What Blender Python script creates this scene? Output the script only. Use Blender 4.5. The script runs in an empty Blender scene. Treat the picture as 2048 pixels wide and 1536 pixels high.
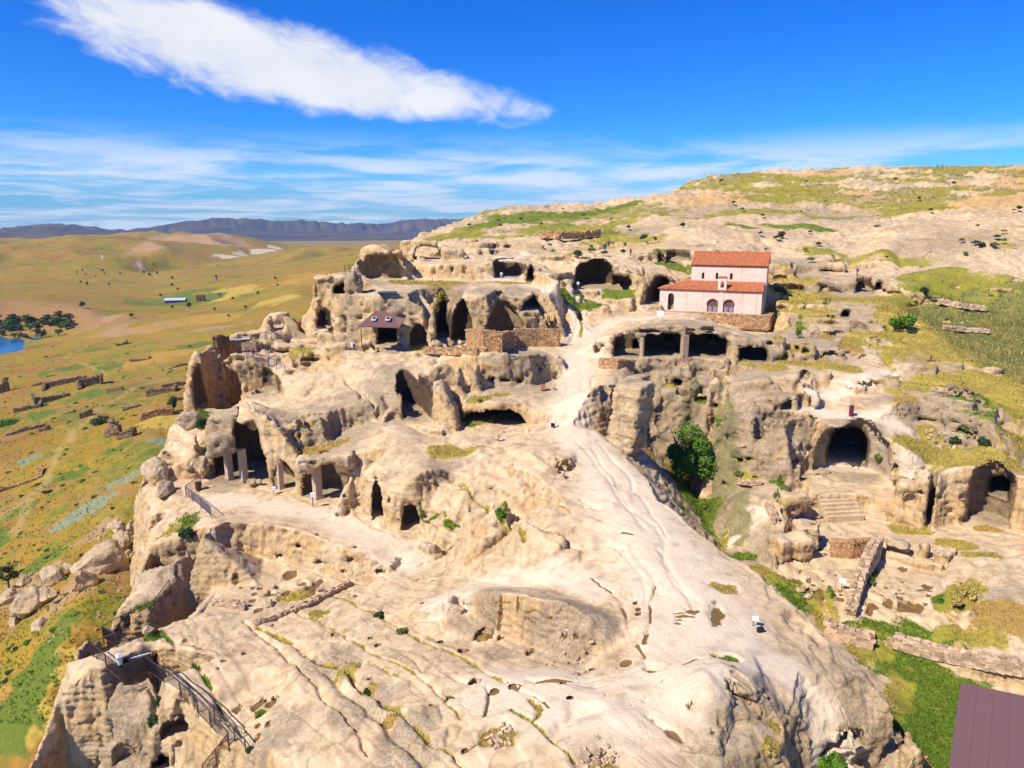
import bpy, bmesh, math, random
import numpy as np
from math import radians, sin, cos, tan, atan2, hypot, pi, sqrt, log, exp
from mathutils import Vector, Matrix, Euler
from mathutils.geometry import delaunay_2d_cdt
from concurrent.futures import ThreadPoolExecutor
rng = np.random.default_rng(7)
random.seed(7)
S = bpy.context.scene
COL = S.collection

# ------------------------------------------------------------------ camera, sky, sun, exposure
ZC = 32.0
PITCH = radians(13.0)
FPX = 1400.0
cam_d = bpy.data.cameras.new("camera")
cam = bpy.data.objects.new("camera", cam_d)
COL.objects.link(cam)
cam.location = (0, 0, ZC)
cam.rotation_euler = (radians(90) - PITCH, 0, 0)
cam_d.sensor_fit = 'HORIZONTAL'
cam_d.sensor_width = 36.0
cam_d.lens = 36.0 * FPX / 2048.0
cam_d.clip_start = 0.5
cam_d.clip_end = 60000
S.camera = cam

SUN_EL = radians(47)
SUN_AZ = radians(233)            # compass-like angle from +Y clockwise: behind the camera and to the left
sun_dir = Vector((sin(SUN_AZ) * cos(SUN_EL), cos(SUN_AZ) * cos(SUN_EL), sin(SUN_EL)))
sl = bpy.data.lights.new("sun", 'SUN')
sl.energy = 5.0
sl.angle = radians(0.5)
sl.color = (1.0, 0.92, 0.79)
so = bpy.data.objects.new("sun", sl)
so.rotation_euler = sun_dir.to_track_quat('Z', 'Y').to_euler()
COL.objects.link(so)

W = bpy.data.worlds.new("World")
S.world = W
W.use_nodes = True
S.view_settings.view_transform = 'Standard'
S.view_settings.look = 'None'
S.view_settings.exposure = 0.53
S.view_settings.gamma = 1
S.view_settings.use_curve_mapping = False

class NT:
    """small helper to write node trees"""
    def __init__(self, tree):
        self.t = tree
    def n(self, typ, **kw):
        nd = self.t.nodes.new(typ)
        ins = kw.pop('ins', {})
        for k, v in kw.items():
            setattr(nd, k, v)
        for k, v in ins.items():
            self.set(nd, k, v)
        return nd
    def set(self, nd, k, v):
        s = nd.inputs[k]
        if hasattr(v, 'outputs'):
            v = v.outputs[0]
        if hasattr(v, 'is_output'):
            self.t.links.new(v, s)
        else:
            if s.type == 'RGBA' and not hasattr(v, '__len__'):
                v = (v, v, v, 1)
            if s.type == 'RGBA' and len(v) == 3:
                v = (*v, 1)
            s.default_value = v
    def math(self, op, a, b=0.0, c=None, clamp=False):
        nd = self.t.nodes.new('ShaderNodeMath')
        nd.operation = op
        nd.use_clamp = clamp
        self.set(nd, 0, a); self.set(nd, 1, b)
        if c is not None: self.set(nd, 2, c)
        return nd.outputs[0]
    def mix(self, f, a, b, blend='MIX'):
        nd = self.t.nodes.new('ShaderNodeMix')
        nd.data_type = 'RGBA'; nd.blend_type = blend
        self.set(nd, 0, f); self.set(nd, 6, a); self.set(nd, 7, b)
        return nd.outputs[2]
    def noise(self, vec, scale, detail=4, rough=0.55, dist=0.0, dim='3D', out=0):
        nd = self.t.nodes.new('ShaderNodeTexNoise')
        nd.noise_dimensions = dim
        self.set(nd, 'Vector', vec)
        nd.inputs['Scale'].default_value = scale
        nd.inputs['Detail'].default_value = detail
        nd.inputs['Roughness'].default_value = rough
        nd.inputs['Distortion'].default_value = dist
        return nd.outputs[out]
    def ramp(self, f, lo, hi, interp='LINEAR'):
        nd = self.t.nodes.new('ShaderNodeMapRange')
        nd.interpolation_type = 'SMOOTHSTEP' if interp == 'S' else 'LINEAR'
        self.set(nd, 0, f)
        nd.inputs[1].default_value = lo; nd.inputs[2].default_value = hi
        return nd.outputs[0]
    def attr(self, name):
        nd = self.t.nodes.new('ShaderNodeAttribute')
        nd.attribute_name = name
        return nd.outputs['Fac']

# sky: physical sky plus procedural clouds, the same in every direction
def build_world():
    w = NT(W.node_tree)
    W.node_tree.nodes.clear()
    out = w.n('ShaderNodeOutputWorld')
    bg = w.n('ShaderNodeBackground')
    sky = w.n('ShaderNodeTexSky', sky_type='NISHITA', sun_disc=False, sun_elevation=SUN_EL, sun_rotation=SUN_AZ,
              altitude=300, air_density=1.0, dust_density=0.35, ozone_density=1.5)
    hs0 = w.n('ShaderNodeHueSaturation', ins={'Saturation': 1.55, 'Value': 1.0, 'Color': sky})
    hs = w.mix(1.0, hs0, (.22, .80, 1.62), 'MULTIPLY')
    tc = w.n('ShaderNodeTexCoord')
    sep = w.n('ShaderNodeSeparateXYZ', ins={0: tc.outputs['Generated']})
    z = w.math('MAXIMUM', sep.outputs[2], 0.0)
    zz = w.math('ADD', z, 0.06)
    u = w.math('DIVIDE', sep.outputs[0], zz)
    v = w.math('DIVIDE', sep.outputs[1], zz)
    cmb = w.n('ShaderNodeCombineXYZ', ins={0: u, 1: v, 2: 0.0})
    # low wispy bank near the horizon
    n1 = w.noise(cmb, 0.55, 9, 0.62, 0.35)
    n2 = w.noise(cmb, 0.16, 3, 0.5, 0.2)
    wisp = w.ramp(w.math('ADD', n1, w.math('MULTIPLY', n2, 0.45)), 0.61, 0.84, 'S')
    band = w.math('MULTIPLY', w.ramp(z, 0.125, 0.06, 'S'), 0.95)
    low = w.math('MULTIPLY', wisp, band)
    veil = w.math('MULTIPLY', w.ramp(z, 0.12, 0.0, 'S'), 0.5)
    veil = w.math('MULTIPLY', veil, w.ramp(n2, 0.25, 0.7))
    # one long bright cloud, placed by direction (elongated patch in azimuth/elevation)
    az = w.math('ARCTAN2', sep.outputs[0], sep.outputs[1])
    el = w.math('ARCSINE', sep.outputs[2])
    ca, sa = cos(0.15), sin(0.15)
    da = w.math('SUBTRACT', az, -0.275); de = w.math('SUBTRACT', el, 0.192)
    # the cloud runs down to the right
    cu = w.math('SUBTRACT', w.math('MULTIPLY', da, ca), w.math('MULTIPLY', de, sa))
    cv = w.math('ADD', w.math('MULTIPLY', da, sa), w.math('MULTIPLY', de, ca))
    cvec = w.n('ShaderNodeCombineXYZ', ins={0: cu, 1: w.math('MULTIPLY', cv, 1.9), 2: 0.0})
    cn = w.noise(cvec, 5.0, 8, 0.6, 0.25)
    cn2 = w.noise(cvec, 17.0, 6, 0.6, 0.6)
    e2 = w.math('ADD', w.math('POWER', w.math('DIVIDE', w.math('ABSOLUTE', cu), 0.278), 2.4),
                w.math('POWER', w.math('DIVIDE', w.math('ABSOLUTE', cv), w.math('SUBTRACT', 0.047, w.math('MULTIPLY', cu, 0.05))), 2.0))
    big = w.math('SUBTRACT', w.math('ADD', 1.25, w.math('MULTIPLY', w.math('SUBTRACT', cn, 0.5), 2.2)), e2)
    big = w.math('ADD', big, w.math('MULTIPLY', w.math('SUBTRACT', cn2, 0.5), 1.7))
    # soft wispy upper edge, firmer lower edge
    bigf = w.ramp(big, -0.1, 1.0, 'S')
    # scattered small wisps elsewhere, all round the sky
    n3 = w.noise(cmb, 0.42, 7, 0.6, 0.4)
    far = w.math('MULTIPLY', w.ramp(n3, 0.60, 0.85, 'S'), w.math('MULTIPLY', w.ramp(z, 0.05, 0.2), 0.25))
    col = w.mix(veil, hs, (5.6, 7.2, 9.6))
    col = w.mix(w.math('MULTIPLY', far, 0.35), col, (7.5, 8.3, 9.3))
    col = w.mix(w.math('MULTIPLY', low, 0.9), col, (8.0, 8.6, 9.4))
    shade = w.ramp(w.noise(cvec, 9.0, 4, 0.5, 0.0), 0.3, 0.75)
    ccol = w.mix(shade, (7.6, 7.9, 8.6), (9.2, 9.2, 9.3))
    col = w.mix(w.math('MULTIPLY', bigf, 0.95), col, ccol)
    w.set(bg, 'Color', col)
    bg.inputs['Strength'].default_value = 0.074
    W.node_tree.links.new(bg.outputs[0], out.inputs[0])
build_world()

# ------------------------------------------------------------------ numeric helpers
_tab = np.random.default_rng(3).random((64, 64, 64)).astype(np.float32) * 2 - 1
def vnoise(x, y, z):
    """smooth lattice noise in -1..1 (numpy arrays)"""
    xi = np.floor(x).astype(np.int64); yi = np.floor(y).astype(np.int64); zi = np.floor(z).astype(np.int64)
    fx = (x - xi).astype(np.float32); fy = (y - yi).astype(np.float32); fz = (z - zi).astype(np.float32)
    fx = fx*fx*fx*(fx*(fx*6-15)+10); fy = fy*fy*fy*(fy*(fy*6-15)+10); fz = fz*fz*fz*(fz*(fz*6-15)+10)
    x0 = xi & 63; x1 = (xi+1) & 63; y0 = yi & 63; y1 = (yi+1) & 63; z0 = zi & 63; z1 = (zi+1) & 63
    t = _tab
    a = t[x0,y0,z0]*(1-fx)+t[x1,y0,z0]*fx
    b = t[x0,y1,z0]*(1-fx)+t[x1,y1,z0]*fx
    c = t[x0,y0,z1]*(1-fx)+t[x1,y0,z1]*fx
    d = t[x0,y1,z1]*(1-fx)+t[x1,y1,z1]*fx
    a = a*(1-fy)+b*fy; c = c*(1-fy)+d*fy
    return a*(1-fz)+c*fz
def fbm(x, y, z, oct=4, gain=0.5, lac=2.03):
    s = 0; a = 1.0; tot = 0
    for i in range(oct):
        s = s + a*vnoise(x+17.3*i, y+5.1*i, z+9.7*i); tot += a
        a *= gain; x = x*lac; y = y*lac; z = z*lac
    return s/tot
def sstep(a, b, x):
    t = np.clip((x-a)/(b-a), 0, 1)
    return t*t*(3-2*t)
def blur(a, s, axis=None):
    k = int(max(1, round(s*2.5)))
    w = np.exp(-0.5*(np.arange(-k, k+1)/s)**2); w /= w.sum()
    for ax in ((0, 1) if axis is None else (axis,)):
        pad = [(0, 0)]*a.ndim; pad[ax] = (k, k)
        p = np.pad(a, pad, mode='edge')
        o = np.zeros_like(a)
        n = a.shape[ax]
        for i in range(2*k+1):
            o += w[i]*np.take(p, np.arange(i, i+n), axis=ax)
        a = o
    return a

cP, sP = cos(PITCH), sin(PITCH)
def ray(px, py):
    """azimuth and slope of the line of sight through a picture point"""
    xc = (px-1024)/FPX; yc = (768-py)/FPX
    yh = cP + yc*sP; zz = -sP + yc*cP
    return atan2(xc, yh), zz/hypot(xc, yh)

def mesh_obj(name, co, faces, mat=None, parent=None, smooth=False, loc=None):
    """co: (n,3) array/list; faces: list of tuples or (m,k) int array"""
    me = bpy.data.meshes.new(name)
    if isinstance(faces, np.ndarray):
        m, k = faces.shape
        me.vertices.add(len(co)); me.vertices.foreach_set('co', np.asarray(co, np.float32).ravel())
        me.loops.add(m*k); me.loops.foreach_set('vertex_index', faces.astype(np.int32).ravel())
        me.polygons.add(m)
        me.polygons.foreach_set('loop_start', np.arange(0, m*k, k, dtype=np.int32))
        me.update(calc_edges=True)
    else:
        me.from_pydata([tuple(c) for c in co], [], faces)
        me.update()
    if smooth:
        me.polygons.foreach_set('use_smooth', np.ones(len(me.polygons), bool))
    if mat: me.materials.append(mat)
    o = bpy.data.objects.new(name, me)
    COL.objects.link(o)
    if parent: o.parent = parent
    if loc is not None: o.location = loc
    return o
def fattr(o, name, vals):
    a = o.data.attributes.new(name, 'FLOAT', 'POINT')
    a.data.foreach_set('value', np.asarray(vals, np.float32))
# ------------------------------------------------------------------ the rock plateau: surveyed break lines -> height raster
# The survey is kept in log-polar ground coordinates (azimuth, log distance) round the survey station, so detail thins out with distance.
TH0, TH1 = radians(-47), radians(47)
L0, L1 = log(19.0), log(440.0)
NTH, NR, NW = 745, 545, 600
W0, W1 = -1.40, 0.19
dTH = (TH1-TH0)/(NTH-1); dL = (L1-L0)/(NR-1); dW = (W1-W0)/(NW-1)
THs = TH0 + dTH*np.arange(NTH); Ls = L0 + dL*np.arange(NR); Rs = np.exp(Ls); Ws = W0 + dW*np.arange(NW)
SUR = []            # (th, l, z)
def P(px, py, z):
    th, w = ray(px, py); return (th, log((z-ZC)/w), z)
def R(px, py, r):
    th, w = ray(px, py); return (th, log(r), ZC+w*r)
def G(px, py, r, z):
    th, w = ray(px, py); return (th, log(r), z)
def run(pts, step=0.011):
    for a, b in zip(pts[:-1], pts[1:]):
        n = max(1, int(hypot(a[0]-b[0], a[1]-b[1])/step))
        for i in range(n):
            t = i/n; SUR.append(tuple(a[k]+(b[k]-a[k])*t for k in range(3)))
    SUR.append(pts[-1])
def dots(*pts):
    for p in pts: SUR.append(P(*p))
def dotr(*pts):
    for p in pts: SUR.append(R(*p))
def line(*pts): run([P(*p) for p in pts])
def liner(*pts): run([R(*p) for p in pts])
def scarp(z0, pts, back=0.35):
    """foot points (fx, fy) at level z0 and the points (tx, ty) of the edge straight above them"""
    lo = [P(p[0], p[1], p[4] if len(p) > 4 else z0) for p in pts]
    hi = []
    for p, b in zip(pts, lo):
        th, w = ray(p[2], p[3]); r = exp(b[1])+back
        hi.append((th, log(r), ZC+w*r))
    run(lo); run(hi)
    return hi
def shift(pts, dr, dz):
    return [(p[0], log(exp(p[1])+dr), p[2]+dz) for p in pts]
def crest(pts, *falls):
    """a skyline edge: the ground behind it falls away by the listed (distance, drop) pairs"""
    run(pts)
    for dr, dz in falls: run(shift(pts, dr, dz))
def leftfall(pts, *falls):
    run(pts)
    for dx, dz in falls: run([(p[0]-dx/exp(p[1]), p[1], p[2]+dz) for p in pts])

# --- spine of the hill and the foreground slabs
dots((560,1600,.3),(800,1600,2.4),(1100,1600,4.0),(1400,1620,4.0),(700,1640,1.5),(1250,1680,4.2),
     (600,1450,0),(800,1450,1.9),(1000,1450,3.5),(1180,1460,4.5),(1290,1500,4.4),
     (500,1340,-1.5),(700,1325,.4),(900,1325,2.0),(1000,1360,2.9),(1100,1350,3.8),(1300,1325,5.0),(1200,1390,4.6),
     (1420,1290,5.3),(1500,1300,5.2),(1600,1340,4.4),(1680,1420,3.6),(1580,1420,4.1),(1560,1500,3.2),
     (1300,1250,5.2),(1400,1200,5.6),(1500,1220,5.2),(1300,1120,5.9),(1390,1110,5.8),(1250,1040,6.3),
     (1320,1040,6.2),(1200,960,7.0),(1150,900,7.8),(1190,860,8.5),(1140,850,8.6),(1150,790,9.7),(1120,790,9.5),
     (1185,780,9.9),(1160,745,10.8),(1190,745,10.9),(1150,705,12.2),(1180,690,12.7),(1190,670,13.4),(1220,645,14.6),
     (1260,630,15.4),(1320,632,15.9),(1290,620,16.1),(1400,628,16.2),
     (460,1250,-2.4),(540,1270,-1.9),(620,1230,-1.6),(720,1180,-1.3),(800,1200,-.3),(860,1280,.8),(760,1250,-.3),
     (820,1150,-.8),(420,1220,-2.6),(380,1230,-2.5),(360,1300,-2.1),(430,1320,-1.9),(480,1420,-1.5),(540,1500,-.6))
re = [P(1340,1010,6.2),P(1395,1062,5.8),P(1440,1095,5.4),P(1500,1135,5.1),P(1560,1187,4.7),P(1640,1262,4.1),P(1720,1345,3.4),P(1790,1420,2.7),P(1845,1490,1.2)]
crest(re, (1.5,-2.4), (3.2,-5.2))
# --- lower left: fence shelf and its flank
lf = [P(20,1600,-12),P(60,1536,-8.5),P(112,1400,-5),P(150,1290,-3.3),P(185,1250,-2.7),P(235,1226,-2.5)]
leftfall(lf, (1.2,-3), (3,-9), (6,-40))
lf2 = [P(235,1226,-2.5),P(258,1185,-2.3),P(280,1140,-1.8),P(300,1092,-1.2)]
leftfall(lf2, (1.2,-3), (3,-9), (6,-40))
line((190,1335,-2.3),(240,1362,-2.3),(300,1345,-2.2),(330,1370,-2.1),(395,1430,-1.9),(450,1480,-1.9),(492,1505,-2.0))
line((200,1440,-4.6),(260,1450,-4.7),(330,1460,-4.2),(400,1500,-3.9),(460,1540,-3.6))
line((120,1540,-8.5),(230,1560,-9),(330,1590,-8),(460,1610,-6.2))
dots((250,1280,-2.2),(300,1290,-2.2),(300,1220,-2.4))
# leaning slab beside the court
line((300,1170,-1.9),(335,1120,-.3),(372,1078,1.3),(398,1072,1.6),(428,1036,.6),(492,1044,.2))
scarp(-3.0, [(368,1180,352,1148),(395,1155,380,1105),(426,1133,412,1064),(460,1120,455,1040),(493,1115,493,1044),(514,1115,520,1046),
             (572,1129,602,1061),(631,1147,660,1085),(690,1162,719,1106),(728,1168,763,1127),(775,1172,800,1150)])
dots((420,1180,-3),(520,1170,-3),(600,1190,-2.95),(680,1185,-2.8),(480,1230,-2.9),(560,1215,-2.9),(640,1205,-2.8))
# --- terrace of the columned hall and the cliff under it
leftfall([P(296,1085,-2.5),P(300,1040,-1.4),P(290,1000,-.8),P(276,962,-.3),P(292,930,.6),P(335,890,2.2),P(338,850,4.0),P(365,828,5.0),P(398,815,5.6)],
         (1,-4), (2.2,-12), (5,-40))
dots((330,1020,-.8),(352,965,0),(370,1000,-.1),(405,1030,.0),(420,985,0),(440,1000,0),(500,1000,0),(560,1000,0),(520,1030,0),
     (600,1030,0),(660,1040,0),(720,1065,-.05),(640,1060,0),(780,1085,-.2),(740,1100,-.1),(840,1085,-.3),(330,975,.2),(360,925,2.0),(380,905,3))
# facade of the hall (gable)
hf = scarp(0.0, [(408,948,392,838,.2),(432,956,425,838),(470,966,470,826),(505,972,503,814),(540,980,548,848),(568,986,585,892),(590,990,604,922)], back=.2)
run([P(425,838,8.2) if False else (hf[1][0], log(exp(hf[1][1])+3), hf[1][2]+.1), (hf[3][0], log(exp(hf[3][1])+5), hf[3][2]-.1), (hf[5][0], log(exp(hf[5][1])+3), hf[5][2]+.9)])
dots((540,815,7.8),(600,800,7.9),(640,815,7.5),(570,850,7.2),(700,805,8.2),(590,830,7.4))
line((345,905,2.4),(385,898,3.2),(412,915,2.6))
scarp(.1, [(352,962,350,925),(380,962,382,915),(405,955,406,920)], back=.4)
dots((385,860,4.6),(360,870,4.0))
# behind the gable: a hollow below the upper caves
run(shift([hf[0],hf[1],hf[2],hf[3]], 7.0, -3.6))
scarp(4.6, [(597,897,595,832),(625,892,628,828),(650,880,655,820),(690,862,690,812,5.2),(735,848,732,800,6.2)])
dots((600,915,4.2),(660,890,5.0),(700,880,5.6),(760,850,6.8),(800,862,6.7),(850,890,6.0),(900,945,5.2),(780,900,6.0),(700,915,4.8),
     (850,930,5.3),(930,985,4.9),(640,925,4.0))
scarp(0.0, [(592,992,606,925),(640,1006,640,932),(705,1003,690,945),(735,1045,745,962),(790,1066,800,990),(838,1068,860,1015),(880,1100,905,1045,-.3),(925,1110,940,1062,-.4)])
scarp(-.8, [(770,1150,775,1128),(800,1134,792,1102),(835,1134,835,1088),(872,1122,875,1085),(905,1112,925,1062)], back=.25)
# --- slabs between the hall and the spine
dots((960,960,5.6),(1010,1000,5.9),(1080,960,6.6),(1100,1060,5.6),(1000,930,6.6),(1060,900,7.6),(930,900,6.2),(1100,930,7.2),(960,1040,4.6),
     (950,1100,2.2),(1010,1120,3.4),(1080,1120,4.2),(900,1150,.6),(960,1165,1.8),(1040,1165,3.2),(1110,1110,4.8),(1165,1105,5.0),(1180,1040,5.9),
     (1200,1150,4.8),(1130,1000,6.3),(1160,990,6.4))
scarp(4.4, [(832,982,830,948),(862,972,862,938),(898,962,898,936)], back=.3)
scarp(2.9, [(972,1102,966,1072),(1008,1088,1010,1060),(1040,1062,1046,1036),(1060,1035,1062,1015)], back=.3)
scarp(4.6, [(1070,1075,1052,1040),(1105,1086,1090,1058),(1138,1098,1130,1072)], back=.15)
scarp(6.3, [(1124,952,1122,918),(1146,958,1140,935)], back=.2)
# --- sunken room with the worn bench
scarp(.9, [(866,1268,868,1262,.9),(885,1245,893,1198,.9),(912,1218,915,1187,1.1),(945,1225,945,1182,1.3),(1000,1262,1000,1184,1.6),(1050,1290,1060,1192,1.9),(1085,1300,1110,1210,2.2),(1120,1316,1180,1240,2.6)], back=.5)
dots((900,1275,.8),(940,1290,1.0),(1000,1300,1.5),(1080,1325,2.2),(1150,1330,3.0),(1225,1300,3.9),(1248,1240,4.7),(1230,1190,4.9),(1190,1168,4.7),
     (1100,1180,3.9),(1150,1200,4.4),(1020,1172,3.0),(940,1172,1.8))
# --- hump at the bottom
dots((1320,1395,4.9),(1400,1345,5.7),(1450,1340,5.9),(1420,1400,5.5),(1370,1430,4.9))
scarp(3.9, [(1537,1428,1530,1372,4.3),(1510,1452,1500,1395,4.1),(1465,1462,1455,1420),(1446,1495,1436,1455,3.8),(1440,1520,1432,1490,3.8)], back=.35)
dots((1560,1440,4.0),(1500,1480,3.7))
# --- right-hand end of the spine
scarp(-1.2, [(1600,1580,1602,1498,-.8),(1650,1570,1650,1484),(1710,1560,1705,1480),(1765,1545,1765,1474),(1808,1532,1810,1472),(1838,1520,1842,1490)], back=.3)
dots((1650,1660,-1.2),(1760,1640,-1.8),(1850,1600,-2.4),(1700,1440,3.4))
# --- grass ditch and lower right terraces
dots((1690,1285,-3.3),(1740,1310,-3.6),(1800,1330,-3.8),(1840,1380,-4),(1800,1400,-4),(1870,1450,-3.9),(1930,1400,-3.9),(1900,1536,-3.6),(1880,1500,-3.6),
     (2048,1450,-3.6),(2048,1600,-4),(1950,1620,-4),(2200,1500,-4),(2200,1380,-3))
scarp(-3.6, [(1720,1282,1720,1262,-3.2),(1790,1300,1786,1275),(1870,1330,1880,1298),(1930,1355,1950,1312),(2048,1385,2060,1335),(2200,1420,2220,1365)], back=.5)
dots((1640,1232,-2.7),(1660,1262,-3.2),(1600,1200,-2.4),(1540,1160,-2.2),(1480,1118,-2.1),(1452,1100,-2.4),
     (1560,1150,-1.2),(1640,1170,-1.2),(1690,1150,-1.1),(1600,1190,-1.5),(1660,1215,-1.7),(1690,1240,-2.2),
     (1720,1240,-1.5),(1790,1255,-1.6),(1880,1240,-1.4),(1860,1150,-1.0),(1760,1180,-1.2),(1800,1200,-1.3),
     (1920,1280,-1.2),(2000,1300,-1.4),(2060,1310,-1.4),(1930,1200,-.4),(1960,1150,.3),(2048,1100,.9),(2048,1200,.6),(1990,1130,.8),(2048,1260,-.4),(2200,1200,.6),(2200,1300,-.6))
# left block between the gully and the big hall: its right-hand wall stands in shade
line((1590,940,2.2),(1577,965,2.1),(1560,1020,1.6),(1575,1042,1.0),(1552,1090,.7),(1542,1138,-.6))
line((1600,945,1.9),(1592,1000,-.8),(1592,1030,-.9),(1590,1060,-1.0),(1578,1095,-1.1),(1552,1142,-1.2))
dots((1500,985,1.7),(1530,960,2.0),(1510,1030,.6),(1480,1060,-.9),(1450,1085,-2.4),(1500,1100,-1.4),(1530,1130,-1.3),(1470,1000,.9),(1550,985,1.9))
line((1500,940,2.4),(1530,915,3.2),(1575,900,3.6))
# --- the big vaulted hall on the right
scarp(1.8, [(1592,968,1585,905),(1635,966,1632,872),(1690,966,1690,856),(1745,970,1755,868),(1790,982,1812,905),(1835,992,1845,960)], back=.3)
scarp(-.8, [(1600,1034,1602,988),(1648,1032,1650,988),(1722,1032,1724,988),(1770,1042,1772,1000),(1800,1052,1810,1000)], back=.2)
dots((1620,1060,-.8),(1700,1060,-.8),(1760,1080,-.9),(1660,1100,-1),(1620,1110,-1.05),(1720,1110,-1),(1600,1130,-1.1),(1780,1100,-1),
     (1660,978,1.8),(1700,978,1.8),(1740,985,1.8),(1620,980,1.8))
dots((1580,872,7.2),(1640,840,8.2),(1690,828,8.8),(1750,840,8.6),(1690,800,9.4),(1810,890,7.2),(1840,930,5.6),(1560,885,5.6),(1510,890,5.2),(1470,880,5.0))
scarp(-.6, [(1812,1050,1815,985),(1855,1062,1850,960),(1900,1050,1896,940),(1950,1056,1955,930),(2010,1060,2015,945),(2060,1075,2070,960),(2200,1120,2220,1000)], back=.4)
dots((1880,930,5.0),(1950,905,5.3),(2048,935,4.9),(1860,900,6.0),(1930,875,6.2),(2060,880,6.2),(2200,900,6),(1900,1085,-.4),(1980,1095,-.1),(1840,1090,-.9))
scarp(7.0, [(1812,838,1806,800,8.2),(1850,850,1850,806),(1905,862,1910,816),(1960,878,1968,832),(2005,905,2010,880,6.4)], back=.3)
dots((1800,770,10.4),(1880,785,10.0),(1960,800,9.6),(2048,830,8.8),(1750,790,9.9),(2200,850,8.4))
scarp(10.6, [(1700,775,1705,762),(1760,775,1765,757),(1850,782,1850,765),(1930,800,1935,778)], back=.3)
# --- gully
dots((1340,905,-.4),(1370,955,-2.2),(1395,1000,-2.9),(1420,1060,-3.3),(1435,1086,-3.3),(1405,900,-.6),(1410,950,-2.2),(1395,860,1.0),(1380,880,.2))
dots((1225,888,7.4),(1260,925,6.8),(1300,962,6.5))
dots((1270,893,5.3),(1310,940,3.4),(1345,985,1.2),(1385,1040,-1.2))
dots((1262,885,4.4),(1300,880,2.6))
scarp(3.2, [(1206,872,1186,772,6.6),(1240,884,1215,766,5),(1275,876,1255,764,3.4),(1318,846,1300,762,3),(1345,850,1340,758,2.8),(1380,856,1385,757,2.4),(1412,848,1420,757,3.0)], back=2.2)
dots((1450,800,8.9),(1440,850,6.0),(1432,900,2.6),(1440,950,-.2),(1450,990,-.6),(1480,830,8.0),(1530,840,7.6),(1600,830,8.3),(1480,920,3.2),(1460,760,10.9),
     (1660,800,9.3),(1620,790,9.5),(1560,790,9.4),(1560,860,6.8))
scarp(7.6, [(1430,880,1428,840,4.6),(1490,868,1486,835,6.4),(1545,862,1545,832),(1600,850,1600,826,8)], back=.4)
scarp(8.6, [(1500,826,1500,808),(1560,824,1560,792),(1610,826,1612,795),(1650,812,1648,800)], back=.3)
scarp(10.0, [(1480,782,1480,764),(1540,785,1540,757),(1600,783,1600,757),(1640,775,1640,760)], back=.3)
dots((1240,752,11.2),(1300,750,11.6),(1380,748,11.7),(1450,748,11.6),(1530,745,11.7),(1620,745,11.7),(1700,742,11.9),(1740,745,11.8),(1780,740,12.0),(1760,715,12.7),
     (1250,730,11.9),(1330,728,12),(1420,728,12),(1560,730,12.1),(1650,722,12.5),(1500,738,11.9))
# --- triple cave and the dome over it
tc = scarp(12.0, [(1190,712,1190,682),(1225,716,1222,664),(1280,718,1275,652),(1340,718,1340,650),(1400,718,1400,652),(1460,722,1462,662),(1510,732,1510,672),(1560,728,1556,690,12.1),(1620,722,1620,700,12.4),(1690,720,1690,705,12.5)], back=.3)
dots((1250,652,14.6),(1300,645,15.6),(1370,640,16.4),(1430,648,15.6),(1500,668,14.2),(1560,668,14.0),(1640,672,14.4),(1720,685,13.6),(1600,640,15.8),(1680,650,15.4))
_th, _w = ray(1418, 624); _cx, _cy, _cz = 134.5*sin(_th), 134.5*cos(_th), ZC+_w*134.5
def chl(x, y, dz):
    c_, s_ = cos(radians(-22)), sin(radians(-22)); X = _cx+c_*x-s_*y; Y = _cy+s_*x+c_*y
    return (atan2(X, Y), log(hypot(X, Y)), _cz+dz)
for _y, _k in ((-2.4, 1.0), (-3.4, 1.08), (-5.5, 1.15)):
    run([chl(-3.2, _y, -.35*_k), chl(1, _y, -1.5*_k), chl(5, _y, -2.4*_k), chl(9, _y, -3.0*_k), chl(12.5, _y, -3.1*_k)])
run([chl(11.6, 2, -2.6), chl(11.6, -2, -3.0)]); run([chl(11.4, 4, -1.6), chl(11.6, 9, .2), chl(11, 13, 1.6)]); run([chl(-9.8, -.4, -.15), chl(-4, -1.4, -.2)]); run([chl(-9, 1, -.4), chl(9, 1, -.6), chl(9, 8, -.4), chl(-3, 9, .5)])
dots((1562,646,14.0))
# --- platform and the two dark caves left of the path
scarp(6.2, [(800,846,806,790,6.4),(835,858,838,762),(868,850,880,745),(905,838,915,770),(925,848,925,806),(980,860,985,803),(1040,856,1045,806),(1078,850,1080,830,6.9)], back=.4)
dots((850,870,5.9),(920,868,6.2),(1000,875,6.4),(1070,870,7.0),(960,890,6.4),(900,880,5.8),(1040,890,7.2),(1000,905,6.6))
dots((940,796,9.3),(1000,794,9.4),(1060,794,9.5),(1092,815,9.0),(1092,775,9.8),(960,786,9.3))
scarp(9.3, [(905,790,880,722),(925,788,918,722),(938,785,945,716),(955,774,960,708),(1010,776,1010,706),(1060,772,1062,706),(1098,768,1096,712,8.8),(1112,762,1118,708,9.2)], back=.35)
dots((1130,720,11.6),(1120,700,12.3),(1135,745,10.5))
# slope left of it
dots((870,715,12.6),(830,730,12.0),(850,760,10.6),(800,770,10.2),(760,740,11.5),(760,780,9.6),(780,820,7.8),(720,780,9.4),(680,750,10.6),(640,790,8.9),(700,720,12.0),(640,740,11.0),
     (820,745,11.2))
# --- level shelf with the ruined rooms
dots((600,700,12.4),(660,700,12.4),(700,705,12.4),(760,705,12.3),(820,700,12.4),(900,700,12.5),(980,698,12.6),(1060,698,12.6),(1110,690,12.6),
     (1000,690,12.5),(930,692,12.5),(1130,680,12.8),(560,695,12.4),(520,700,12.3),(480,690,12.3),(450,690,12.2),(620,680,12.7),(560,670,12.9),(500,685,12.4))
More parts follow.
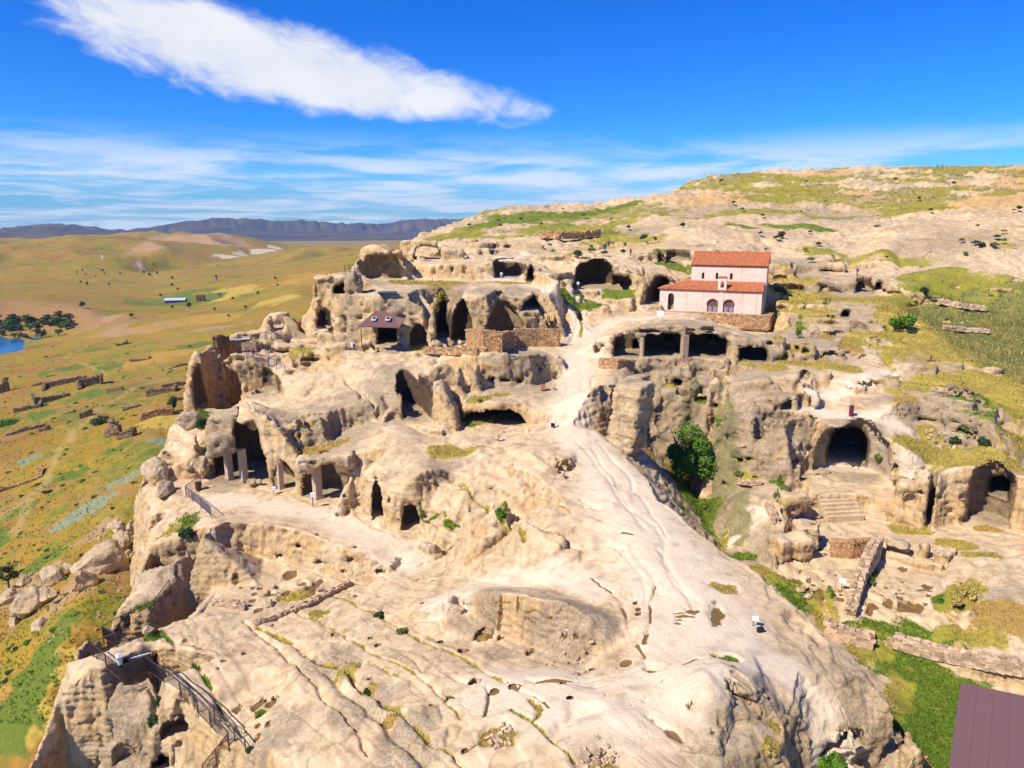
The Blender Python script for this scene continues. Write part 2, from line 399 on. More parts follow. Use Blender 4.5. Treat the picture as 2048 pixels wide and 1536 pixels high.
# --- upper left cave cliff over the river side
cc = scarp(3.0, [(398,828,388,704),(430,832,420,704),(465,832,470,706),(500,830,505,722),(540,826,545,742),(575,815,590,768,3.6),(605,800,625,780,5.5)], back=.3)
leftfall([cc[0], P(389,700,12.6), P(425,680,12.7), P(470,662,13.2), P(520,655,13.4), P(532,632,15.0)], (1,-3), (2.5,-9), (6,-40))
dots((600,735,11.2),(560,720,11.8),(660,770,9.6))
# --- row of rock rooms behind the shelf
wk = scarp(12.9, [(533,664,536,628),(560,664,562,624),(600,662,604,626),(640,660,642,630)], back=.4)
run(shift(wk, 2.4, 0)); run(shift(wk[:3], 4.0, -8))
bb = scarp(12.6, [(652,676,652,596),(700,690,700,588),(760,695,760,588),(810,696,815,588),(850,698,862,592),(872,690,878,600)], back=.5)
cl = [P(880,692,12.6), P(890,672,13.6), P(884,640,15.5), P(890,610,19.0)]
run(cl)
rb = scarp(12.7, [(898,688,896,606),(935,690,935,598),(985,690,985,590),(1040,690,1040,592),(1085,686,1090,600),(1112,680,1118,618)], back=.5)
dots((700,580,20.9),(760,578,21.0),(830,578,21.0),(930,580,21),(1000,578,21.0),(1060,580,20.8),(1100,590,20.0),(1130,600,18.6),(1140,640,14.9),(1125,660,13.9),(1150,620,16.6),(1160,600,17.8),(1175,590,18.2),(1130,575,20.2))
leftfall([R(530,634,121), R(545,626,125), R(575,624,126), R(604,626,126), R(624,620,126), R(626,590,127), R(640,560,128), R(652,546,129), R(700,548,134), R(712,520,138), R(728,492,141)], (1,-2), (2.6,-7), (7,-45))
scarp(18.7, [(632,608,634,556),(660,606,660,548),(700,606,702,550),(724,604,722,556)], back=.4)
dotr((680,545,130),(720,548,135))
tw = scarp(21.0, [(712,560,716,498),(735,562,742,490),(770,564,772,492),(800,564,790,520),(835,558,838,528)], back=.5)
dotr((745,488,143),(770,487,143))
run(shift([R(735,489,142),R(790,500,141)], 6, -4))
# terrace walls
scarp(21.2, [(838,558,840,528),(900,560,900,527),(960,560,960,527),(985,560,985,522),(1050,562,1046,524)], back=.4)
scarp(20.9, [(1050,566,1052,540),(1085,572,1088,546),(1112,576,1118,556)], back=.4)
dots((850,574,21),(900,572,21),(960,572,21),(1040,572,20.9))
scarp(23.5, [(800,526,806,500),(830,528,835,490),(875,526,880,492),(925,522,925,498)], back=.4)
dotr((850,486,154),(890,488,156),(930,510,152),(980,515,150),(1040,516,150),(960,524,143))
# halls behind the path
scarp(19.4, [(1112,572,1112,548,20.6),(1145,582,1140,540),(1180,582,1178,526),(1225,580,1222,528),(1262,582,1262,548,19.3),(1290,600,1290,552,17.6),(1318,612,1320,560,16.6)], back=.4)
dots((1190,518,25.0),(1260,530,24),(1300,540,23.4),(1350,555,21.5),(1390,560,20.6),(1340,540,23.2),(1200,600,17.8),(1250,600,17.8),(1230,615,16.8),(1150,560,21))
# upper terraces and the hillside
scarp(24.2, [(900,512,900,502),(940,514,940,500),(1000,513,1000,500),(1060,512,1060,500),(1130,510,1130,498)], back=.4)
scarp(25.3, [(1000,500,1000,486),(1060,499,1060,487),(1140,498,1140,486),(1220,497,1222,486),(1300,498,1300,487)], back=.4)
scarp(24.6, [(1180,520,1180,510),(1250,520,1250,508),(1330,530,1335,506,23.4),(1375,528,1380,506,23.5),(1420,520,1420,500),(1500,520,1500,496)], back=.5)
dotr((1100,480,196),(1200,478,196),(1300,474,200),(1400,478,190),(1500,480,190),(960,490,186),(1040,482,190),(930,480,205),(1340,500,172),(1450,498,172))
scarp(18.4, [(1530,590,1530,566),(1600,588,1600,560),(1680,590,1680,556),(1740,592,1740,562),(1820,600,1826,580),(1900,606,1905,592)], back=.4)
scarp(21.4, [(1530,548,1530,528),(1600,546,1600,528),(1700,540,1700,528),(1800,545,1800,533)], back=.5)
scarp(17.2, [(1560,616,1560,604),(1640,616,1640,604),(1740,624,1740,610),(1800,640,1800,628,16.4)], back=.3)
scarp(15.6, [(1620,642,1620,630),(1700,648,1700,634),(1760,660,1762,645,15)], back=.3)
scarp(14.0, [(1640,672,1640,660,14.4),(1700,676,1702,660),(1740,684,1742,668)], back=.3)
dots((1850,640,15.4),(1950,680,13.9),(2048,720,12.7),(1900,620,16.8),(2048,640,16.2),(2048,590,18.8),(1950,580,19),(1850,560,20.2),(1700,555,20.6),(1600,556,20.6),(2200,680,14),(2200,600,18),(1850,700,13.2),(1950,740,11.9),(2048,790,10.4),(1850,735,12.2),(2200,800,10))
dotr((1560,515,178),(1650,512,180),(1750,515,178),(1850,520,172),(1950,540,162),(2048,560,152),(2200,570,150),
     (1560,480,205),(1700,490,200),(1850,490,196),(2048,500,186),(1350,460,212),(1450,455,218),(1600,450,222),(1750,455,220),(1900,450,222),(2048,455,216),(2200,460,214),
     (1300,430,240),(1400,425,246),(1500,420,252),(1650,420,252),(1800,415,258),(2048,410,262),(2200,410,262),
     (1400,385,285),(1550,380,300),(1700,375,306),(1850,372,312),(2048,370,316),(2200,370,316))
sky1 = [R(2300,330,372),R(2048,332,368),R(1900,334,366),R(1700,336,362),R(1550,342,354),R(1430,350,340),R(1380,362,328),R(1345,384,304)]
crest(sky1, (30,-2), (60,-14))
sky2 = [R(1345,392,300),R(1300,402,300),R(1262,410,300),R(1230,402,298),R(1190,410,292),R(1140,406,288),R(1080,418,284),R(1030,412,278),R(985,418,270),R(950,432,258),R(900,452,240),R(850,470,222),R(815,482,208)]
crest(sky2, (12,-5), (30,-40))
dotr((1150,440,240),(1230,440,242),(1060,445,236),(1000,450,230),(940,460,222),(900,475,208),(1150,465,214),(1060,468,210),(980,475,204),(860,482,200))
# --- far outside the picture
for px in np.linspace(-900, 380, 20):
    th, w = ray(px, 900)
for th in np.linspace(TH0-.05, radians(-29), 14):
    for l in np.linspace(L0-.1, L1+.1, 26):
        if l < log(48) and th > radians(-36): continue
        SUR.append((th, l, -60.0))
for th in np.linspace(radians(-28), radians(-5), 10):
    for l in np.linspace(log(260), L1+.1, 6):
        SUR.append((th, l, -60.0))
for th in np.linspace(radians(-28), radians(-18), 6):
    for l in np.linspace(log(150), L1+.1, 8):
        SUR.append((th, l, -60.0))
for th in np.linspace(TH0-.05, TH1+.05, 14):
    t = np.clip((th-radians(-32))/radians(14), 0, 1); z = -12+15.5*t
    if th > radians(24): z = 3.5-8*min(1, (th-radians(24))/radians(8))
    SUR.append((th, L0-.05, z-.5)); SUR.append((th, log(24), z))
for th in (TH1, TH1+.05):
    for l, z in ((log(40), -4), (log(60), -1), (log(80), 5), (log(100), 10), (log(130), 15), (log(180), 24), (log(250), 38), (log(330), 58), (log(400), 60), (L1+.1, 50)):
        SUR.append((th, l, z))
for th in np.linspace(0, TH1, 9):
    SUR.append((th, L1+.1, 46.0))

def build_raster():
    pts = [Vector((p[0], p[1])) for p in SUR]
    r = delaunay_2d_cdt(pts, [], [], 0, 1e-5)
    vs, tris, orig = r[0], r[2], r[3]
    z = np.array([np.mean([SUR[j][2] for j in o]) if len(o) else 0 for o in orig])
    V = np.array([(v[0], v[1]) for v in vs])
    u = (V[:, 0]-TH0)/dTH; v = (V[:, 1]-L0)/dL
    H = np.full((NTH, NR), -60.0)
    for t in tris:
        a, b, c = t
        ua, ub, uc = u[a], u[b], u[c]; va, vb, vc = v[a], v[b], v[c]
        i0 = max(0, int(math.ceil(min(ua, ub, uc)))); i1 = min(NTH-1, int(max(ua, ub, uc)))
        j0 = max(0, int(math.ceil(min(va, vb, vc)))); j1 = min(NR-1, int(max(va, vb, vc)))
        if i1 < i0 or j1 < j0: continue
        d = (ub-ua)*(vc-va)-(uc-ua)*(vb-va)
        if abs(d) < 1e-9: continue
        I = np.arange(i0, i1+1)[:, None]; J = np.arange(j0, j1+1)[None, :]
        s = ((I-ua)*(vc-va)-(J-va)*(uc-ua))/d
        q = ((J-va)*(ub-ua)-(I-ua)*(vb-va))/d
        m = (s >= -1e-6) & (q >= -1e-6) & (s+q <= 1+1e-6)
        H[i0:i1+1, j0:j1+1][m] = (z[a]+s*(z[b]-z[a])+q*(z[c]-z[a]))[m]
    return H
H = build_raster()
XS = Rs[None, :]*np.sin(THs)[:, None]; YS = Rs[None, :]*np.cos(THs)[:, None]
# soften the facets, keep the steps
def blur2(a, s0, s1): return blur(blur(a, s0, 0), s1, 1)
Hs = blur2(H, 1.8, .9)
Hb = blur2(H, 5, 2.2)
steep = np.hypot(np.gradient(Hs, axis=0)/(dTH*Rs[None, :]), np.gradient(Hs, axis=1)/(dL*Rs[None, :]))
k = sstep(.22, .6, blur2(steep, 1.6, 1.0))
H = np.where(H < -50, H, (1-k)*(.7*Hs+.3*Hb)+k*blur2(H, .8, .45))
def hat(px, py, off=0.0):
    """where the line of sight through a picture point meets the ground: (azimuth, distance, z)"""
    th, w = ray(px, py)
    fi = (th-TH0)/dTH; i = int(np.clip(fi, 0, NTH-2)); f = fi-i
    col = H[i]*(1-f)+H[i+1]*f
    zz = ZC+w*Rs
    hit = np.nonzero(col >= zz)[0]
    if len(hit) == 0: return th, Rs[-1], ZC+w*Rs[-1]
    j = hit[0]
    if j == 0: return th, Rs[0], col[0]
    a = zz[j-1]-col[j-1]; b = col[j]-zz[j]
    r = Rs[j-1]+(Rs[j]-Rs[j-1])*a/(a+b+1e-9)
    return th, r, ZC+w*r
def gpt(px, py):
    th, r, z = hat(px, py); return Vector((r*sin(th), r*cos(th), z))
def hz(x, y):
    """ground height under a place"""
    x = np.asarray(x, float); y = np.asarray(y, float)
    fi = np.clip((np.arctan2(x, y)-TH0)/dTH, 0, NTH-1.001); fj = np.clip((np.log(np.hypot(x, y)+1e-6)-L0)/dL, 0, NR-1.001)
    i = fi.astype(int); j = fj.astype(int); a = fi-i; b = fj-j
    return (H[i, j]*(1-a)*(1-b)+H[i+1, j]*a*(1-b)+H[i, j+1]*(1-a)*b+H[i+1, j+1]*a*b)
# ------------------------------------------------------------------ caves, niches and pits cut into the rock
ADDS = []
CUTS = []           # (centre, half sizes, azimuth, shape exponent, floor flag)
def cave(px, py, wpx, hpx, depth, turn=0.0, shape=2.6, lift=0.0, front=1.2, flat=True, dome=0.6, deepen=True):
    """an opening whose floor middle shows at (px, py), wpx x hpx picture points wide and high, running `depth` metres into the rock"""
    th, r, z = hat(px, py)
    d = hypot(r, ZC-z)
    if deepen and depth > 2.7: depth += 6.0 if r > 122 else 2.5 if r > 92 else 0
    hw = wpx*d/FPX/2; h = hpx*d/FPX*d/r
    CUTS.append((r*sin(th), r*cos(th), z+lift, hw, h, depth, th+radians(turn), shape, front, flat, dome))
def block(px, py, wpx, hpx, depth, turn=0.0, lean=0.0, rnd=.25, rref=None, sink=1.0, yaw0=True):
    """a squared mass of rock standing with its foot middle at (px, py); lean tips it back"""
    th, r, z = hat(px, py)
    if rref: r = rref; z = ZC+ray(px, py)[1]*r
    d = hypot(r, ZC-z); hw = wpx*d/FPX/2; h = hpx*d/FPX*d/r
    ADDS.append((r*sin(th), r*cos(th), z, hw, h, depth, th+radians(turn), radians(lean), min(rnd, hw*.9, h*.45, depth*.45), sink))
def add_d(x, y, z, a):
    cx, cy, cz, hw, h, dep, az, ln, rn, sink = a
    fw = x*sin(az)+y*cos(az)-dep/2; sd = x*cos(az)-y*sin(az)
    fw = fw-z*tan(ln)
    wob = .10*np.sin(1.9*sd+cx)+.08*np.sin(2.7*z+cy)+.07*np.sin(2.2*fw+cx*2)
    qx = np.abs(sd)-hw+rn+wob; qy = np.abs(fw)-dep/2+rn+wob*.7; qz = np.abs(z-(h-sink)/2)-(h+sink)/2+rn+wob*.6
    return np.sqrt(np.maximum(qx, 0)**2+np.maximum(qy, 0)**2+np.maximum(qz, 0)**2)+np.minimum(np.maximum(np.maximum(qx, qy), qz), 0)-rn
def pit(px, py, rpx, depth, squash=1.0):
    th, r, z = hat(px, py); d = hypot(r, ZC-z)
    CUTS.append(('pit', r*sin(th), r*cos(th), z, rpx*d/FPX, depth))

def cave_d(x, y, z, c):
    """signed distance to a room (negative inside); x, y, z relative to the middle of its floor"""
    cx, cy, cz, hw, h, dep, az, shp, front, flat, dome = c
    fw = x*sin(az)+y*cos(az); sd = x*cos(az)-y*sin(az)
    # uneven, hand-hewn outline
    wob = .10*np.sin(2.3*sd/hw*1.7+cx)+.09*np.sin(4.1*z/h+cy)+.05*np.sin(7*sd/hw+5*z/h)
    taper = 1-.12*np.clip(fw/dep, 0, 1)
    q = np.abs(sd/(hw*taper))**shp + np.clip(z/(h*(1-.1*np.clip(fw/dep, 0, 1))), 0, None)**shp
    d = (q**(1/shp)-1+wob*.6)*min(hw, h)
    d = np.maximum(d, -z-.02)
    back = fw-dep*(1-.35*np.clip(np.abs(sd)/hw, 0, 1)**2)
    return np.maximum(np.maximum(d, back), -front-fw)
def extract(carve_fn, noise_fn):
    """surface of the rock body, meshed cell by cell (cells grow with distance)"""
    gx = np.gradient(H, axis=0)/(dTH*Rs[None, :]); gy = np.gradient(H, axis=1)/(dL*Rs[None, :])
    slope = np.sqrt(1+np.minimum(gx*gx+gy*gy, 30.0))
    NB = 24
    starts = list(range(0, NTH-1, NB))
    zgrid = ZC+Ws[None, :]*Rs[:, None]      # (NR, NW)
    def chunk(i0):
        i1 = min(i0+NB, NTH-1)
        f = (zgrid[None].astype(np.float32)-H[i0:i1+1, :, None].astype(np.float32))/slope[i0:i1+1, :, None].astype(np.float32)
        carve_fn(f, i0, i1)
        neg = f < 0
        # cells
        a = neg.astype(np.uint8)
        c = a[:-1]+a[1:]; c = c[:, :-1]+c[:, 1:]; c = c[:, :, :-1]+c[:, :, 1:]
        I, J, K = np.nonzero((c > 0) & (c < 8))
        ids = ((I+i0).astype(np.int64)*(NR-1)+J)*(NW-1)+K
        acc = np.zeros((len(I), 3), np.float32); cnt = np.zeros(len(I), np.float32)
        val = {}
        for di in (0, 1):
            for dj in (0, 1):
                for dk in (0, 1):
                    val[di, dj, dk] = f[I+di, J+dj, K+dk]
        for ax in range(3):
            for b in (0, 1):
                for d in (0, 1):
                    p = [0, 0, 0]; q = [0, 0, 0]
                    o = [x for x in range(3) if x != ax]
                    p[o[0]] = q[o[0]] = b; p[o[1]] = q[o[1]] = d; q[ax] = 1
                    va = val[tuple(p)]; vb = val[tuple(q)]
                    m = (va < 0) != (vb < 0)
                    den = np.where(m, va-vb, 1); t = np.where(m, va/den, 0)
                    for k_ in range(3):
                        acc[:, k_] += np.where(m, p[k_]+(t if k_ == ax else 0), 0)
                    cnt += m
        acc /= cnt[:, None]
        th = TH0+dTH*(i0+I+acc[:, 0]); r = np.exp(L0+dL*(J+acc[:, 1])); w = W0+dW*(K+acc[:, 2])
        co = np.stack([r*np.sin(th), r*np.cos(th), ZC+w*r], 1).astype(np.float32)
        quads = []
        def cid(i, j, k_): return ((i.astype(np.int64)+i0)*(NR-1)+j)*(NW-1)+k_
        # edges along azimuth
        n = neg[:-1]; m = neg[1:]
        i, j, k_ = np.nonzero(n[:, 1:-1, 1:-1] != m[:, 1:-1, 1:-1]); j = j+1; k_ = k_+1
        flip = n[i, j, k_]
        q = np.stack([cid(i, j-1, k_-1), cid(i, j, k_-1), cid(i, j, k_), cid(i, j-1, k_)], 1)
        q[~flip] = q[~flip][:, ::-1]; quads.append(q)
        last = i1+1 if i1 == NTH-1 else i1
        lo = 1 if i0 == 0 else 0
        sub = neg[lo:last-i0]
        n = sub[:, :-1]; m = sub[:, 1:]
        i, j, k_ = np.nonzero(n[:, :, 1:-1] != m[:, :, 1:-1]); k_ = k_+1; i = i+lo
        flip = neg[i, j, k_]
        ok = (i+i0 < NTH-1); i, j, k_, flip = i[ok], j[ok], k_[ok], flip[ok]
        q = np.stack([cid(i-1, j, k_-1), cid(i-1, j, k_), cid(i, j, k_), cid(i, j, k_-1)], 1)
        q[~flip] = q[~flip][:, ::-1]; quads.append(q)
        n = sub[:, :, :-1]; m = sub[:, :, 1:]
        i, j, k_ = np.nonzero(n[:, 1:-1] != m[:, 1:-1]); j = j+1; i = i+lo
        flip = neg[i, j, k_]
        ok = (i+i0 < NTH-1); i, j, k_, flip = i[ok], j[ok], k_[ok], flip[ok]
        q = np.stack([cid(i-1, j-1, k_), cid(i, j-1, k_), cid(i, j, k_), cid(i-1, j, k_)], 1)
        q[~flip] = q[~flip][:, ::-1]; quads.append(q)
        return ids, co, np.concatenate(quads)
    with ThreadPoolExecutor(4) as ex:
        res = list(ex.map(chunk, starts))
    ids = np.concatenate([r[0] for r in res]); co = np.concatenate([r[1] for r in res]); qs = np.concatenate([r[2] for r in res])
    qi = np.searchsorted(ids, qs.ravel()).clip(0, len(ids)-1)
    good = (ids[qi] == qs.ravel()).reshape(-1, 4).all(1)
    q = qi.reshape(-1, 4)[good]
    keep = co[:, 2] > -38
    q = q[keep[q].all(1)]
    used = np.zeros(len(co), bool); used[q.ravel()] = True
    m = np.cumsum(used)-1
    return co[used], m[q]

def carve_fn(f, i0, i1):
    tha = THs[i0]; thb = THs[i1]
    for c in [('add',)+a for a in ADDS]+CUTS:
        if c[0] == 'add':
            cx, cy, cz, hw, h, dep = c[1:7]; R_ = hypot(hw, dep)+abs(h*tan(c[8]))+.6; C3 = (cx, cy, cz)
        elif c[0] == 'pit':
            _, cx, cy, cz, rad, dep = c; R_ = rad*1.5+dep
            C3 = (cx, cy, cz)
        else:
            cx, cy, cz, hw, h, dep, az, shp, front, flat, dome = c
            R_ = max(hw, h)+dep+front
            C3 = (cx, cy, cz)
        r0 = hypot(cx, cy); t0 = atan2(cx, cy); da = R_/max(r0-R_, 5)
        if t0+da < tha or t0-da > thb: continue
        ia = max(0, int((t0-da-TH0)/dTH)-i0); ib = min(i1-i0, int((t0+da-TH0)/dTH)+1-i0)
        ja = max(0, int((log(max(r0-R_, 5))-L0)/dL)); jb = min(NR-1, int((log(r0+R_)-L0)/dL)+1)
        zt = (h*1.3+1 if c[0] != 'pit' else 1.0); zb = (1.0 if c[0] != 'pit' else dep+1)
        if c[0] == 'add': zb = c[10]+.8
        wa = min((cz-zb-ZC)/(r0-R_), (cz-zb-ZC)/(r0+R_)); wb = max((cz+zt-ZC)/(r0-R_), (cz+zt-ZC)/(r0+R_))
        ka = max(0, int((wa-W0)/dW)); kb = min(NW-1, int((wb-W0)/dW)+1)
        if ib < ia or jb < ja or kb < ka: continue
        th = THs[i0+ia:i0+ib+1][:, None, None]; r = Rs[ja:jb+1][None, :, None]; w = Ws[ka:kb+1][None, None, :]
        x = r*np.sin(th)-cx; y = r*np.cos(th)-cy; z = ZC+w*r-cz
        if c[0] == 'add':
            v = f[ia:ib+1, ja:jb+1, ka:kb+1]; np.minimum(v, add_d(x, y, z, c[1:]).astype(np.float32), out=v); continue
        if c[0] == 'pit':
            d = np.maximum(np.hypot(x, y)-rad*(1+.12*np.sin(3*np.arctan2(y, x)+cx)), np.abs(z)-dep)
            d = d+0*z
        else:
            d = cave_d(x, y, z, c)
        v = f[ia:ib+1, ja:jb+1, ka:kb+1]
        np.maximum(v, (-d).astype(np.float32), out=v)
# openings: floor middle, width, height (picture points), depth (m)
# columned hall
cave(506,972,68,126,9, shape=2.3); cave(500,970,142,56,9, shape=7)
cave(572,988,44,54,7, shape=3)
# second hall, doors and hollow beside it
cave(655,1006,104,66,6, shape=2.4); cave(757,1050,24,64,5); cave(822,1064,34,50,4.5); cave(838,1128,54,40,4, turn=-20)
# upper cave cliff
cave(436,806,88,96,7, shape=3.4, front=2, lift=-1.5, deepen=False); cave(470,812,22,50,8, shape=2.4)
cave(532,804,72,72,3.4, shape=2.2, front=3); cave(537,797,44,34,9)
cave(557,664,24,34,7, shape=4); cave(645,658,22,36,4)
# tower and rooms behind
cave(778,560,90,50,6.5, turn=-25, front=3, deepen=False); cave(855,520,54,28,8); cave(683,590,28,20,5); cave(634,600,14,26,4, deepen=False); cave(915,515,34,20,4)
cave(886,692,30,96,14, shape=5, front=3)
cave(925,690,48,86,4.6, front=2); cave(1010,688,84,84,4.2, front=2, shape=2.3); cave(1062,622,36,24,5)
cave(681,676,36,42,1.4, shape=3.5); cave(775,690,46,60,6); cave(838,698,46,44,4, front=2)
cave(1018,558,66,36,3, shape=7); cave(1062,563,16,28,3)
cave(1188,580,88,54,10, front=2); cave(1238,581,44,30,6); cave(1304,611,42,54,9, turn=15); cave(1355,525,50,26,7); cave(1320,525,14,18,3)
cave(990,512,16,14,3); cave(992,498,16,10,3); cave(1016,499,12,8,3); cave(1222,497,16,12,3); cave(1065,499,12,10,2); cave(1095,499,12,10,2)
cave(1410,502,32,12,4); cave(1378,502,10,10,3)
# triple cave under the dome
cave(1252,718,56,50,6.4, shape=2.6); cave(1325,714,76,44,6.4, shape=7); cave(1413,717,78,46,6.4, shape=7)
cave(1272,718,18,24,11); cave(1340,705,18,22,11); cave(1423,705,24,28,11); cave(1505,732,54,32,7); cave(1194,708,12,26,3)
# two dark caves by the platform
cave(848,854,54,94,14, turn=-12, front=2); cave(990,858,136,35,17, shape=2.3, front=2)
cave(790,850,34,20,3)
# gully walls
cave(1275,788,40,30,3.5); cave(1212,792,24,20,3.5); cave(1368,792,28,22,3.5); cave(1402,805,20,14,3); cave(1355,775,22,14,3)
cave(1607,768,18,12,4); cave(1607,825,28,30,3.5, shape=4); cave(1574,822,22,20,2.5); cave(1525,814,34,16,1.5)
# great vaulted hall and its neighbour
cave(1698,966,126,104,6.6, shape=2.1, front=2.5); cave(1690,952,66,68,15); cave(1614,967,26,48,5); cave(1760,972,34,40,4)
cave(1972,1058,68,98,5.4, front=2.5, shape=2.3); cave(1992,1018,32,34,11); cave(1853,1062,11,100,6, shape=6, front=2)
cave(1790,1092,26,16,4)
# small rooms in the right-hand terraces
cave(1727,590,34,24,7); cave(1757,582,14,14,3); cave(1768,584,8,6,3); cave(1716,668,32,18,5, deepen=False); cave(1629,682,14,20,3.5); cave(1688,700,20,18,3.5); cave(1702,632,16,12,2.5); cave(1690,640,12,10,3); cave(1655,612,10,8,3); cave(1806,647,20,8,2); cave(1600,606,12,8,2)
cave(1560,605,8,7,2); cave(1575,606,8,7,2); cave(1590,607,7,7,2); cave(1674,528,16,10,2); cave(1830,536,42,22,2.5, shape=3)
# lower right-hand end of the spine
cave(1690,1540,70,26,3, front=1); cave(1778,1528,24,24,5, front=1)
cave(1104,1030,60,42,4, turn=-35); cave(1150,955,36,24,3, turn=-40); cave(1116,972,20,14,2, turn=-40)
cave(1190,775,10,8,2)
# weathered hollows in the flank under the fence
cave(360,1490,60,34,2.2, turn=10); cave(210,1500,34,30,1.6); cave(255,1545,40,30,2); cave(300,1395,14,12,.8); cave(330,1545,40,22,2)
cave(395,995+20,20,16,1); cave(330,925,26,18,1.6); cave(350,885,24,16,1.6)
cave(1490,1385,26,16,1.2, turn=-40); cave(1505,1440,44,26,1.8, turn=-60, shape=2.2, front=.8)
# round post holes and basins in the floors: (px, py, radius px, depth m)
PITS = [(1060,1303,10,.35),(968,1268,20,.5),(1000,1274,6,.4),(926,1300,11,.5),(897,1394,6,.4),(988,1381,8,.3),(951,1361,11,.5),(904,1395,5,.4),(881,1282,5,.3),
        (740,1357,7,.25),(757,1287,5,.25),(741,1276,6,.2),(862,1409,4,.2),(1025,1370,6,.25),(1140,1394,5,.25),(1184,1337,5,.25),(1126,1362,5,.25),(1035,1371,5,.3),
        (1034,1205,4,.25),(822,1194,4,.2),(844,1205,4,.2),(711,1191,5,.2),(699,1189,3,.2),(545,1249,4,.2),(643,1232,4,.2),(636,1230,3,.2),
        (930,1498,4,.2),(1380,1418,6,.3),(1425,1470,5,.2),(1272,1205,4,.3),(1278,1217,4,.3),(1278,1226,4,.3),(1467,1337,5,.15),
        (832,1158,3,.2),(838,1156,3,.2),(868,1160,4,.2),(1000,1232,6,.3),(1127,1276,6,.4),(1152,1276,6,.4),
        (370,1280,5,.15),(310,1308,5,.15),(488,1307,5,.2),(448,1327,6,.2),(437,1341,4,.2),(635,1069,4,.3),(1430,1248,4,.15),
        (540,1390,10,.2),(510,1395,10,.2),(472,1402,8,.2),(515,1402+68,7,.2),(535,1442,5,.2),(513,1446,4,.2)]
for a in PITS: pit(*a)
# basins in the two lower right-hand courts
crng = random.Random(5)
BASINS = []
for (poly, n) in ((((1560,1130),(1690,1150),(1690,1225),(1590,1200),(1550,1160)), 26), (((1720,1180),(1850,1150),(1880,1230),(1730,1240)), 24), (((1610,1055),(1760,1060),(1740,1110),(1620,1110)), 9), (((400,1180),(540,1140),(680,1185),(620,1215),(520,1240)), 16)):
    k_ = 0
    while k_ < n:
        x = crng.uniform(min(p[0] for p in poly), max(p[0] for p in poly)); y = crng.uniform(min(p[1] for p in poly), max(p[1] for p in poly))
        ins = False
        for (a, b), (c, d) in zip(poly, poly[1:]+poly[:1]):
            if (b > y) != (d > y) and x < (c-a)*(y-b)/(d-b)+a: ins = not ins
        if ins:
            BASINS.append((x, y, crng.choice((3, 4, 4, 5, 6, 9)))); k_ += 1
BASINS += [(580,1150,14),(605,1170,9),(635,1168,10),(625,1178,14),(575,1182,9),(615,1190,16),(560,1197,6),(640,1162,8),(520,1175,6),(470,1157,6),(1745,1215,10),(1830,1215,12),(1812,1213,14),(1805,1138,8)]
for x, y, r_ in BASINS: pit(x, y, r_, .18)

# low undercuts along the beds of the hillside and terraces
ur = random.Random(15)
for i in range(120):
    if i < 70: px = ur.uniform(960, 2048); py = ur.uniform(440, 530)
    else: px = ur.uniform(1530, 2000); py = ur.uniform(530, 720)
    th, r, z = hat(px, py)
    if r > 300 or r < 90: continue
    if 1370 < px < 1530 and py > 500: continue
    cave(px, py, ur.uniform(10, 60), ur.uniform(4, 9), ur.uniform(1.5, 2.6), turn=ur.uniform(-20, 20), shape=2.2, front=.8)
for px, py, w_, h_ in ((1600,552,60,7),(1660,550,40,9),(1560,622,30,7),(1630,622,50,6),(1700,630,40,7),(1760,650,40,8),(1660,660,40,6),(1580,700,24,8),(1540,690,14,8),(1660,712,30,8),(1610,706,16,8),(1570,715,10,8),(1480,705,14,8),
    (1215,672,20,8),(1300,664,40,5),(1420,664,40,5),(1240,690,10,6),(1205,695,8,6),(700,716,60,6),(780,722,50,6),(620,722,40,6),(860,716,40,6),(740,706,50,5),(560,705,40,5),(655,742,50,7),(580,752,30,6),(1080,742,14,6),(1010,765,24,8),(1040,768,14,8),(985,765,12,8),
    (1850,842,30,5),(1930,868,40,5),(1740,770,40,5),(1880,795,40,5),(1480,840,20,6),(1430,815,12,6),(1450,975,14,5),(1482,925,12,5),(1496,925,10,5),(1525,928,6,6),(760,1152,16,6),(690,1150,16,8),(640,1135,20,8),(560,1120,16,8),(930,1230,14,6),(1000,560+30,40,5),(1090,585,30,5)):
    cave(px, py, w_, h_, 1.8, shape=2.3, front=.8)
for px, py in ((672,640),(690,625),(720,640),(800,640),(830,650),(640,590),(665,565),(700,572),(905,545),(930,550),(870,548),(990,545),(1080,550),(1330,600),(600,880),(610,860),(690,1000),(720,985),(780,1010),(850,1040),(700,1130),(600,1100),(1245,870),(1300,800),(1260,830),(1400,790),(1340,780),(1230,790),(1590,930),(1600,900),(1660,880),(1790,940),(1840,990),(1880,1000),(1930,1000),(2010,960),(1900,1030),(1820,1010)):
    cave(px, py, ur.uniform(6, 14), ur.uniform(6, 14), ur.uniform(.7, 1.4), shape=2, front=.6)

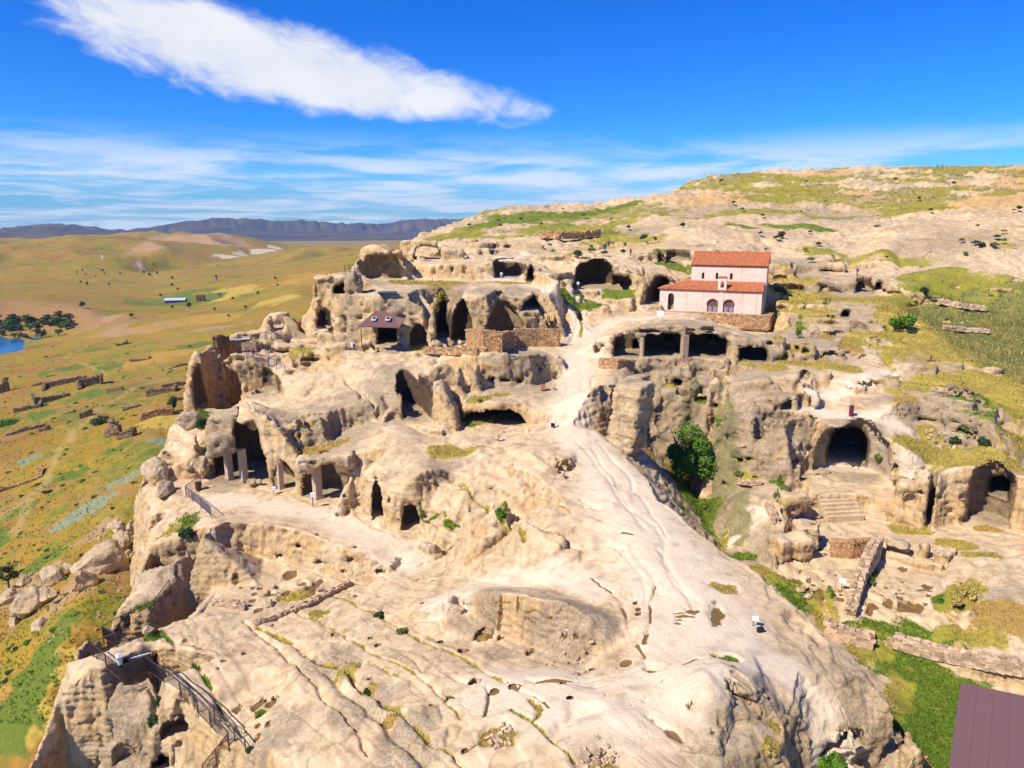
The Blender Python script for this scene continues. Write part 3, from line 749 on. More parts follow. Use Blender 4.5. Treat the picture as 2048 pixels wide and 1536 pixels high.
# masses of rock standing out of the general surface
rH = hat(481, 968)[1]
for x0, x1, yt, yb, r_, dp in ((426,604,868,911,rH-.1,2.6),(600,706,918,944,hat(632,1008)[1]-.2,2.2)):
    block((x0+x1)/2, yb, x1-x0, yb-yt, dp, rref=r_, rnd=.5, sink=.05)
for a in ((1236,892,66,112,4.5,25,14,.5),(1290,866,50,84,4,10,18,.6),(1345,858,40,70,4,-15,16,.6),(1395,856,40,86,4,10,14,.6),(1262,800,40,44,3,20,8,.4),
    (870,872,30,10,.8,30,0,.2),(925,862,60,12,.9,5,0,.25),(1030,868,60,8,.8,0,0,.2),
    (1612,1104,46,40,2.6,-8,4,.25),(1765,1106,52,13,1.6,6,0,.2),(1820,1136,96,15,.9,6,0,.2),(1878,1128,16,18,2.4,20,0,.2),(1842,1120,10,26,1.0,10,0,.15),(1776,978,36,40,3,0,0,.9),(1800,1040,26,60,3,0,6,.5),
    (1600,1008,22,20,2,0,0,.3),(1590,985,16,26,2,0,0,.3),(1730,1008,20,16,2,0,0,.4),(1900,1235,10,14,3,70,0,.2),(1560,1010,26,18,3,60,0,.25),(1545,1100,40,20,4,60,0,.4),
    (1500,905,70,12,1.6,0,4,.2),(1490,935,60,12,2,0,0,.2),(1535,928,30,18,2,0,0,.2),(1465,880,30,26,2,0,10,.3),(1480,858,60,22,2.5,0,12,.3),(1440,890,24,40,3,0,14,.4),
    (1560,776,70,14,2,0,6,.3),(1620,800,30,16,2,0,6,.3),(1655,770,16,22,2,0,0,.6),(1540,700,50,22,3,0,14,.5),(1600,712,60,20,3,0,12,.5),(1660,716,50,16,3,0,12,.5),
    (1560,548,60,16,4,0,8,.5),(1640,548,80,14,4,0,8,.5),(1740,548,90,12,4,0,8,.5),(1600,590,70,22,5,0,8,.6),(1690,588,60,26,5,0,8,.6),(1760,592,60,18,5,0,8,.6),(1580,616,50,9,3,0,8,.3),(1650,618,60,9,3,0,8,.3),(1720,626,60,10,3,0,8,.3),(1620,644,70,10,3,0,8,.3),(1690,650,60,10,3,0,8,.3),(1745,660,40,12,3,0,8,.3),
    (1860,848,70,34,3,4,6,.3),(1930,868,70,32,3,6,6,.3),(1840,800,60,14,3,4,6,.3),(1900,815,70,14,3,6,6,.3),(1960,832,40,16,3,8,6,.3),(1760,772,60,14,3,0,8,.3),(1720,790,30,16,2,-30,8,.3),(1830,745,60,12,3,6,10,.3),(1960,745,60,12,3,6,10,.3),(1890,735,50,10,3,6,10,.3),
    (700,702,90,12,3,0,6,.6),(620,690,60,9,3,0,6,.5),(770,706,50,9,2,0,0,.4),(690,690,110,20,4,0,20,1.0),(580,700,50,8,3,0,0,.4),(640,712,80,7,3,0,0,.4),(830,714,60,7,3,0,0,.4),
    (1160,606,20,16,2,0,0,.4),(1235,610,60,12,3,0,8,.4),(1290,618,30,14,2,0,8,.5),(1200,624,40,10,3,0,8,.4),(1140,588,16,26,2,0,0,.4),(1060,560,30,14,3,-20,0,.4),(1110,590,20,22,2,0,10,.4),
    (1000,522,60,8,3,0,6,.4),(1100,522,60,10,3,0,6,.4),(1060,500,50,9,3,0,6,.4),(960,500,40,12,3,0,6,.4),(940,492,30,12,3,0,6,.5),(1180,500,60,9,3,0,6,.4),(1260,500,60,10,3,0,6,.4),(1320,515,30,12,3,0,6,.4),(1150,512,70,8,3,0,6,.4),
    (820,505,24,24,4,-20,0,.9),(795,520,18,20,3,0,0,.8),(905,520,44,24,5,0,8,1.0),(850,494,50,12,4,0,10,1.0),(648,600,40,44,4,0,6,.7),(706,596,30,46,4,10,4,.6),
    ):
    block(*a)
# ------------------------------------------------------------------ surface of the rock: joints, ruts, dishes, weathering and cover
# GROOVES: (width m, depth m, cover, points) ; cover: '' none, 'g' grass, 'b' brown soil, 'd' grey lichen
GROOVES = [
 (.45,.35,'y',[(512,1252),(549,1269),(577,1282),(624,1313),(687,1342),(749,1389),(799,1422),(849,1462),(899,1502),(937,1534),(990,1580)]),
 (.22,.2,'y',[(594,1222),(612,1239),(637,1244),(667,1264),(687,1274),(724,1292),(762,1314),(787,1324),(822,1342),(849,1364),(874,1387),(902,1409),(924,1434)]),
 (.28,.25,'y',[(662,1194),(699,1204),(737,1219),(767,1234),(812,1259),(837,1277),(862,1294),(899,1304),(924,1314),(962,1337),(1007,1367)]),
 (.55,.45,'',[(652,1347),(674,1372),(712,1392),(749,1429),(782,1460),(824,1497),(849,1522),(865,1545)]),
 (.2,.14,'b',[(1179,1152),(1199,1169),(1224,1184),(1244,1207),(1249,1234),(1254,1257),(1274,1292),(1284,1317)]),
 (.25,.25,'b',[(1289,1285),(1299,1252),(1305,1200),(1312,1167)]),
 (.2,.12,'b',[(1291,1402),(1306,1384),(1324,1360),(1361,1330),(1399,1317),(1424,1312)]),
 (.18,.14,'b',[(1024,1377),(1074,1397),(1099,1417)]),(.3,.25,'y',[(1024,1420),(1062,1442),(1079,1455),(1112,1485),(1150,1520)]),
 (.9,.45,'',[(1112,1470),(1124,1447),(1149,1427),(1187,1420)]),
 (.3,.2,'b',[(1302,1432),(1324,1450),(1349,1470),(1374,1485)]),
 (.5,.10,'',[(1185,898),(1212,942),(1240,980),(1265,1022),(1307,1050),(1330,1085),(1335,1130),(1355,1172),(1400,1205)]),
 (.4,.08,'',[(1205,1085),(1250,1110),(1285,1150),(1295,1200),(1290,1260)]),(.35,.12,'',[(1150,880),(1185,920),(1215,960),(1250,1010),(1290,1060)]),(.35,.12,'',[(1200,890),(1235,930),(1265,970),(1300,1020),(1335,1075)]),(.3,.1,'',[(1140,760),(1125,800),(1130,850)]),(.3,.1,'',[(1165,760),(1155,800),(1165,850)]),(.35,.1,'',[(1320,1100),(1360,1160),(1395,1230)]),(.3,.1,'',[(1180,660),(1240,646),(1310,640)]),(.4,.08,'',[(1265,1100),(1300,1140),(1320,1190)]),
 (.35,.08,'',[(1240,1250),(1290,1330),(1200,1375),(1050,1360)]),
 (.8,1.1,'',[(310,1342),(315,1377),(310,1402),(302,1440),(282,1490),(262,1530),(250,1560)]),
 (.4,.25,'g',[(317,1262),(362,1307),(387,1337),(412,1364),(437,1407),(487,1464)]),
 (.3,.3,'',[(490,1240),(520,1270),(560,1300),(600,1340),(650,1400),(700,1450),(740,1500)]),
 (.25,.2,'',[(630,1290),(660,1275),(690,1270)]),(.4,.3,'',[(700,1348),(715,1338),(728,1324)]),
 (.3,.2,'y',[(740,1322),(770,1340),(800,1355)]),(.2,.15,'',[(890,1350),(910,1358),(930,1366)]),(.2,.15,'',[(808,1305),(830,1325),(850,1352)]),
 (.25,.2,'b',[(970,1375),(974,1400),(970,1430)]),(.2,.12,'b',[(905,1520),(930,1500),(960,1480),(975,1470)]),
 (.4,.3,'',[(690,1340),(720,1372),(770,1400)]),(.25,.15,'',[(885,1420),(892,1440)]),(.3,.25,'',[(898,1480),(905,1450)]),
 (.3,.12,'b',[(1070,1362),(1140,1360),(1230,1352)]),(.25,.2,'b',[(1355,1225),(1391,1226)]),(.25,.2,'b',[(1358,1231),(1392,1233)]),(.25,.2,'b',[(1358,1238),(1392,1241)]),(.25,.2,'b',[(1358,1247),(1385,1250)]),
 (.35,.3,'y',[(1060,1400),(1085,1420),(1070,1440)]),(.25,.2,'',[(1214,1390),(1250,1382)]),
 (.7,.8,'',[(690,753),(716,776),(741,802),(761,837)]),(.6,.6,'',[(616,786),(634,768),(688,755)]),(.5,.5,'',[(930,1135),(965,1110),(1000,1090)]),
 (.3,.2,'g',[(840,1012),(870,1030),(895,1043),(920,1055)]),(.4,.35,'',[(1165,1105),(1170,1085),(1168,1120)]),(.4,.35,'',[(975,1190),(1020,1175),(1090,1150),(1140,1128),(1168,1105)]),
 (.3,.25,'',[(1130,1085),(1250,1095),(1225,1120)]),(.3,.2,'b',[(1240,1065),(1262,1066)]),
 (.35,.25,'',[(1165,1000),(1200,1018),(1170,1010)]),(.5,.4,'y',[(905,955),(940,985),(975,1010),(1010,1045),(1050,1080)]),
 (.5,.5,'b',[(700,1020),(690,1030)]),(.4,.4,'',[(1155,640),(1150,660),(1143,680),(1135,690)]),
 (.7,.35,'y',[(1160,615),(1158,635),(1165,655),(1162,672)]),(.4,.2,'',[(1200,740),(1183,760),(1170,790),(1180,830)]),
 (.4,.5,'',[(1240,755),(1215,780),(1200,795)]),(.5,.35,'',[(1655,798),(1700,775),(1760,758),(1785,742),(1768,715),(1770,700)]),(.4,.25,'',[(1665,800),(1720,780),(1775,752)]),
 (.5,.4,'y',[(1760,700),(1765,715),(1790,740)]),(.4,.3,'',[(1380,735),(1440,733),(1500,737)]),(.4,.25,'',[(1290,722),(1340,720),(1420,722)]),
 (.4,.4,'',[(640,720),(700,712),(760,716),(820,708)]),(.5,.5,'',[(780,722),(830,718),(880,712)]),(.5,.5,'',[(560,718),(600,728),(620,742)]),(.5,.4,'',[(480,705),(540,695),(610,690)]),(.4,.5,'',[(630,705),(690,700),(750,703)]),
 (.5,.5,'',[(1560,760),(1620,764),(1660,770)]),(.6,.5,'',[(1830,870),(1900,888),(1990,900),(2048,912)]),(.5,.4,'y',[(1800,760),(1880,770),(1960,788),(2048,810)]),
 (.6,.5,'y',[(1560,600),(1660,603),(1780,612),(1860,625)]),(.6,.5,'',[(1540,555),(1640,552),(1760,552)]),(.5,.5,'',[(1580,690),(1640,705),(1720,712)]),
 (.5,.3,'',[(1450,1090),(1480,1070),(1505,1045),(1512,1030)]),(.4,.3,'',[(1880,1190),(1890,1130),(1900,1110)]),(.5,.3,'',[(1960,1240),(1950,1190),(1975,1150),(2030,1130)]),(.6,.35,'',[(1925,1260),(1915,1200),(1940,1140),(2040,1105)]),
]
# DISHES: (px, py, rx, ry, depth m)   (negative = swelling)
DISHES = [(505,1392,62,36,.7),(1435,1395,64,46,-1.0),(1140,1240,60,36,-.55),(1450,1312,26,8,.3),(1385,1216,18,6,.15),(1450,1176,36,9,.18),(1431,1230,17,20,.15),
 (1310,1330,22,8,.4),(1250,1330,16,8,.15),(985,1470,30,22,.35),(1200,1525,50,25,.3),(1560,1405,40,28,.35),(1690,1420,60,50,-.4),(560,1515,45,25,-.4),(545,1440,50,20,.25),
 (760,890,80,40,-.5),(1060,920,60,30,-.5),(1590,1240,22,16,.45),(700,1010,30,20,-.2),(340,1420,60,40,-.5),(420,1330,50,30,-.3),(560,1170,40,14,.15),(905,905,40,16,.3),
 (600,1360,40,20,-.3),(720,1260,50,22,-.3),(870,1350,60,25,-.3),(1000,1440,40,16,-.2),(1240,1440,60,25,-.3),
 (1290,440,90,22,-1.2),(1450,470,110,20,-1.5),(1620,485,90,18,-1.6),(1780,500,80,16,-1.8),(1930,530,80,16,-1.6),(1350,475,70,16,-1),(1500,430,90,18,-1.2),(1700,440,80,14,.9),(1560,520,60,8,.8),(1820,525,24,12,1.0),(2000,480,60,14,-1.2)]
# COVER: (px, py, rx, ry, kind)
COVER = [
 (288,1243,34,12,'g'),(312,1266,18,8,'g'),(1000,1018,20,9,'g'),(888,898,34,12,'y'),(935,897,30,8,'y'),(885,1036,18,5,'g'),
 (1428,1050,24,40,'g'),(1405,1000,34,40,'g'),(1390,930,50,60,'g'),(1442,1085,14,26,'y'),(1360,880,30,22,'y'),(1300,912,10,14,'o'),(1290,895,8,8,'o'),
 (1800,1312,66,30,'g'),(1850,1350,80,42,'g'),(1760,1290,44,18,'g'),(1880,1440,60,50,'g'),(1850,1500,60,50,'g'),(1735,1300,40,18,'y'),(1800,1400,30,44,'y'),(1830,1470,14,50,'b'),
 (1950,1480,80,80,'g'),(1590,1188,46,20,'g'),(1530,1150,50,14,'y'),(1480,1118,30,12,'g'),(1630,1215,34,16,'y'),(1655,1250,20,14,'y'),(1560,1170,24,8,'g'),
 (1450,1312,24,6,'g'),(1430,1310,14,4,'o'),(1535,1492,18,14,'y'),(1550,1440,16,8,'y'),(985,1470,26,18,'o'),(1010,1480,18,12,'o'),(1205,1528,40,14,'y'),(1431,1230,15,20,'b'),(1310,1332,20,7,'b'),(1250,1326,14,4,'b'),
 (1385,1216,16,4,'b'),(1450,1176,32,8,'o'),(966,1268,17,7,'o'),(518,1413,12,8,'g'),(595,1195,30,8,'y'),(640,1225,20,10,'y'),(690,1342,24,9,'y'),(735,1376,26,9,'o'),(780,1440,22,14,'o'),
 (600,908,40,10,'o'),(580,905,60,10,'o'),(650,896,60,6,'o'),(375,1045,22,16,'g'),(345,1060,20,14,'y'),(400,835,14,18,'g'),
 (1960,668,100,26,'s'),(2048,690,80,28,'s'),(1900,642,60,14,'s'),(2040,632,50,10,'s'),(1900,622,60,3,'y'),(1960,640,70,3,'y'),(1880,662,50,3,'y'),(2000,655,50,3,'y'),(1940,690,70,4,'y'),(2020,675,40,3,'y'),(1800,655,44,24,'y'),(1870,690,60,16,'y'),(1990,730,90,20,'y'),(1930,770,60,14,'y'),(2030,780,60,20,'y'),(1960,795,60,12,'g'),
 (1830,893,50,14,'y'),(1880,905,44,12,'y'),(1950,925,60,12,'y'),(1860,870,26,8,'y'),(2030,850,40,18,'y'),(1820,770,36,8,'y'),(1890,775,60,10,'y'),(1990,905,50,14,'y'),(1810,800,20,8,'o'),
 (1700,600,150,7,'y'),(1800,612,90,9,'y'),(1600,620,60,6,'y'),(1860,620,60,10,'g'),(1560,590,22,12,'y'),(1550,612,18,8,'g'),(1600,592,50,5,'y'),(1640,640,30,4,'y'),
 (1760,540,90,6,'l'),(1880,560,90,8,'l'),(1990,578,70,7,'l'),(1640,513,50,4,'l'),(1840,590,60,5,'y'),(1920,598,70,8,'g'),(1620,465,50,5,'g'),(1560,463,30,3,'g'),(1480,466,30,4,'g'),
 (930,470,46,16,'l'),(880,478,40,10,'l'),(960,455,40,10,'g'),(1060,436,80,10,'g'),(1160,432,50,10,'g'),(1230,425,50,10,'g'),(1260,412,30,6,'g'),(1210,470,40,6,'g'),(1120,455,40,8,'g'),(1020,445,50,8,'g'),
 (830,566,70,6,'y'),(905,566,30,5,'y'),(880,590,24,16,'o'),(870,612,14,14,'o'),(1010,566,50,3,'y'),(1335,531,60,3,'g'),(1160,606,46,5,'g'),(1230,596,30,3,'g'),(1250,582,40,3,'g'),
 (1545,736,26,5,'y'),(1620,727,70,5,'y'),(1690,735,30,5,'y'),(1490,737,20,4,'y'),(1775,708,12,12,'y'),(1720,672,30,6,'y'),(1650,672,20,3,'o'),(1700,692,24,6,'o'),(1600,655,8,8,'g'),
 (1490,945,14,8,'l'),(1515,955,16,4,'y'),(1545,940,8,5,'g'),(1470,945,10,6,'l'),(1560,960,9,16,'g'),(1885,1200,14,12,'g'),(1910,1200,24,20,'y'),(1935,1180,26,16,'y'),(1985,1235,60,18,'o'),(1930,1270,60,12,'y'),(1700,1255,24,8,'g'),(1660,1190,8,12,'g'),
 (1740,1150,10,14,'g'),(1910,1090,30,10,'y'),(1960,1110,30,8,'y'),(1820,1060,30,8,'y'),(1975,1050,20,6,'o'),(1435,830,8,40,'m'),(1452,850,14,60,'m'),(1380,775,16,30,'m'),(1340,820,20,14,'y'),(1320,832,20,10,'o'),
 (1450,900,30,40,'m'),(1480,1010,26,40,'m'),(1440,960,20,50,'m'),
 (960,800,30,6,'y'),(1005,790,24,4,'y'),(940,815,16,5,'g'),(835,690,16,4,'y'),(610,725,16,4,'y'),(600,700,30,3,'y'),
]
LICHEN = [(650,1330,60,40),(730,1410,70,50),(820,1490,70,60),(1140,1235,110,46),(1420,1400,100,64),(1450,1380,80,50),(1600,1390,110,70),(1720,1450,80,60),(1200,1460,90,36),(1010,1310,70,18),(960,1250,60,20),
 (340,1140,60,50),(250,1420,60,60),(700,830,60,30),(640,850,50,40),(880,930,50,20),(780,770,60,26),(700,880,60,18),(1050,740,90,26),(1330,820,90,60),(1260,820,60,60),(1480,900,60,70),(1460,1040,50,60),(1520,1090,40,40),
 (1540,840,60,40),(1300,670,80,16),(1400,650,90,14),(1520,700,60,24),(1640,690,70,20),(1870,830,110,24),(1900,870,80,20),(1830,770,60,16),(1870,720,60,20),(1700,845,60,10),(900,592,60,12),(1000,588,80,10),(790,592,50,8),(700,600,30,10),(1360,960,60,60),(1330,930,40,60),
 (1600,540,60,10),(1680,580,80,10),(1700,640,70,12),(1590,665,50,16),(2000,880,60,20),(2000,1200,50,20),(1280,470,60,10),(450,900,40,30),(1900,500,80,14),(1640,430,120,12),(1420,430,90,14),(560,1460,60,40)]
PALE = [(2.6,[(1410,1270),(1360,1350),(1260,1420),(1120,1400),(1020,1370)]),(3.4,[(1240,960),(1290,1060),(1330,1120),(1380,1200),(1420,1290)]),(2.2,[(1170,660),(1160,700),(1150,760),(1140,820),(1155,870),(1200,930),(1240,1000),(1290,1070),(1330,1130),(1380,1210),(1400,1300)]),(1.2,[(1170,670),(1240,640),(1320,635),(1400,628)]),
 (1.2,[(880,1205),(960,1170),(1060,1160),(1130,1140),(1200,1180)]),(1.4,[(1620,800),(1690,830),(1790,850),(1830,920)]),(1.2,[(1660,790),(1780,750)]),(1.3,[(1400,1300),(1300,1400),(1200,1380),(1060,1350)]),(1.3,[(1400,1330),(1560,1330),(1700,1500)]),
 (1.6,[(440,1000),(600,1025),(720,1065),(820,1110)]),(1.3,[(1050,510),(1000,540),(1100,580)]),(1.2,[(1440,1085),(1510,1030)]),(1.2,[(1200,700),(1160,640),(1150,600)])]

def seg_d(x, y, a, b):
    dx, dy = b[0]-a[0], b[1]-a[1]; L = dx*dx+dy*dy+1e-9
    t = np.clip(((x-a[0])*dx+(y-a[1])*dy)/L, 0, 1)
    return np.hypot(x-a[0]-t*dx, y-a[1]-t*dy)

def normals(co, q):
    a = co[q[:, 2]]-co[q[:, 0]]; b = co[q[:, 3]]-co[q[:, 1]]
    n = np.cross(a, b)
    out = np.zeros_like(co)
    for k_ in range(4):
        for c in range(3):
            out[:, c] += np.bincount(q[:, k_], n[:, c], len(co)).astype(np.float32)
    return out/(np.linalg.norm(out, axis=1)[:, None]+1e-9)

def finish_rock(co, q):
    N = len(co)
    x, y, z = [co[:, i].astype(np.float64) for i in range(3)]
    th = np.arctan2(x, y); r = np.hypot(x, y)
    order = np.argsort(th); ths = th[order]
    def near(cx, cy, R_):
        t0 = atan2(cx, cy); r0 = hypot(cx, cy); da = R_/max(r0-R_, 3)
        a = np.searchsorted(ths, t0-da); b = np.searchsorted(ths, t0+da)
        idx = order[a:b]; m = np.abs(r[idx]-r0) < R_
        return idx[m]
    nrm = normals(co, q)
    up = nrm[:, 2].copy()
    # large-scale wandering of every outline
    jx = x+.35*vnoise(x/1.7, y/1.7, z/1.7)+.16*vnoise(x/.6, y/.6, z/.6); jy = y+.35*vnoise(x/1.7+9, y/1.7, z/1.7)+.16*vnoise(x/.6, y/.6+9, z/.6)
    zero = lambda: np.zeros(N, np.float32)
    g_, y_, o_, b_, m_, s_, lich, pale, cave_shade, dz = (zero() for _ in range(10))
    kinds = {'g': g_, 'y': y_, 'o': o_, 'b': b_, 'm': m_, 's': s_}
    # rooms: mask for the painted shade that darkens the deeper inner walls
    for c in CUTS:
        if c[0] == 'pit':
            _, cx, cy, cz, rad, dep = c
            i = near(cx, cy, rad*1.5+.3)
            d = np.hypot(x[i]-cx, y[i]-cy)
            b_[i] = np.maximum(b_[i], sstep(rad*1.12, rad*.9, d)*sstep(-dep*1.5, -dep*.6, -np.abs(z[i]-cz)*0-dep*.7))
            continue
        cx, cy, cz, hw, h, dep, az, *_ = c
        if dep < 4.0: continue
        shade_k = .45 if dep < 7 else 1.0
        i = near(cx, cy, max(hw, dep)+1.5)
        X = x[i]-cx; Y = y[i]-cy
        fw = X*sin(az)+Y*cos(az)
        t = shade_k*sstep(1.2, 4.0, fw)*(1-.6*sstep(.3, .8, nrm[i, 2]))*sstep(.55, .2, np.abs(cave_d(X, Y, z[i]-cz, c)))*sstep(.75, .3, np.where(z[i]-cz > h*.9, nrm[i, 2], -1))
        cave_shade[i] = np.maximum(cave_shade[i], t)
    for wd, dp, cov, pts in GROOVES:
        P_ = [gpt(*p) for p in pts]
        i = np.unique(np.concatenate([near((a.x+b.x)/2, (a.y+b.y)/2, (a-b).length/2+wd*3+1) for a, b in zip(P_, P_[1:])]))
        if not len(i): continue
        sx = x[i]+.25*vnoise(x[i]/2.1, y[i]/2.1, z[i]*0+3.3)+.08*vnoise(x[i]/.5, y[i]/.5, z[i]*0); sy = y[i]+.25*vnoise(x[i]/2.1, y[i]/2.1, z[i]*0+8.8)+.08*vnoise(x[i]/.5, y[i]/.5+4, z[i]*0)
        d = np.min([seg_d(sx, sy, a, b) for a, b in zip(P_, P_[1:])], axis=0)
        wv = wd*.5*(1+.5*vnoise(x[i]/1.3, y[i]/1.3, z[i]*0+1))
        wv = np.maximum(wv, r[i]*.0016)
        pr = np.exp(-(d/wv)**2)
        zmid = np.array([p.z for p in P_])
        ok = (z[i] > zmid.min()-1.5) & (z[i] < zmid.max()+1.5)
        dz[i] -= dp*pr*ok
        brk = sstep(-.3, .25, vnoise(x[i]/1.1, y[i]/1.1, z[i]*0+7))
        if cov:
            a_ = kinds[cov]; a_[i] = np.maximum(a_[i], ok*pr*(.35+.75*brk))
    for px, py, rx, ry, dp in DISHES:
        c = gpt(px, py); d_ = (c-cam.location).length; sn = max(.06, (ZC-c.z)/d_) if c.z < ZC-3 else .09
        ax, ay = rx*d_/FPX, min(ry*d_/FPX/sn, 4*rx*d_/FPX)
        i = near(c.x, c.y, max(ax, ay)*1.6)
        t0 = atan2(c.x, c.y); X = jx[i]-c.x; Y = jy[i]-c.y
        e = np.hypot((X*cos(t0)-Y*sin(t0))/ax, (X*sin(t0)+Y*cos(t0))/ay)
        dz[i] -= dp*(sstep(1.25, .65, e) if dp > 0 else np.exp(-(e*1.3)**2))*sstep(.15, .6, up[i])
    for px, py, rx, ry, kd in COVER:
        c = gpt(px, py); d_ = (c-cam.location).length; sn = max(.15, (ZC-c.z)/d_) if c.z < ZC-2 else .13
        ax, ay = rx*d_/FPX, min(ry*d_/FPX/sn, 3*rx*d_/FPX+3)
        i = near(c.x, c.y, max(ax, ay)*1.7)
        t0 = atan2(c.x, c.y); X = jx[i]-c.x; Y = jy[i]-c.y
        sc = max(.8, min(ax, ay)*.7)
        e = np.hypot((X*cos(t0)-Y*sin(t0))/ax, (X*sin(t0)+Y*cos(t0))/ay)+.6*fbm(x[i]/sc, y[i]/sc, z[i]*0+2, 4)
        t = sstep(1.35, .45, e)*(1 if kd == 'm' else sstep(.45, .75, up[i]))*(np.abs(z[i]-c.z) < 3+ay*.35)
        if kd == 'l':
            g_[i] = np.maximum(g_[i], t*.75); y_[i] = np.maximum(y_[i], t*.75)
        else:
            kinds[kd][i] = np.maximum(kinds[kd][i], t)
    for px, py, rx, ry in LICHEN:
        c = gpt(px, py); d_ = (c-cam.location).length; sn = max(.12, (ZC-c.z)/d_)
        ax, ay = rx*d_/FPX, min(ry*d_/FPX/sn, 4*rx*d_/FPX)
        i = near(c.x, c.y, max(ax, ay)*1.5)
        t0 = atan2(c.x, c.y); X = jx[i]-c.x; Y = jy[i]-c.y
        e = np.hypot((X*cos(t0)-Y*sin(t0))/ax, (X*sin(t0)+Y*cos(t0))/ay)+.5*fbm(x[i]/1.9, y[i]/1.9, z[i]/1.9, 3)
        lich[i] = np.maximum(lich[i], sstep(1.2, .5, e))
    for wd, pts in PALE:
        P_ = [gpt(*p) for p in pts]
        i = np.unique(np.concatenate([near((a.x+b.x)/2, (a.y+b.y)/2, (a-b).length/2+wd*3) for a, b in zip(P_, P_[1:])]))
        d = np.min([seg_d(jx[i], jy[i], a, b) for a, b in zip(P_, P_[1:])], axis=0)
        pale[i] = np.maximum(pale[i], sstep(wd*1.9, wd*.6, d+.4*vnoise(x[i]/1.2, y[i]/1.2, z[i])))
    # open hillside behind: grass between rock ribs
    hill = sstep(150, 195, r)*sstep(16, 24, z)
    rib = fbm(x/26+.25*y/26, y/17, z/9, 4); rib2 = fbm(x/9, y/6, z/5, 3)
    side = sstep(8, 70, x)
    rib3 = fbm(x/3.2, y/2.2, z*0+8, 3)
    hg = sstep(-.10, .26, .22*rib3+ rib+.3*rib2+.34*sstep(38, 56, z)*side*(1-.7*sstep(48, 58, z))-.20+.12*sstep(205, 260, r)-.25*sstep(235, 195, r)*side+.08*(1-side))*hill*sstep(.55, .85, up)
    hy = sstep(-.15, .35, fbm(x/15, y/15, z*0+5, 3))
    g_ = np.maximum(g_, hg*.5); y_ = np.maximum(y_, hg*(.35+.6*hy)); s_ = np.maximum(s_, hg*(.45-.4*hy)*side)
    och = hill*side*sstep(.05, .3, fbm(x/30, y/18, z*0+12, 3)+.12*sstep(44, 36, np.abs(z-42)*4))*sstep(230, 260, r)
    # relief
    flat = sstep(.55, .9, up); cl_ = 1-flat
    pth = 1-.75*pale
    big_ = fbm(x/5.5, y/5.5, z/4.0, 3); med = fbm(x/1.5, y/1.5, z/1.1, 3); fine = fbm(x/.42, y/.42, z/.34, 2)
    # joints: long furrows running down to the right across the front slabs
    ga, gb = gpt(560, 1280), gpt(937, 1534); ja = atan2(gb.x-ga.x, gb.y-ga.y)
    al = x*sin(ja)+y*cos(ja); ac = x*cos(ja)-y*sin(ja)
    fur = 1-np.abs(fbm(ac/1.5+.25*big_, al/13, z*0+3, 3))*3.2
    fur2 = 1-np.abs(fbm(ac/.62, al/5.0, z*0+6, 2))*3.2
    strata = np.sin((z+.35*big_*2)*5.2)*.5+np.sin((z+.5*med)*13)*.22
    sw = z/.55+.9*big_+.35*med; bed = (sw % 1); bed = np.minimum(bed/.75, (1-bed)/.25)      # undercut beds
    sw2 = z/.21+1.1*big_+.5*med; bed2 = (sw2 % 1); bed2 = np.minimum(bed2/.7, (1-bed2)/.3)
    hardm = sstep(-.25, .25, vnoise(x/4.2+3, y/4.2, z/2.5))
    streak = 1-np.abs(vnoise(x/.75, y/.75, z/6.0))*2
    pock = np.maximum(0, vnoise(x/.8+31, y/.8, z/.6)-.36)
    pock2 = np.maximum(0, vnoise(x/1.9+7, y/1.9, z/1.3)-.45)
    crk = np.maximum(0, 1-np.abs(fbm(x/2.7+5, y/2.7, z/2.7, 3))*16)
    scale = np.clip(r/70, .75, 2.2)
    front = sstep(80, 58, r)*sstep(30, -6, x)
    disp = flat*pth*(.16*big_+.045*med*scale+.016*fine*scale-.10*crk*hardm-.12*pock*(1-hardm))
    disp += cl_*(.26*big_+.15*med*scale+.06*fine*scale+.14*hardm*(bed-.5)*scale+.06*(bed2-.5)*scale+.16*(1-hardm)*streak-.6*pock*scale-.8*pock2*scale-.18*crk)
    dz -= flat*pth*front*(.07*np.maximum(0, fur)**5+.03*np.maximum(0, fur2)**5*hardm)
    ribs = hill*(1+.5*sstep(220, 270, r))*(1-.7*np.maximum(g_, y_))*(.9*np.abs(rib2)+(.55+.5*sstep(225, 270, r))*np.maximum(0, med)+.7*np.maximum(0, vnoise(x/3, y/2.2, z/2)))
    # horizontal beds stand out as low ledges on the slopes
    tm = sstep(-.15, .3, vnoise(x/13+2, y/13, z/5))*(1-pale)*sstep(.6, .8, up)*(1-.7*np.maximum.reduce([g_, y_, s_]))
    st_ = np.clip(r/95, .38, 2.0); fr = ((z+1.1*big_+.25*med)/st_) % 1
    dz += tm*st_*.6*(sstep(.3, .62, fr)-fr)*sstep(30, 80, r+30*(x > 15))
    lay = (x*.55+y*.25+z*2.2)+1.6*big_
    disp += flat*(1-pale)*.08*(sstep(.0, .1, (lay/2.3) % 1)-((lay/2.3) % 1))*sstep(100, 60, r)
    disp *= (1-.6*cave_shade)
    co2 = co + nrm*(disp+ribs)[:, None].astype(np.float32)
    co2[:, 2] += dz*sstep(-.1, .35, up)
    crevice = np.clip(.8*crk*(1-pale)+np.maximum(0, fur-.72)*front*1.6*flat+1.0*pock, 0, 1)
    cover = np.maximum.reduce([g_, y_, s_, .6*o_])
    co2[:, 2] += (.10*cover*np.maximum(0, vnoise(x/.5, y/.5, z*0))).astype(np.float32)
    # sign of exposed, unweathered warm stone: freshly hewn faces
    hewn = np.maximum(cl_*sstep(-.35, .35, fbm(x/3.1, y/3.1, z/2.0, 3)+.15), .55*hill*sstep(-.1, .35, fbm(x/8, y/6, z*0+4, 3)))
    o = mesh_obj('rock_plateau', co2, q, ROCK, smooth=True)
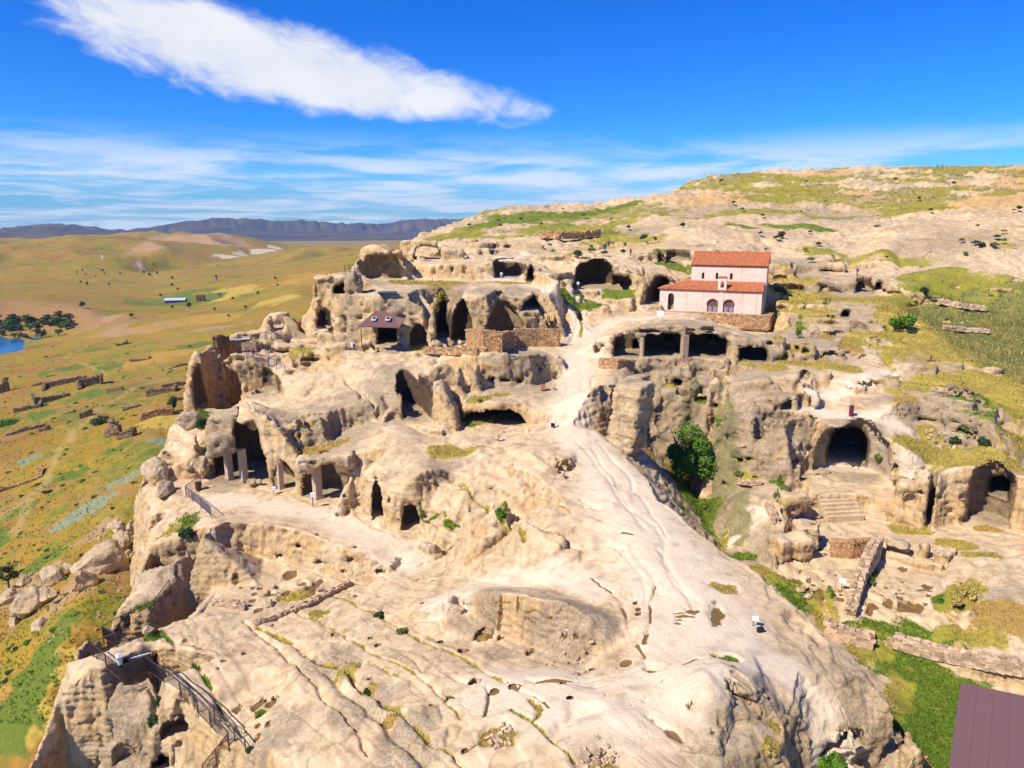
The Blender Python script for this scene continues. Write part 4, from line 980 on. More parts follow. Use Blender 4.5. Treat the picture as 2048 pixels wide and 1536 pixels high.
    o['kind'] = 'structure'
    for nme, v in (('grass', g_), ('straw', y_), ('scrub', s_), ('ochre', np.maximum(o_, 0)), ('soil', b_), ('moss', m_), ('lichen', np.maximum(lich, .55*hill*sstep(-.2, .3, rib2))), ('pale', pale), ('cave_shade', cave_shade), ('face', cl_), ('hewn', hewn), ('rust', och), ('crevice', crevice)):
        fattr(o, nme, v)
    return o, co2, cover

def mat(name):
    m = bpy.data.materials.new(name); m.use_nodes = True
    b = m.node_tree.nodes['Principled BSDF']
    b.inputs['Roughness'].default_value = .9
    b.inputs['Specular IOR Level'].default_value = .15
    return m, NT(m.node_tree), b

def rock_material():
    m, t, b = mat('sandstone')
    tc = t.n('ShaderNodeTexCoord'); o = tc.outputs['Object']
    A = t.attr
    n_big = t.noise(o, .22, 5, .6); n_med = t.noise(o, .9, 8, .66, .3); n_fin = t.noise(o, 4.5, 6, .68); n_grain = t.noise(o, 15, 4, .75)
    c = t.mix(t.ramp(n_big, .32, .68), (.57, .415, .235), (.47, .32, .17))
    c = t.mix(t.ramp(n_med, .44, .62), c, (.61, .465, .285))
    # pinkish tone in the slabs
    c = t.mix(t.math('MULTIPLY', t.ramp(t.noise(o, .5, 4, .55), .5, .72), .5), c, (.50, .325, .19))
    # weathered blotches
    c = t.mix(t.math('MULTIPLY', t.ramp(n_med, .46, .36), .6), c, (.36, .245, .135))
    # hewn warm faces
    warm = t.mix(t.ramp(n_med, .35, .7), (.47, .275, .095), (.54, .37, .18))
    c = t.mix(t.math('MULTIPLY', A('hewn'), .8), c, warm)
    # vertical water streaks on faces
    mp = t.n('ShaderNodeMapping', ins={'Vector': o}); mp.inputs['Scale'].default_value = (1.3, 1.3, .12)
    st = t.noise(mp, 1.2, 5, .6)
    c = t.mix(t.math('MULTIPLY', t.math('MULTIPLY', t.ramp(st, .52, .7), A('face')), .75), c, (.17, .12, .075))
    # pale trodden stone
    c = t.mix(t.math('MULTIPLY', A('pale'), .8), c, t.mix(n_med, (.62, .485, .33), (.67, .56, .42)))
    # lichen crust: speckled grey-brown
    sp = t.ramp(t.math('ADD', t.math('MULTIPLY', n_fin, .6), t.math('MULTIPLY', n_grain, .4)), .43, .60)
    lk = t.math('MULTIPLY', t.math('ADD', A('lichen'), t.math('MULTIPLY', t.ramp(t.noise(o, .33, 5, .65), .52, .70), .25), clamp=True), t.math('ADD', t.math('MULTIPLY', sp, .75), .3))
    lk = t.math('MULTIPLY', lk, t.math('SUBTRACT', 1.0, A('pale')))
    c = t.mix(lk, c, t.mix(n_med, (.17, .135, .095), (.26, .20, .13)))
    # dark dots and small stains everywhere
    vor = t.n('ShaderNodeTexVoronoi', ins={'Vector': o, 'Scale': 2.2})
    dots_ = t.math('MULTIPLY', t.ramp(vor.outputs['Distance'], .13, .05), t.ramp(n_big, .42, .6))
    c = t.mix(t.math('MULTIPLY', dots_, .45), c, (.20, .12, .07))
    c = t.mix(t.math('MULTIPLY', t.ramp(n_fin, .54, .66), t.math('MULTIPLY', t.ramp(n_med, .62, .40), .34)), c, (.27, .185, .105))
    c = t.mix(t.math('MULTIPLY', t.ramp(n_grain, .5, .72), .42), c, (.27, .195, .12))
    c = t.mix(t.math('MULTIPLY', t.ramp(n_grain, .5, .25), .3), c, (.70, .60, .47))
    c = t.mix(t.math('MULTIPLY', A('crevice'), .55), c, (.20, .125, .06))
    # covers, with broken edges
    br = t.math('MULTIPLY', t.math('SUBTRACT', t.math('ADD', t.math('MULTIPLY', n_med, .6), t.math('MULTIPLY', n_fin, .4)), .5), 2.0)
    def cov(c, att, col, lo=.35, hi=.6):
        f = t.ramp(t.math('ADD', A(att), br), lo, hi)
        return t.mix(t.math('MULTIPLY', f, t.ramp(A(att), .02, .15)), c, col)
    vg = t.noise(o, 3.3, 5, .7)
    c = cov(c, 'moss', t.mix(n_med, (.17, .15, .06), (.24, .20, .10)), .5, 1.0)
    c = cov(c, 'rust', t.mix(n_med, (.40, .215, .06), (.50, .34, .16)), .5, 1.1)
    c = cov(c, 'soil', t.mix(n_fin, (.13, .07, .025), (.20, .12, .05)))
    c = cov(c, 'ochre', t.mix(vg, (.22, .13, .03), (.40, .26, .08)))
    gr = t.mix(t.ramp(vg, .3, .7), (.06, .10, .010), (.17, .20, .025))
    gr = t.mix(t.math('MULTIPLY', t.ramp(t.noise(o, .6, 5, .7), .5, .66), .7), gr, (.25, .21, .045))
    c = cov(c, 'grass', gr)
    yl = t.mix(t.ramp(vg, .3, .7), (.26, .20, .025), (.42, .31, .07))
    yl = t.mix(t.math('MULTIPLY', A('grass'), .62), yl, (.17, .21, .012))
    yl = t.mix(t.math('MULTIPLY', t.ramp(t.noise(o, .35, 6, .72), .46, .62), .75), yl, (.20, .155, .035))
    yl = t.mix(t.math('MULTIPLY', t.ramp(t.noise(o, 1.1, 6, .72), .54, .64), .6), yl, (.10, .115, .018))
    c = cov(c, 'straw', yl)
    sc = t.mix(t.ramp(vg, .3, .72), (.055, .075, .018), (.21, .19, .06))
    sc = t.mix(t.math('MULTIPLY', t.ramp(n_big, .45, .6), .6), sc, (.27, .21, .05))
    c = cov(c, 'scrub', sc)
    c = t.mix(t.math('MULTIPLY', A('cave_shade'), .92), c, t.mix(n_med, (.040, .026, .016), (.085, .053, .03)))  # shade inside the caves, painted into the rock colour
    t.set(b, 'Base Color', c)
    # fine relief
    v3 = t.n('ShaderNodeTexVoronoi', ins={'Vector': o, 'Scale': 3.4}); v3.feature = 'SMOOTH_F1'
    hgt = t.math('ADD', t.math('MULTIPLY', n_med, .6), t.math('ADD', t.math('MULTIPLY', n_fin, .40), t.math('MULTIPLY', n_grain, .15)))
    hgt = t.math('ADD', hgt, t.math('MULTIPLY', v3.outputs['Distance'], .18))
    hgt = t.math('SUBTRACT', hgt, t.math('MULTIPLY', dots_, .08))
    hgt = t.math('ADD', hgt, t.math('MULTIPLY', t.math('MULTIPLY', vg, .5), t.math('ADD', A('grass'), A('scrub'), clamp=True)))
    # cracks
    crk = t.n('ShaderNodeTexVoronoi', feature='DISTANCE_TO_EDGE', ins={'Vector': t.mix(.35, o, t.n('ShaderNodeTexNoise', ins={'Vector': o, 'Scale': .8}).outputs[1], 'ADD'), 'Scale': .32})
    ck = t.math('MULTIPLY', t.ramp(crk.outputs['Distance'], .022, .0), t.ramp(n_big, .45, .6))
    hgt = t.math('SUBTRACT', hgt, t.math('MULTIPLY', ck, .25))
    bp = t.n('ShaderNodeBump', ins={'Strength': t.math('ADD', .42, t.math('MULTIPLY', A('face'), .45)), 'Distance': .30, 'Height': hgt})
    t.set(b, 'Normal', bp)
    return m
ROCK = rock_material()
co_, q_ = extract(carve_fn, None)
rock, rock_co, rock_cover = finish_rock(co_, q_)
# ------------------------------------------------------------------ the valley floor, river side and far hills
VTH0, VTH1 = radians(-49), radians(12); VL0, VL1 = log(34.0), log(9500.0)
VNT, VNR = 450, 410
SURV = []
def vz(px, py, z):
    th, w = ray(px, py); SURV.append((th, log((z-ZC)/w), z))
def vr(px, py, r):
    th, w = ray(px, py); SURV.append((th, log(r), ZC+w*r))
def vrun(pts, n=10):
    for a, b in zip(pts[:-1], pts[1:]):
        for i in range(n):
            t = i/n; vr(*(a[k]+(b[k]-a[k])*t for k in range(3)))
    vr(*pts[-1])
for p in [(0,1536,-25),(60,1450,-22),(150,1250,-18),(0,1300,-26),(0,1150,-31),(200,1110,-20),(260,1010,-21),(120,1010,-29),(0,950,-36),(200,900,-29),(300,860,-26),(0,850,-40),(200,780,-37),(350,760,-31),(100,730,-44),
          (0,730,-46.5),(160,690,-45),(400,690,-34),(500,640,-34),(300,640,-41),(600,640,-30),(-150,1536,-30),(-150,1200,-38),(-150,900,-44),(-150,800,-47),(220,700,-43.5),(250,660,-43),(200,640,-45),(120,1350,-20),(200,1000,-25),(300,950,-21)]: vz(*p)
for p in [(-100,712,-50.5),(0,706,-50.8),(60,690,-50.8),(112,672,-50.6),(60,668,-51.5),(0,668,-51.5),(0,690,-52),(-100,690,-52),(-100,668,-51)]: vz(*p)
for p in [(-100,664,-49.2),(0,663,-49.2),(70,664,-49.3),(130,666,-48.6)]: vz(*p)
vrun([(-100,650,700),(0,650,690),(60,648,680),(120,645,660),(165,650,640),(190,660,600)]); 
vrun([(-100,600,740),(0,602,720),(60,603,712),(120,604,695),(170,612,670),(205,625,640)])
for p in [(300,615,760),(400,610,720),(420,640,560),(520,620,560),(600,600,560),(640,600,520),(500,580,760),(300,590,860),(100,590,840),(0,590,850),(-100,590,850),
          (600,560,760),(500,550,980),(300,560,1050),(160,570,980),(650,540,800),(690,520,900),(600,515,1150),(480,520,1300),(380,535,1200),(700,500,1200),(640,492,1500),(560,490,1600),(480,500,1500),
          (300,545,1200),(200,555,1080),(60,560,1020),(0,560,1050),(-100,560,1050),(250,535,1300),(120,530,1300),(0,530,1350),(320,520,1500),(230,505,1700),(130,500,1700),(40,495,1750),(-100,500,1700),
          (0,484,2300),(90,481,2350),(180,486,2300),(260,465,2500),(350,456,2650),(420,460,2600),(470,474,2450),(400,490,1900),(330,485,2100),(500,488,2000),(560,484,1900),(-100,475,2300),
          (760,500,900),(850,500,900),(720,470,1500),(700,492,1400)]: vr(*p)
for a, z in ((3000,-110),(3400,-95),(4200,-80),(4900,-75)):
    for th in np.linspace(VTH0, VTH1, 24): SURV.append((th, log(a), z-(12 if a < 3200 else 0)))
# far ranges
vrun([(-300,460,5200),(-100,455,5200),(0,456,5200),(70,449,5200),(120,450,5150),(170,458,5100),(230,462,5100),(300,466,5000)], 8)
vrun([(-200,452,6900),(0,450,6900),(90,443,6900),(170,452,6900),(240,460,6900)], 6)
vrun([(240,462,7000),(290,453,7000),(340,446,7000),(380,437,7000),(430,430,7000),(470,434,7000),(515,433,6900),(560,440,6900),(610,438,6900),(690,439,6900),(760,443,6900),(800,437,6900),(860,432,6900),(960,430,6900),(1100,434,6900),(1300,434,6900)], 8)
for th in np.linspace(VTH0, VTH1, 24):
    SURV.append((th, log(6000), -60)); SURV.append((th, VL1+.02, -300)); SURV.append((th, log(8200), -120)); SURV.append((th, log(3250), -105))
for th in np.linspace(VTH0-.01, VTH1+.01, 8): SURV.append((th, VL0-.05, -24.0))
for l in np.linspace(VL0, log(700), 12): SURV.append((radians(2), l, -30.0)); SURV.append((VTH1+.01, l, -30.0))
for l in np.linspace(VL0, log(2500), 10): SURV.append((VTH0-.02, l, -34.0-10*min(1, (l-VL0)/2)))

def build_valley():
    pts = [Vector((p[0], p[1])) for p in SURV]
    rr = delaunay_2d_cdt(pts, [], [], 0, 1e-5)
    V = np.array([(v[0], v[1]) for v in rr[0]]); z = np.array([np.mean([SURV[j][2] for j in o]) if len(o) else -30 for o in rr[3]])
    dt = (VTH1-VTH0)/(VNT-1); dl = (VL1-VL0)/(VNR-1)
    u = (V[:, 0]-VTH0)/dt; v = (V[:, 1]-VL0)/dl
    Z = np.full((VNT, VNR), -34.0)
    for a, b, c in rr[2]:
        i0 = max(0, int(math.ceil(min(u[a], u[b], u[c])))); i1 = min(VNT-1, int(max(u[a], u[b], u[c])))
        j0 = max(0, int(math.ceil(min(v[a], v[b], v[c])))); j1 = min(VNR-1, int(max(v[a], v[b], v[c])))
        if i1 < i0 or j1 < j0: continue
        d = (u[b]-u[a])*(v[c]-v[a])-(u[c]-u[a])*(v[b]-v[a])
        if abs(d) < 1e-9: continue
        I = np.arange(i0, i1+1)[:, None]; J = np.arange(j0, j1+1)[None, :]
        s = ((I-u[a])*(v[c]-v[a])-(J-v[a])*(u[c]-u[a]))/d; q = ((J-v[a])*(u[b]-u[a])-(I-u[a])*(v[b]-v[a]))/d
        m = (s >= -1e-6) & (q >= -1e-6) & (s+q <= 1+1e-6)
        Z[i0:i1+1, j0:j1+1][m] = (z[a]+s*(z[b]-z[a])+q*(z[c]-z[a]))[m]
    return blur(Z, 2.0)
VZ = build_valley()
VTHs = np.linspace(VTH0, VTH1, VNT); VRs = np.exp(np.linspace(VL0, VL1, VNR))
VX = VRs[None]*np.sin(VTHs)[:, None]; VY = VRs[None]*np.cos(VTHs)[:, None]
def vrelief(x, y):
    r = np.hypot(x, y); o = x*0
    n = 1.1*fbm(x/24, y/24, o, 3)*sstep(60, 160, r)+.35*fbm(x/6, y/6, o+4, 3)+.14*vnoise(x/1.6, y/1.6, o+2)*sstep(400, 150, r)
    # eroded gullies on the hills and ranges
    k1 = sstep(820, 1500, r)*sstep(3000, 2500, r)
    k2 = sstep(4600, 5000, r)
    rid = 1-np.abs(fbm(x/300, y/420, o+1, 4))*2.2
    n = n+k1*(34*(-.25+fbm(x/520, y/420, o+7, 4))+30*(rid-.6))
    # side spurs coming down towards the valley: noise stretched along the line of sight
    t = np.arctan2(x, y)
    sp = 1-np.abs(fbm(t*42+.00006*r, r/2600, o+3, 4))*2.4
    n = n+k2*sstep(7150, 6300, r)*(70*(sp-.55))*sstep(5900, 6700, r)+k2*25*fbm(x/500, y/500, o, 3)
    return n
VZ = VZ+vrelief(VX, VY)
def vhat(px, py):
    th, w = ray(px, py)
    fi = np.clip((th-VTH0)/(VTH1-VTH0)*(VNT-1), 0, VNT-1.001); i = int(fi); f = fi-i
    col = VZ[i]*(1-f)+VZ[i+1]*f; zz = ZC+w*VRs
    j = np.nonzero(col >= zz)[0]; j = j[0] if len(j) else VNR-1
    if j > 0:
        a = zz[j-1]-col[j-1]; b = col[j]-zz[j]; r = VRs[j-1]+(VRs[j]-VRs[j-1])*np.clip(a/(a+b+1e-9), 0, 1)
    else: r = VRs[0]
    return Vector((r*sin(th), r*cos(th), ZC+w*r))
def vhz(x, y):
    fi = np.clip((np.arctan2(x, y)-VTH0)/(VTH1-VTH0)*(VNT-1), 0, VNT-1.001); fj = np.clip((np.log(np.hypot(x, y))-VL0)/(VL1-VL0)*(VNR-1), 0, VNR-1.001)
    i = np.asarray(fi).astype(int); j = np.asarray(fj).astype(int); a = fi-i; b = fj-j
    return VZ[i, j]*(1-a)*(1-b)+VZ[i+1, j]*a*(1-b)+VZ[i, j+1]*(1-a)*b+VZ[i+1, j+1]*a*b
TRACKS = [(1.5,[(40,1060),(68,992),(98,942),(128,896),(148,862),(189,837),(198,814),(228,800),(273,773),(330,758),(387,746)]),(1.4,[(130,716),(145,705),(173,693)]),(1.2,[(160,725),(190,738),(215,750)]),(1.5,[(0,1035),(40,1010),(75,985)])]
VPATCH = [(150,735,50,6,'g'),(215,735,30,6,'g'),(10,845,20,12,'g'),(80,830,30,10,'g'),(180,790,40,8,'g'),(60,1380,50,40,'g'),(30,1450,40,40,'g'),(90,1350,40,30,'y'),(20,1400,30,30,'o'),(70,1450,30,20,'y'),(100,1290,40,14,'g'),(130,1240,20,20,'g'),(330,610,60,6,'g'),(390,690,60,6,'g'),(300,905,40,10,'g'),(230,900,30,8,'g'),
          (90,1120,40,12,'g'),(40,1020,40,12,'g'),(0,1080,20,20,'g'),(140,950,30,12,'g'),(250,960,40,10,'v'),(170,1020,50,16,'v'),(60,920,25,8,'v'),(330,880,40,10,'v'),(300,720,60,10,'o'),(370,700,60,8,'o'),(340,840,50,16,'y'),(420,640,80,10,'o'),(280,660,80,10,'r'),(200,645,60,8,'r'),(40,1180,60,30,'r'),(150,1180,50,30,'r'),(200,1060,40,20,'r'),
          (525,500,26,1.6,'w'),(548,495,14,1.4,'w'),(450,513,24,.9,'w'),(485,509,22,.9,'w'),(205,517,5,1,'w'),(280,532,5,1,'w'),(360,600,90,10,'g'),(280,532,10,2,'r'),(280,503,20,2,'r'),(430,480,60,8,'r'),(370,475,60,10,'r'),(20,626,70,10,'c'),(110,628,60,10,'c'),(175,634,34,8,'c'),(260,640,50,4,'c'),(300,495,20,3,'r'),(430,655,60,5,'r'),(340,650,60,5,'o'),(610,560,50,8,'o'),(560,600,50,8,'y'),(450,590,60,8,'y')]
def finish_valley():
    x = VX.ravel(); y = VY.ravel(); z = VZ.ravel(); r = np.hypot(x, y)
    names = dict(g='grass', v='sage', o='ochre', y='straw', r='earth', w='chalk', d='scrubd', c='cliff')
    A = {v: np.zeros(len(x), np.float32) for v in names.values()}
    A['track'] = np.zeros(len(x), np.float32)
    lo = np.log(r); th = np.arctan2(x, y)
    for px, py, rx, ry, k_ in VPATCH:
        c = vhat(px, py); d = (c-cam.location).length; t0 = atan2(c.x, c.y); rc = hypot(c.x, c.y)
        sn = max(.03, (ZC-c.z)/d); ax = rx*d/FPX; ay = min(ry*d/FPX/sn, (2.2 if rc > 700 else 5)*ax)
        X = x-c.x; Y = y-c.y
        e = np.hypot((X*cos(t0)-Y*sin(t0))/ax, (X*sin(t0)+Y*cos(t0))/ay)
        m = e < 2
        s = max(1.0, min(ax, ay)*.5)
        ev = e[m]+.75*fbm(x[m]/s, y[m]/s, x[m]*0+rx, 4)
        A[names[k_]][m] = np.maximum(A[names[k_]][m], sstep(1.2, .5, ev))
    for wd, pts in TRACKS:
        P_ = [vhat(*p) for p in pts]
        sx = x+1.2*vnoise(x/7, y/7, x*0); sy = y+1.2*vnoise(x/7+5, y/7, x*0)
        d = np.min([seg_d(sx, sy, a, b) for a, b in zip(P_, P_[1:])], axis=0)
        A['track'] = np.maximum(A['track'], sstep(wd*1.5, wd*.3, d)).astype(np.float32)
    i = np.arange(VNT-1)[:, None]*VNR+np.arange(VNR-1)[None, :]
    jr = np.arange(VNR-1)[None, :]+0*i
    q = np.stack([i, i+VNR, i+VNR+1, i+1], -1).reshape(-1, 4)[:, ::-1]
    rq = VRs[jr.ravel()]
    co = np.stack([x, y, z], 1)
    objs = []
    for nm, m, mt in (('valley_ground', rq < 4500, VALLEY), ('mountains', rq >= 4400, FAR)):
        qq = q[m]; us = np.unique(qq); mp = np.zeros(len(x), int); mp[us] = np.arange(len(us))
        o = mesh_obj(nm, co[us]-(np.array([0, 0, .5]) if nm == 'mountains' else 0), mp[qq], mt, smooth=True); o['kind'] = 'structure'
        if nm == 'valley_ground':
            for k_, v in A.items(): fattr(o, k_, v[us])
        objs.append(o)
    return objs
def valley_material():
    m, t, b = mat('valley_turf')
    o = t.n('ShaderNodeTexCoord').outputs['Object']; A = t.attr
    n0 = t.noise(o, .006, 5, .6); n1 = t.noise(o, .035, 6, .65, .4); n2 = t.noise(o, .25, 6, .7); n3 = t.noise(o, 1.6, 5, .7)
    c = t.mix(t.ramp(n1, .36, .64), (.23, .125, .022), (.40, .24, .028))
    c = t.mix(t.math('MULTIPLY', t.ramp(n0, .42, .62), .7), c, (.34, .22, .014))
    c = t.mix(t.math('MULTIPLY', t.ramp(t.noise(o, .012, 8, .72, .5), .53, .60), .6), c, (.075, .085, .016))
    # green reaches
    c = t.mix(t.math('MULTIPLY', t.ramp(t.math('ADD', t.math('MULTIPLY', n1, .5), t.math('MULTIPLY', n2, .5)), .47, .57), .8), c, t.mix(n3, (.085, .13, .012), (.17, .19, .022)))
    # bare reddish earth
    c = t.mix(t.math('MULTIPLY', t.ramp(t.noise(o, .06, 6, .7, .3), .50, .63), .8), c, (.29, .145, .055))
    br = t.math('MULTIPLY', t.math('SUBTRACT', t.math('ADD', t.math('MULTIPLY', n2, .6), t.math('MULTIPLY', n3, .4)), .5), 2.4)
    def cov(c, att, col, lo=.3, hi=.65):
        return t.mix(t.math('MULTIPLY', t.ramp(t.math('ADD', A(att), br), lo, hi), t.ramp(A(att), .02, .2)), c, col)
    c = cov(c, 'earth', t.mix(n3, (.29, .16, .065), (.40, .26, .12)))
    c = cov(c, 'ochre', t.mix(n2, (.30, .165, .025), (.42, .26, .05)))
    c = cov(c, 'straw', t.mix(n3, (.36, .24, .03), (.46, .33, .07)))
    c = cov(c, 'grass', t.mix(n3, (.06, .105, .010), (.17, .19, .025)))
    c = cov(c, 'sage', t.mix(n3, (.16, .18, .09), (.27, .28, .17)))
    c = cov(c, 'scrubd', t.mix(n3, (.045, .06, .02), (.10, .10, .03)))
    c = cov(c, 'chalk', t.mix(n2, (.42, .34, .22), (.52, .43, .30)))
    c = cov(c, 'cliff', t.mix(n2, (.22, .115, .04), (.36, .21, .08)), .2, .6)
    c = t.mix(t.math('MULTIPLY', A('track'), .55), c, t.mix(n2, (.36, .25, .07), (.40, .29, .12)))
    # tufts and loose stones
    v1 = t.n('ShaderNodeTexVoronoi', ins={'Vector': o, 'Scale': .55})
    c = t.mix(t.math('MULTIPLY', t.ramp(v1.outputs['Distance'], .38, .18), t.math('MULTIPLY', t.ramp(n1, .42, .62), .75)), c, t.mix(n2, (.06, .085, .015), (.13, .12, .035)))
    v2 = t.n('ShaderNodeTexVoronoi', ins={'Vector': o, 'Scale': .9})
    c = t.mix(t.math('MULTIPLY', t.ramp(v2.outputs['Distance'], .16, .08), t.ramp(n2, .5, .62)), c, (.42, .31, .19))
    t.set(b, 'Base Color', c)
    bp = t.n('ShaderNodeBump', ins={'Strength': .9, 'Distance': .8, 'Height': t.math('ADD', t.math('MULTIPLY', n2, .7), t.math('MULTIPLY', n3, .35))})
    t.set(b, 'Normal', bp)
    return m
def far_material():
    m, t, b = mat('mountain_scrub')
    o = t.n('ShaderNodeTexCoord').outputs['Object']
    n = t.noise(o, .0016, 6, .65); n2 = t.noise(o, .006, 5, .65)
    c = t.mix(t.ramp(n, .38, .62), (.05, .045, .028), (.11, .075, .05))
    c = t.mix(t.math('MULTIPLY', t.ramp(n2, .52, .62), .7), c, (.03, .036, .018))
    t.set(b, 'Base Color', c)
    return m
VALLEY = valley_material(); FAR = far_material()
finish_valley()
# river
def water_material():
    m, t, b = mat('river_water')
    o = t.n('ShaderNodeTexCoord').outputs['Object']
    n = t.noise(o, .05, 4, .6)
    t.set(b, 'Base Color', t.mix(t.ramp(n, .35, .7), (.02, .085, .17), (.05, .17, .30)))
    b.inputs['Roughness'].default_value = .12; b.inputs['Specular IOR Level'].default_value = .5
    t.set(b, 'Normal', t.n('ShaderNodeBump', ins={'Strength': .25, 'Distance': .3, 'Height': t.noise(o, .6, 5, .65)}))
    return m
rv = mesh_obj('river', [(-1100, 200, -50.3), (-230, 200, -50.3), (-230, 760, -50.3), (-1100, 760, -50.3)], [(0, 1, 2, 3)], water_material())
rv['kind'] = 'structure'
# ------------------------------------------------------------------ shared building blocks for the objects
_rth = np.arctan2(rock_co[:, 0], rock_co[:, 1]); _rr = np.hypot(rock_co[:, 0], rock_co[:, 1]); _rw = (rock_co[:, 2]-ZC)/_rr
_ro = np.argsort(_rth); _rts = _rth[_ro]
def spt(px, py):
    """the rock surface seen at a picture point"""
    th, w = ray(px, py)
    a = np.searchsorted(_rts, th-dTH*1.6); b = np.searchsorted(_rts, th+dTH*1.6)
    i = _ro[a:b]; i = i[np.abs(_rw[i]-w) < dW*1.8]
    if not len(i): return gpt(px, py)
    r = _rr[i].min(); m = i[_rr[i] < r+.8]; r = _rr[m].mean()
    return Vector((r*sin(th), r*cos(th), ZC+w*r))
def sz(x, y, zmax=1e9, rad=.35):
    """height of the rock under a place"""
    th = atan2(x, y); r = hypot(x, y)
    rad = max(rad, r*.0045)
    a = np.searchsorted(_rts, th-rad/r); b = np.searchsorted(_rts, th+rad/r)
    i = _ro[a:b]; i = i[(np.abs(_rr[i]-r) < rad) & (rock_co[i, 2] < zmax)]
    if not len(i): return float(hz(x, y))
    return float(np.median(np.sort(rock_co[i, 2])[-max(3, len(i)//2):]))
def ppm(p):
    """picture points per metre at a place"""
    return FPX/(p-cam.location).length
def tag(o, label=None, cat=None, group=None, kind=None):
    if label: o['label'] = label
    if cat: o['category'] = cat
    if group: o['group'] = group
    if kind: o['kind'] = kind
    return o
def thing(name, loc, label, cat, group=None, rz=0.0):
    o = bpy.data.objects.new(name, None); COL.objects.link(o)
    o.location = loc; o.rotation_euler = (0, 0, rz); o.empty_display_size = .2
    o['kind'] = 'thing'
    return tag(o, label, cat, group)
def simple(name, rgb, rough=.8, metal=0.0, var=.12, scale=3.0, rgb2=None, bump=.1, spec=.2, pieces=False):
    m, t, b = mat(name)
    o = t.n('ShaderNodeTexCoord').outputs['Object']
    n = t.noise(o, scale, 5, .65)
    c2 = rgb2 or tuple(max(0, v*(1-2.2*var)) for v in rgb)
    c_ = t.mix(t.ramp(n, .32, .68), rgb, c2)
    if pieces:      # every stone has its own tint
        ge = t.n('ShaderNodeNewGeometry'); oi = t.n('ShaderNodeObjectInfo')
        rp = t.math('FRACT', t.math('ADD', ge.outputs['Random Per Island'], oi.outputs['Random']))
        c_ = t.mix(1.0, c_, t.mix(rp, (.62, .56, .52), (1.22, 1.18, 1.12)), 'MULTIPLY')
    t.set(b, 'Base Color', c_)
    b.inputs['Roughness'].default_value = rough; b.inputs['Metallic'].default_value = metal; b.inputs['Specular IOR Level'].default_value = spec
    if bump: t.set(b, 'Normal', t.n('ShaderNodeBump', ins={'Strength': .5, 'Distance': bump, 'Height': t.noise(o, scale*3, 4, .6)}))
    return m
class MB:
    """collects simple shapes into one mesh"""
    def __init__(s): s.v = []; s.f = []
    def add(s, vs, fs):
        k_ = len(s.v); s.v += [tuple(v) for v in vs]; s.f += [tuple(i+k_ for i in f) for f in fs]; return s
    def box(s, x0, x1, y0, y1, z0, z1, M_=None):
        vs = [Vector(p) for p in ((x0,y0,z0),(x1,y0,z0),(x1,y1,z0),(x0,y1,z0),(x0,y0,z1),(x1,y0,z1),(x1,y1,z1),(x0,y1,z1))]
        if M_ is not None: vs = [M_ @ v for v in vs]
        return s.add(vs, [(0,3,2,1),(4,5,6,7),(0,1,5,4),(1,2,6,5),(2,3,7,6),(3,0,4,7)])
    def bar(s, a, b, r, n=5, r2=None):
        a = Vector(a); b = Vector(b); d = (b-a)
        if d.length < 1e-6: return s
        q = d.normalized().to_track_quat('Z', 'Y'); r2 = r if r2 is None else r2
        vs = []
        for p, rr in ((a, r), (b, r2)):
            for i in range(n): vs.append(p+q @ Vector((rr*cos(2*pi*i/n), rr*sin(2*pi*i/n), 0)))
        fs = [(i, (i+1) % n, n+(i+1) % n, n+i) for i in range(n)]+[tuple(range(n))[::-1], tuple(range(n, 2*n))]
        return s.add(vs, fs)
    def poly_prism(s, pts, y0, y1, M_=None):
        """outline in x-z, pushed from y0 to y1"""
        n = len(pts)
        vs = [Vector((p[0], y0, p[1])) for p in pts]+[Vector((p[0], y1, p[1])) for p in pts]
        if M_ is not None: vs = [M_ @ v for v in vs]
        return s.add(vs, [tuple(range(n)), tuple(range(n, 2*n))[::-1]]+[(i, n+i, n+(i+1) % n, (i+1) % n) for i in range(n)])
    def build(s, name, m, parent=None, smooth=False, kind=None):
        o = mesh_obj(name, s.v, s.f, m, parent, smooth)
        if kind: o['kind'] = kind
        return o
def arch(x0, x1, z0, zs, n=8):
    """outline of a round-headed opening"""
    r = (x1-x0)/2; c = (x0+x1)/2
    return [(x0, z0), (x1, z0)]+[(c+r*cos(pi*i/n), zs+r*sin(pi*i/n)) for i in range(n+1)]
_ico = {}
def ico(sub):
    if sub not in _ico:
        bm = bmesh.new(); bmesh.ops.create_icosphere(bm, subdivisions=sub, radius=1)
        _ico[sub] = (np.array([v.co[:] for v in bm.verts]), np.array([[v.index for v in f.verts] for f in bm.faces])); bm.free()
    return _ico[sub]
def stone_mesh(name, m, sub=2, seed=0, sx=1, sy=1, sz_=1, cut=.78, rough=.18):
    """an angular stone about one unit across"""
    v, f = ico(sub); r_ = np.random.default_rng(seed); v = v.copy()
    for _ in range(9):
        n = r_.normal(size=3); n /= np.linalg.norm(n); d = r_.uniform(cut*.75, cut*1.15)
        k_ = v@n; v -= np.maximum(0, k_-d)[:, None]*n
    v *= 1+rough*fbm(v[:, 0]*1.7+seed, v[:, 1]*1.7, v[:, 2]*1.7, 3)[:, None]
    v *= np.array([sx, sy, sz_])*.62
    me = bpy.data.meshes.new(name); me.from_pydata([tuple(p) for p in v], [], [tuple(int(i) for i in p) for p in f]); me.materials.append(m)
    if sub > 2:     # weathered tops, warm sheltered sides
        for nm, vals in (('lichen', .75*sstep(-.1, .3, v[:, 2])), ('hewn', .8*sstep(.05, -.25, v[:, 2])), ('face', .6*sstep(.2, -.2, v[:, 2]))):
            a_ = me.attributes.new(nm, 'FLOAT', 'POINT'); a_.data.foreach_set('value', vals.astype(np.float32))
    return me
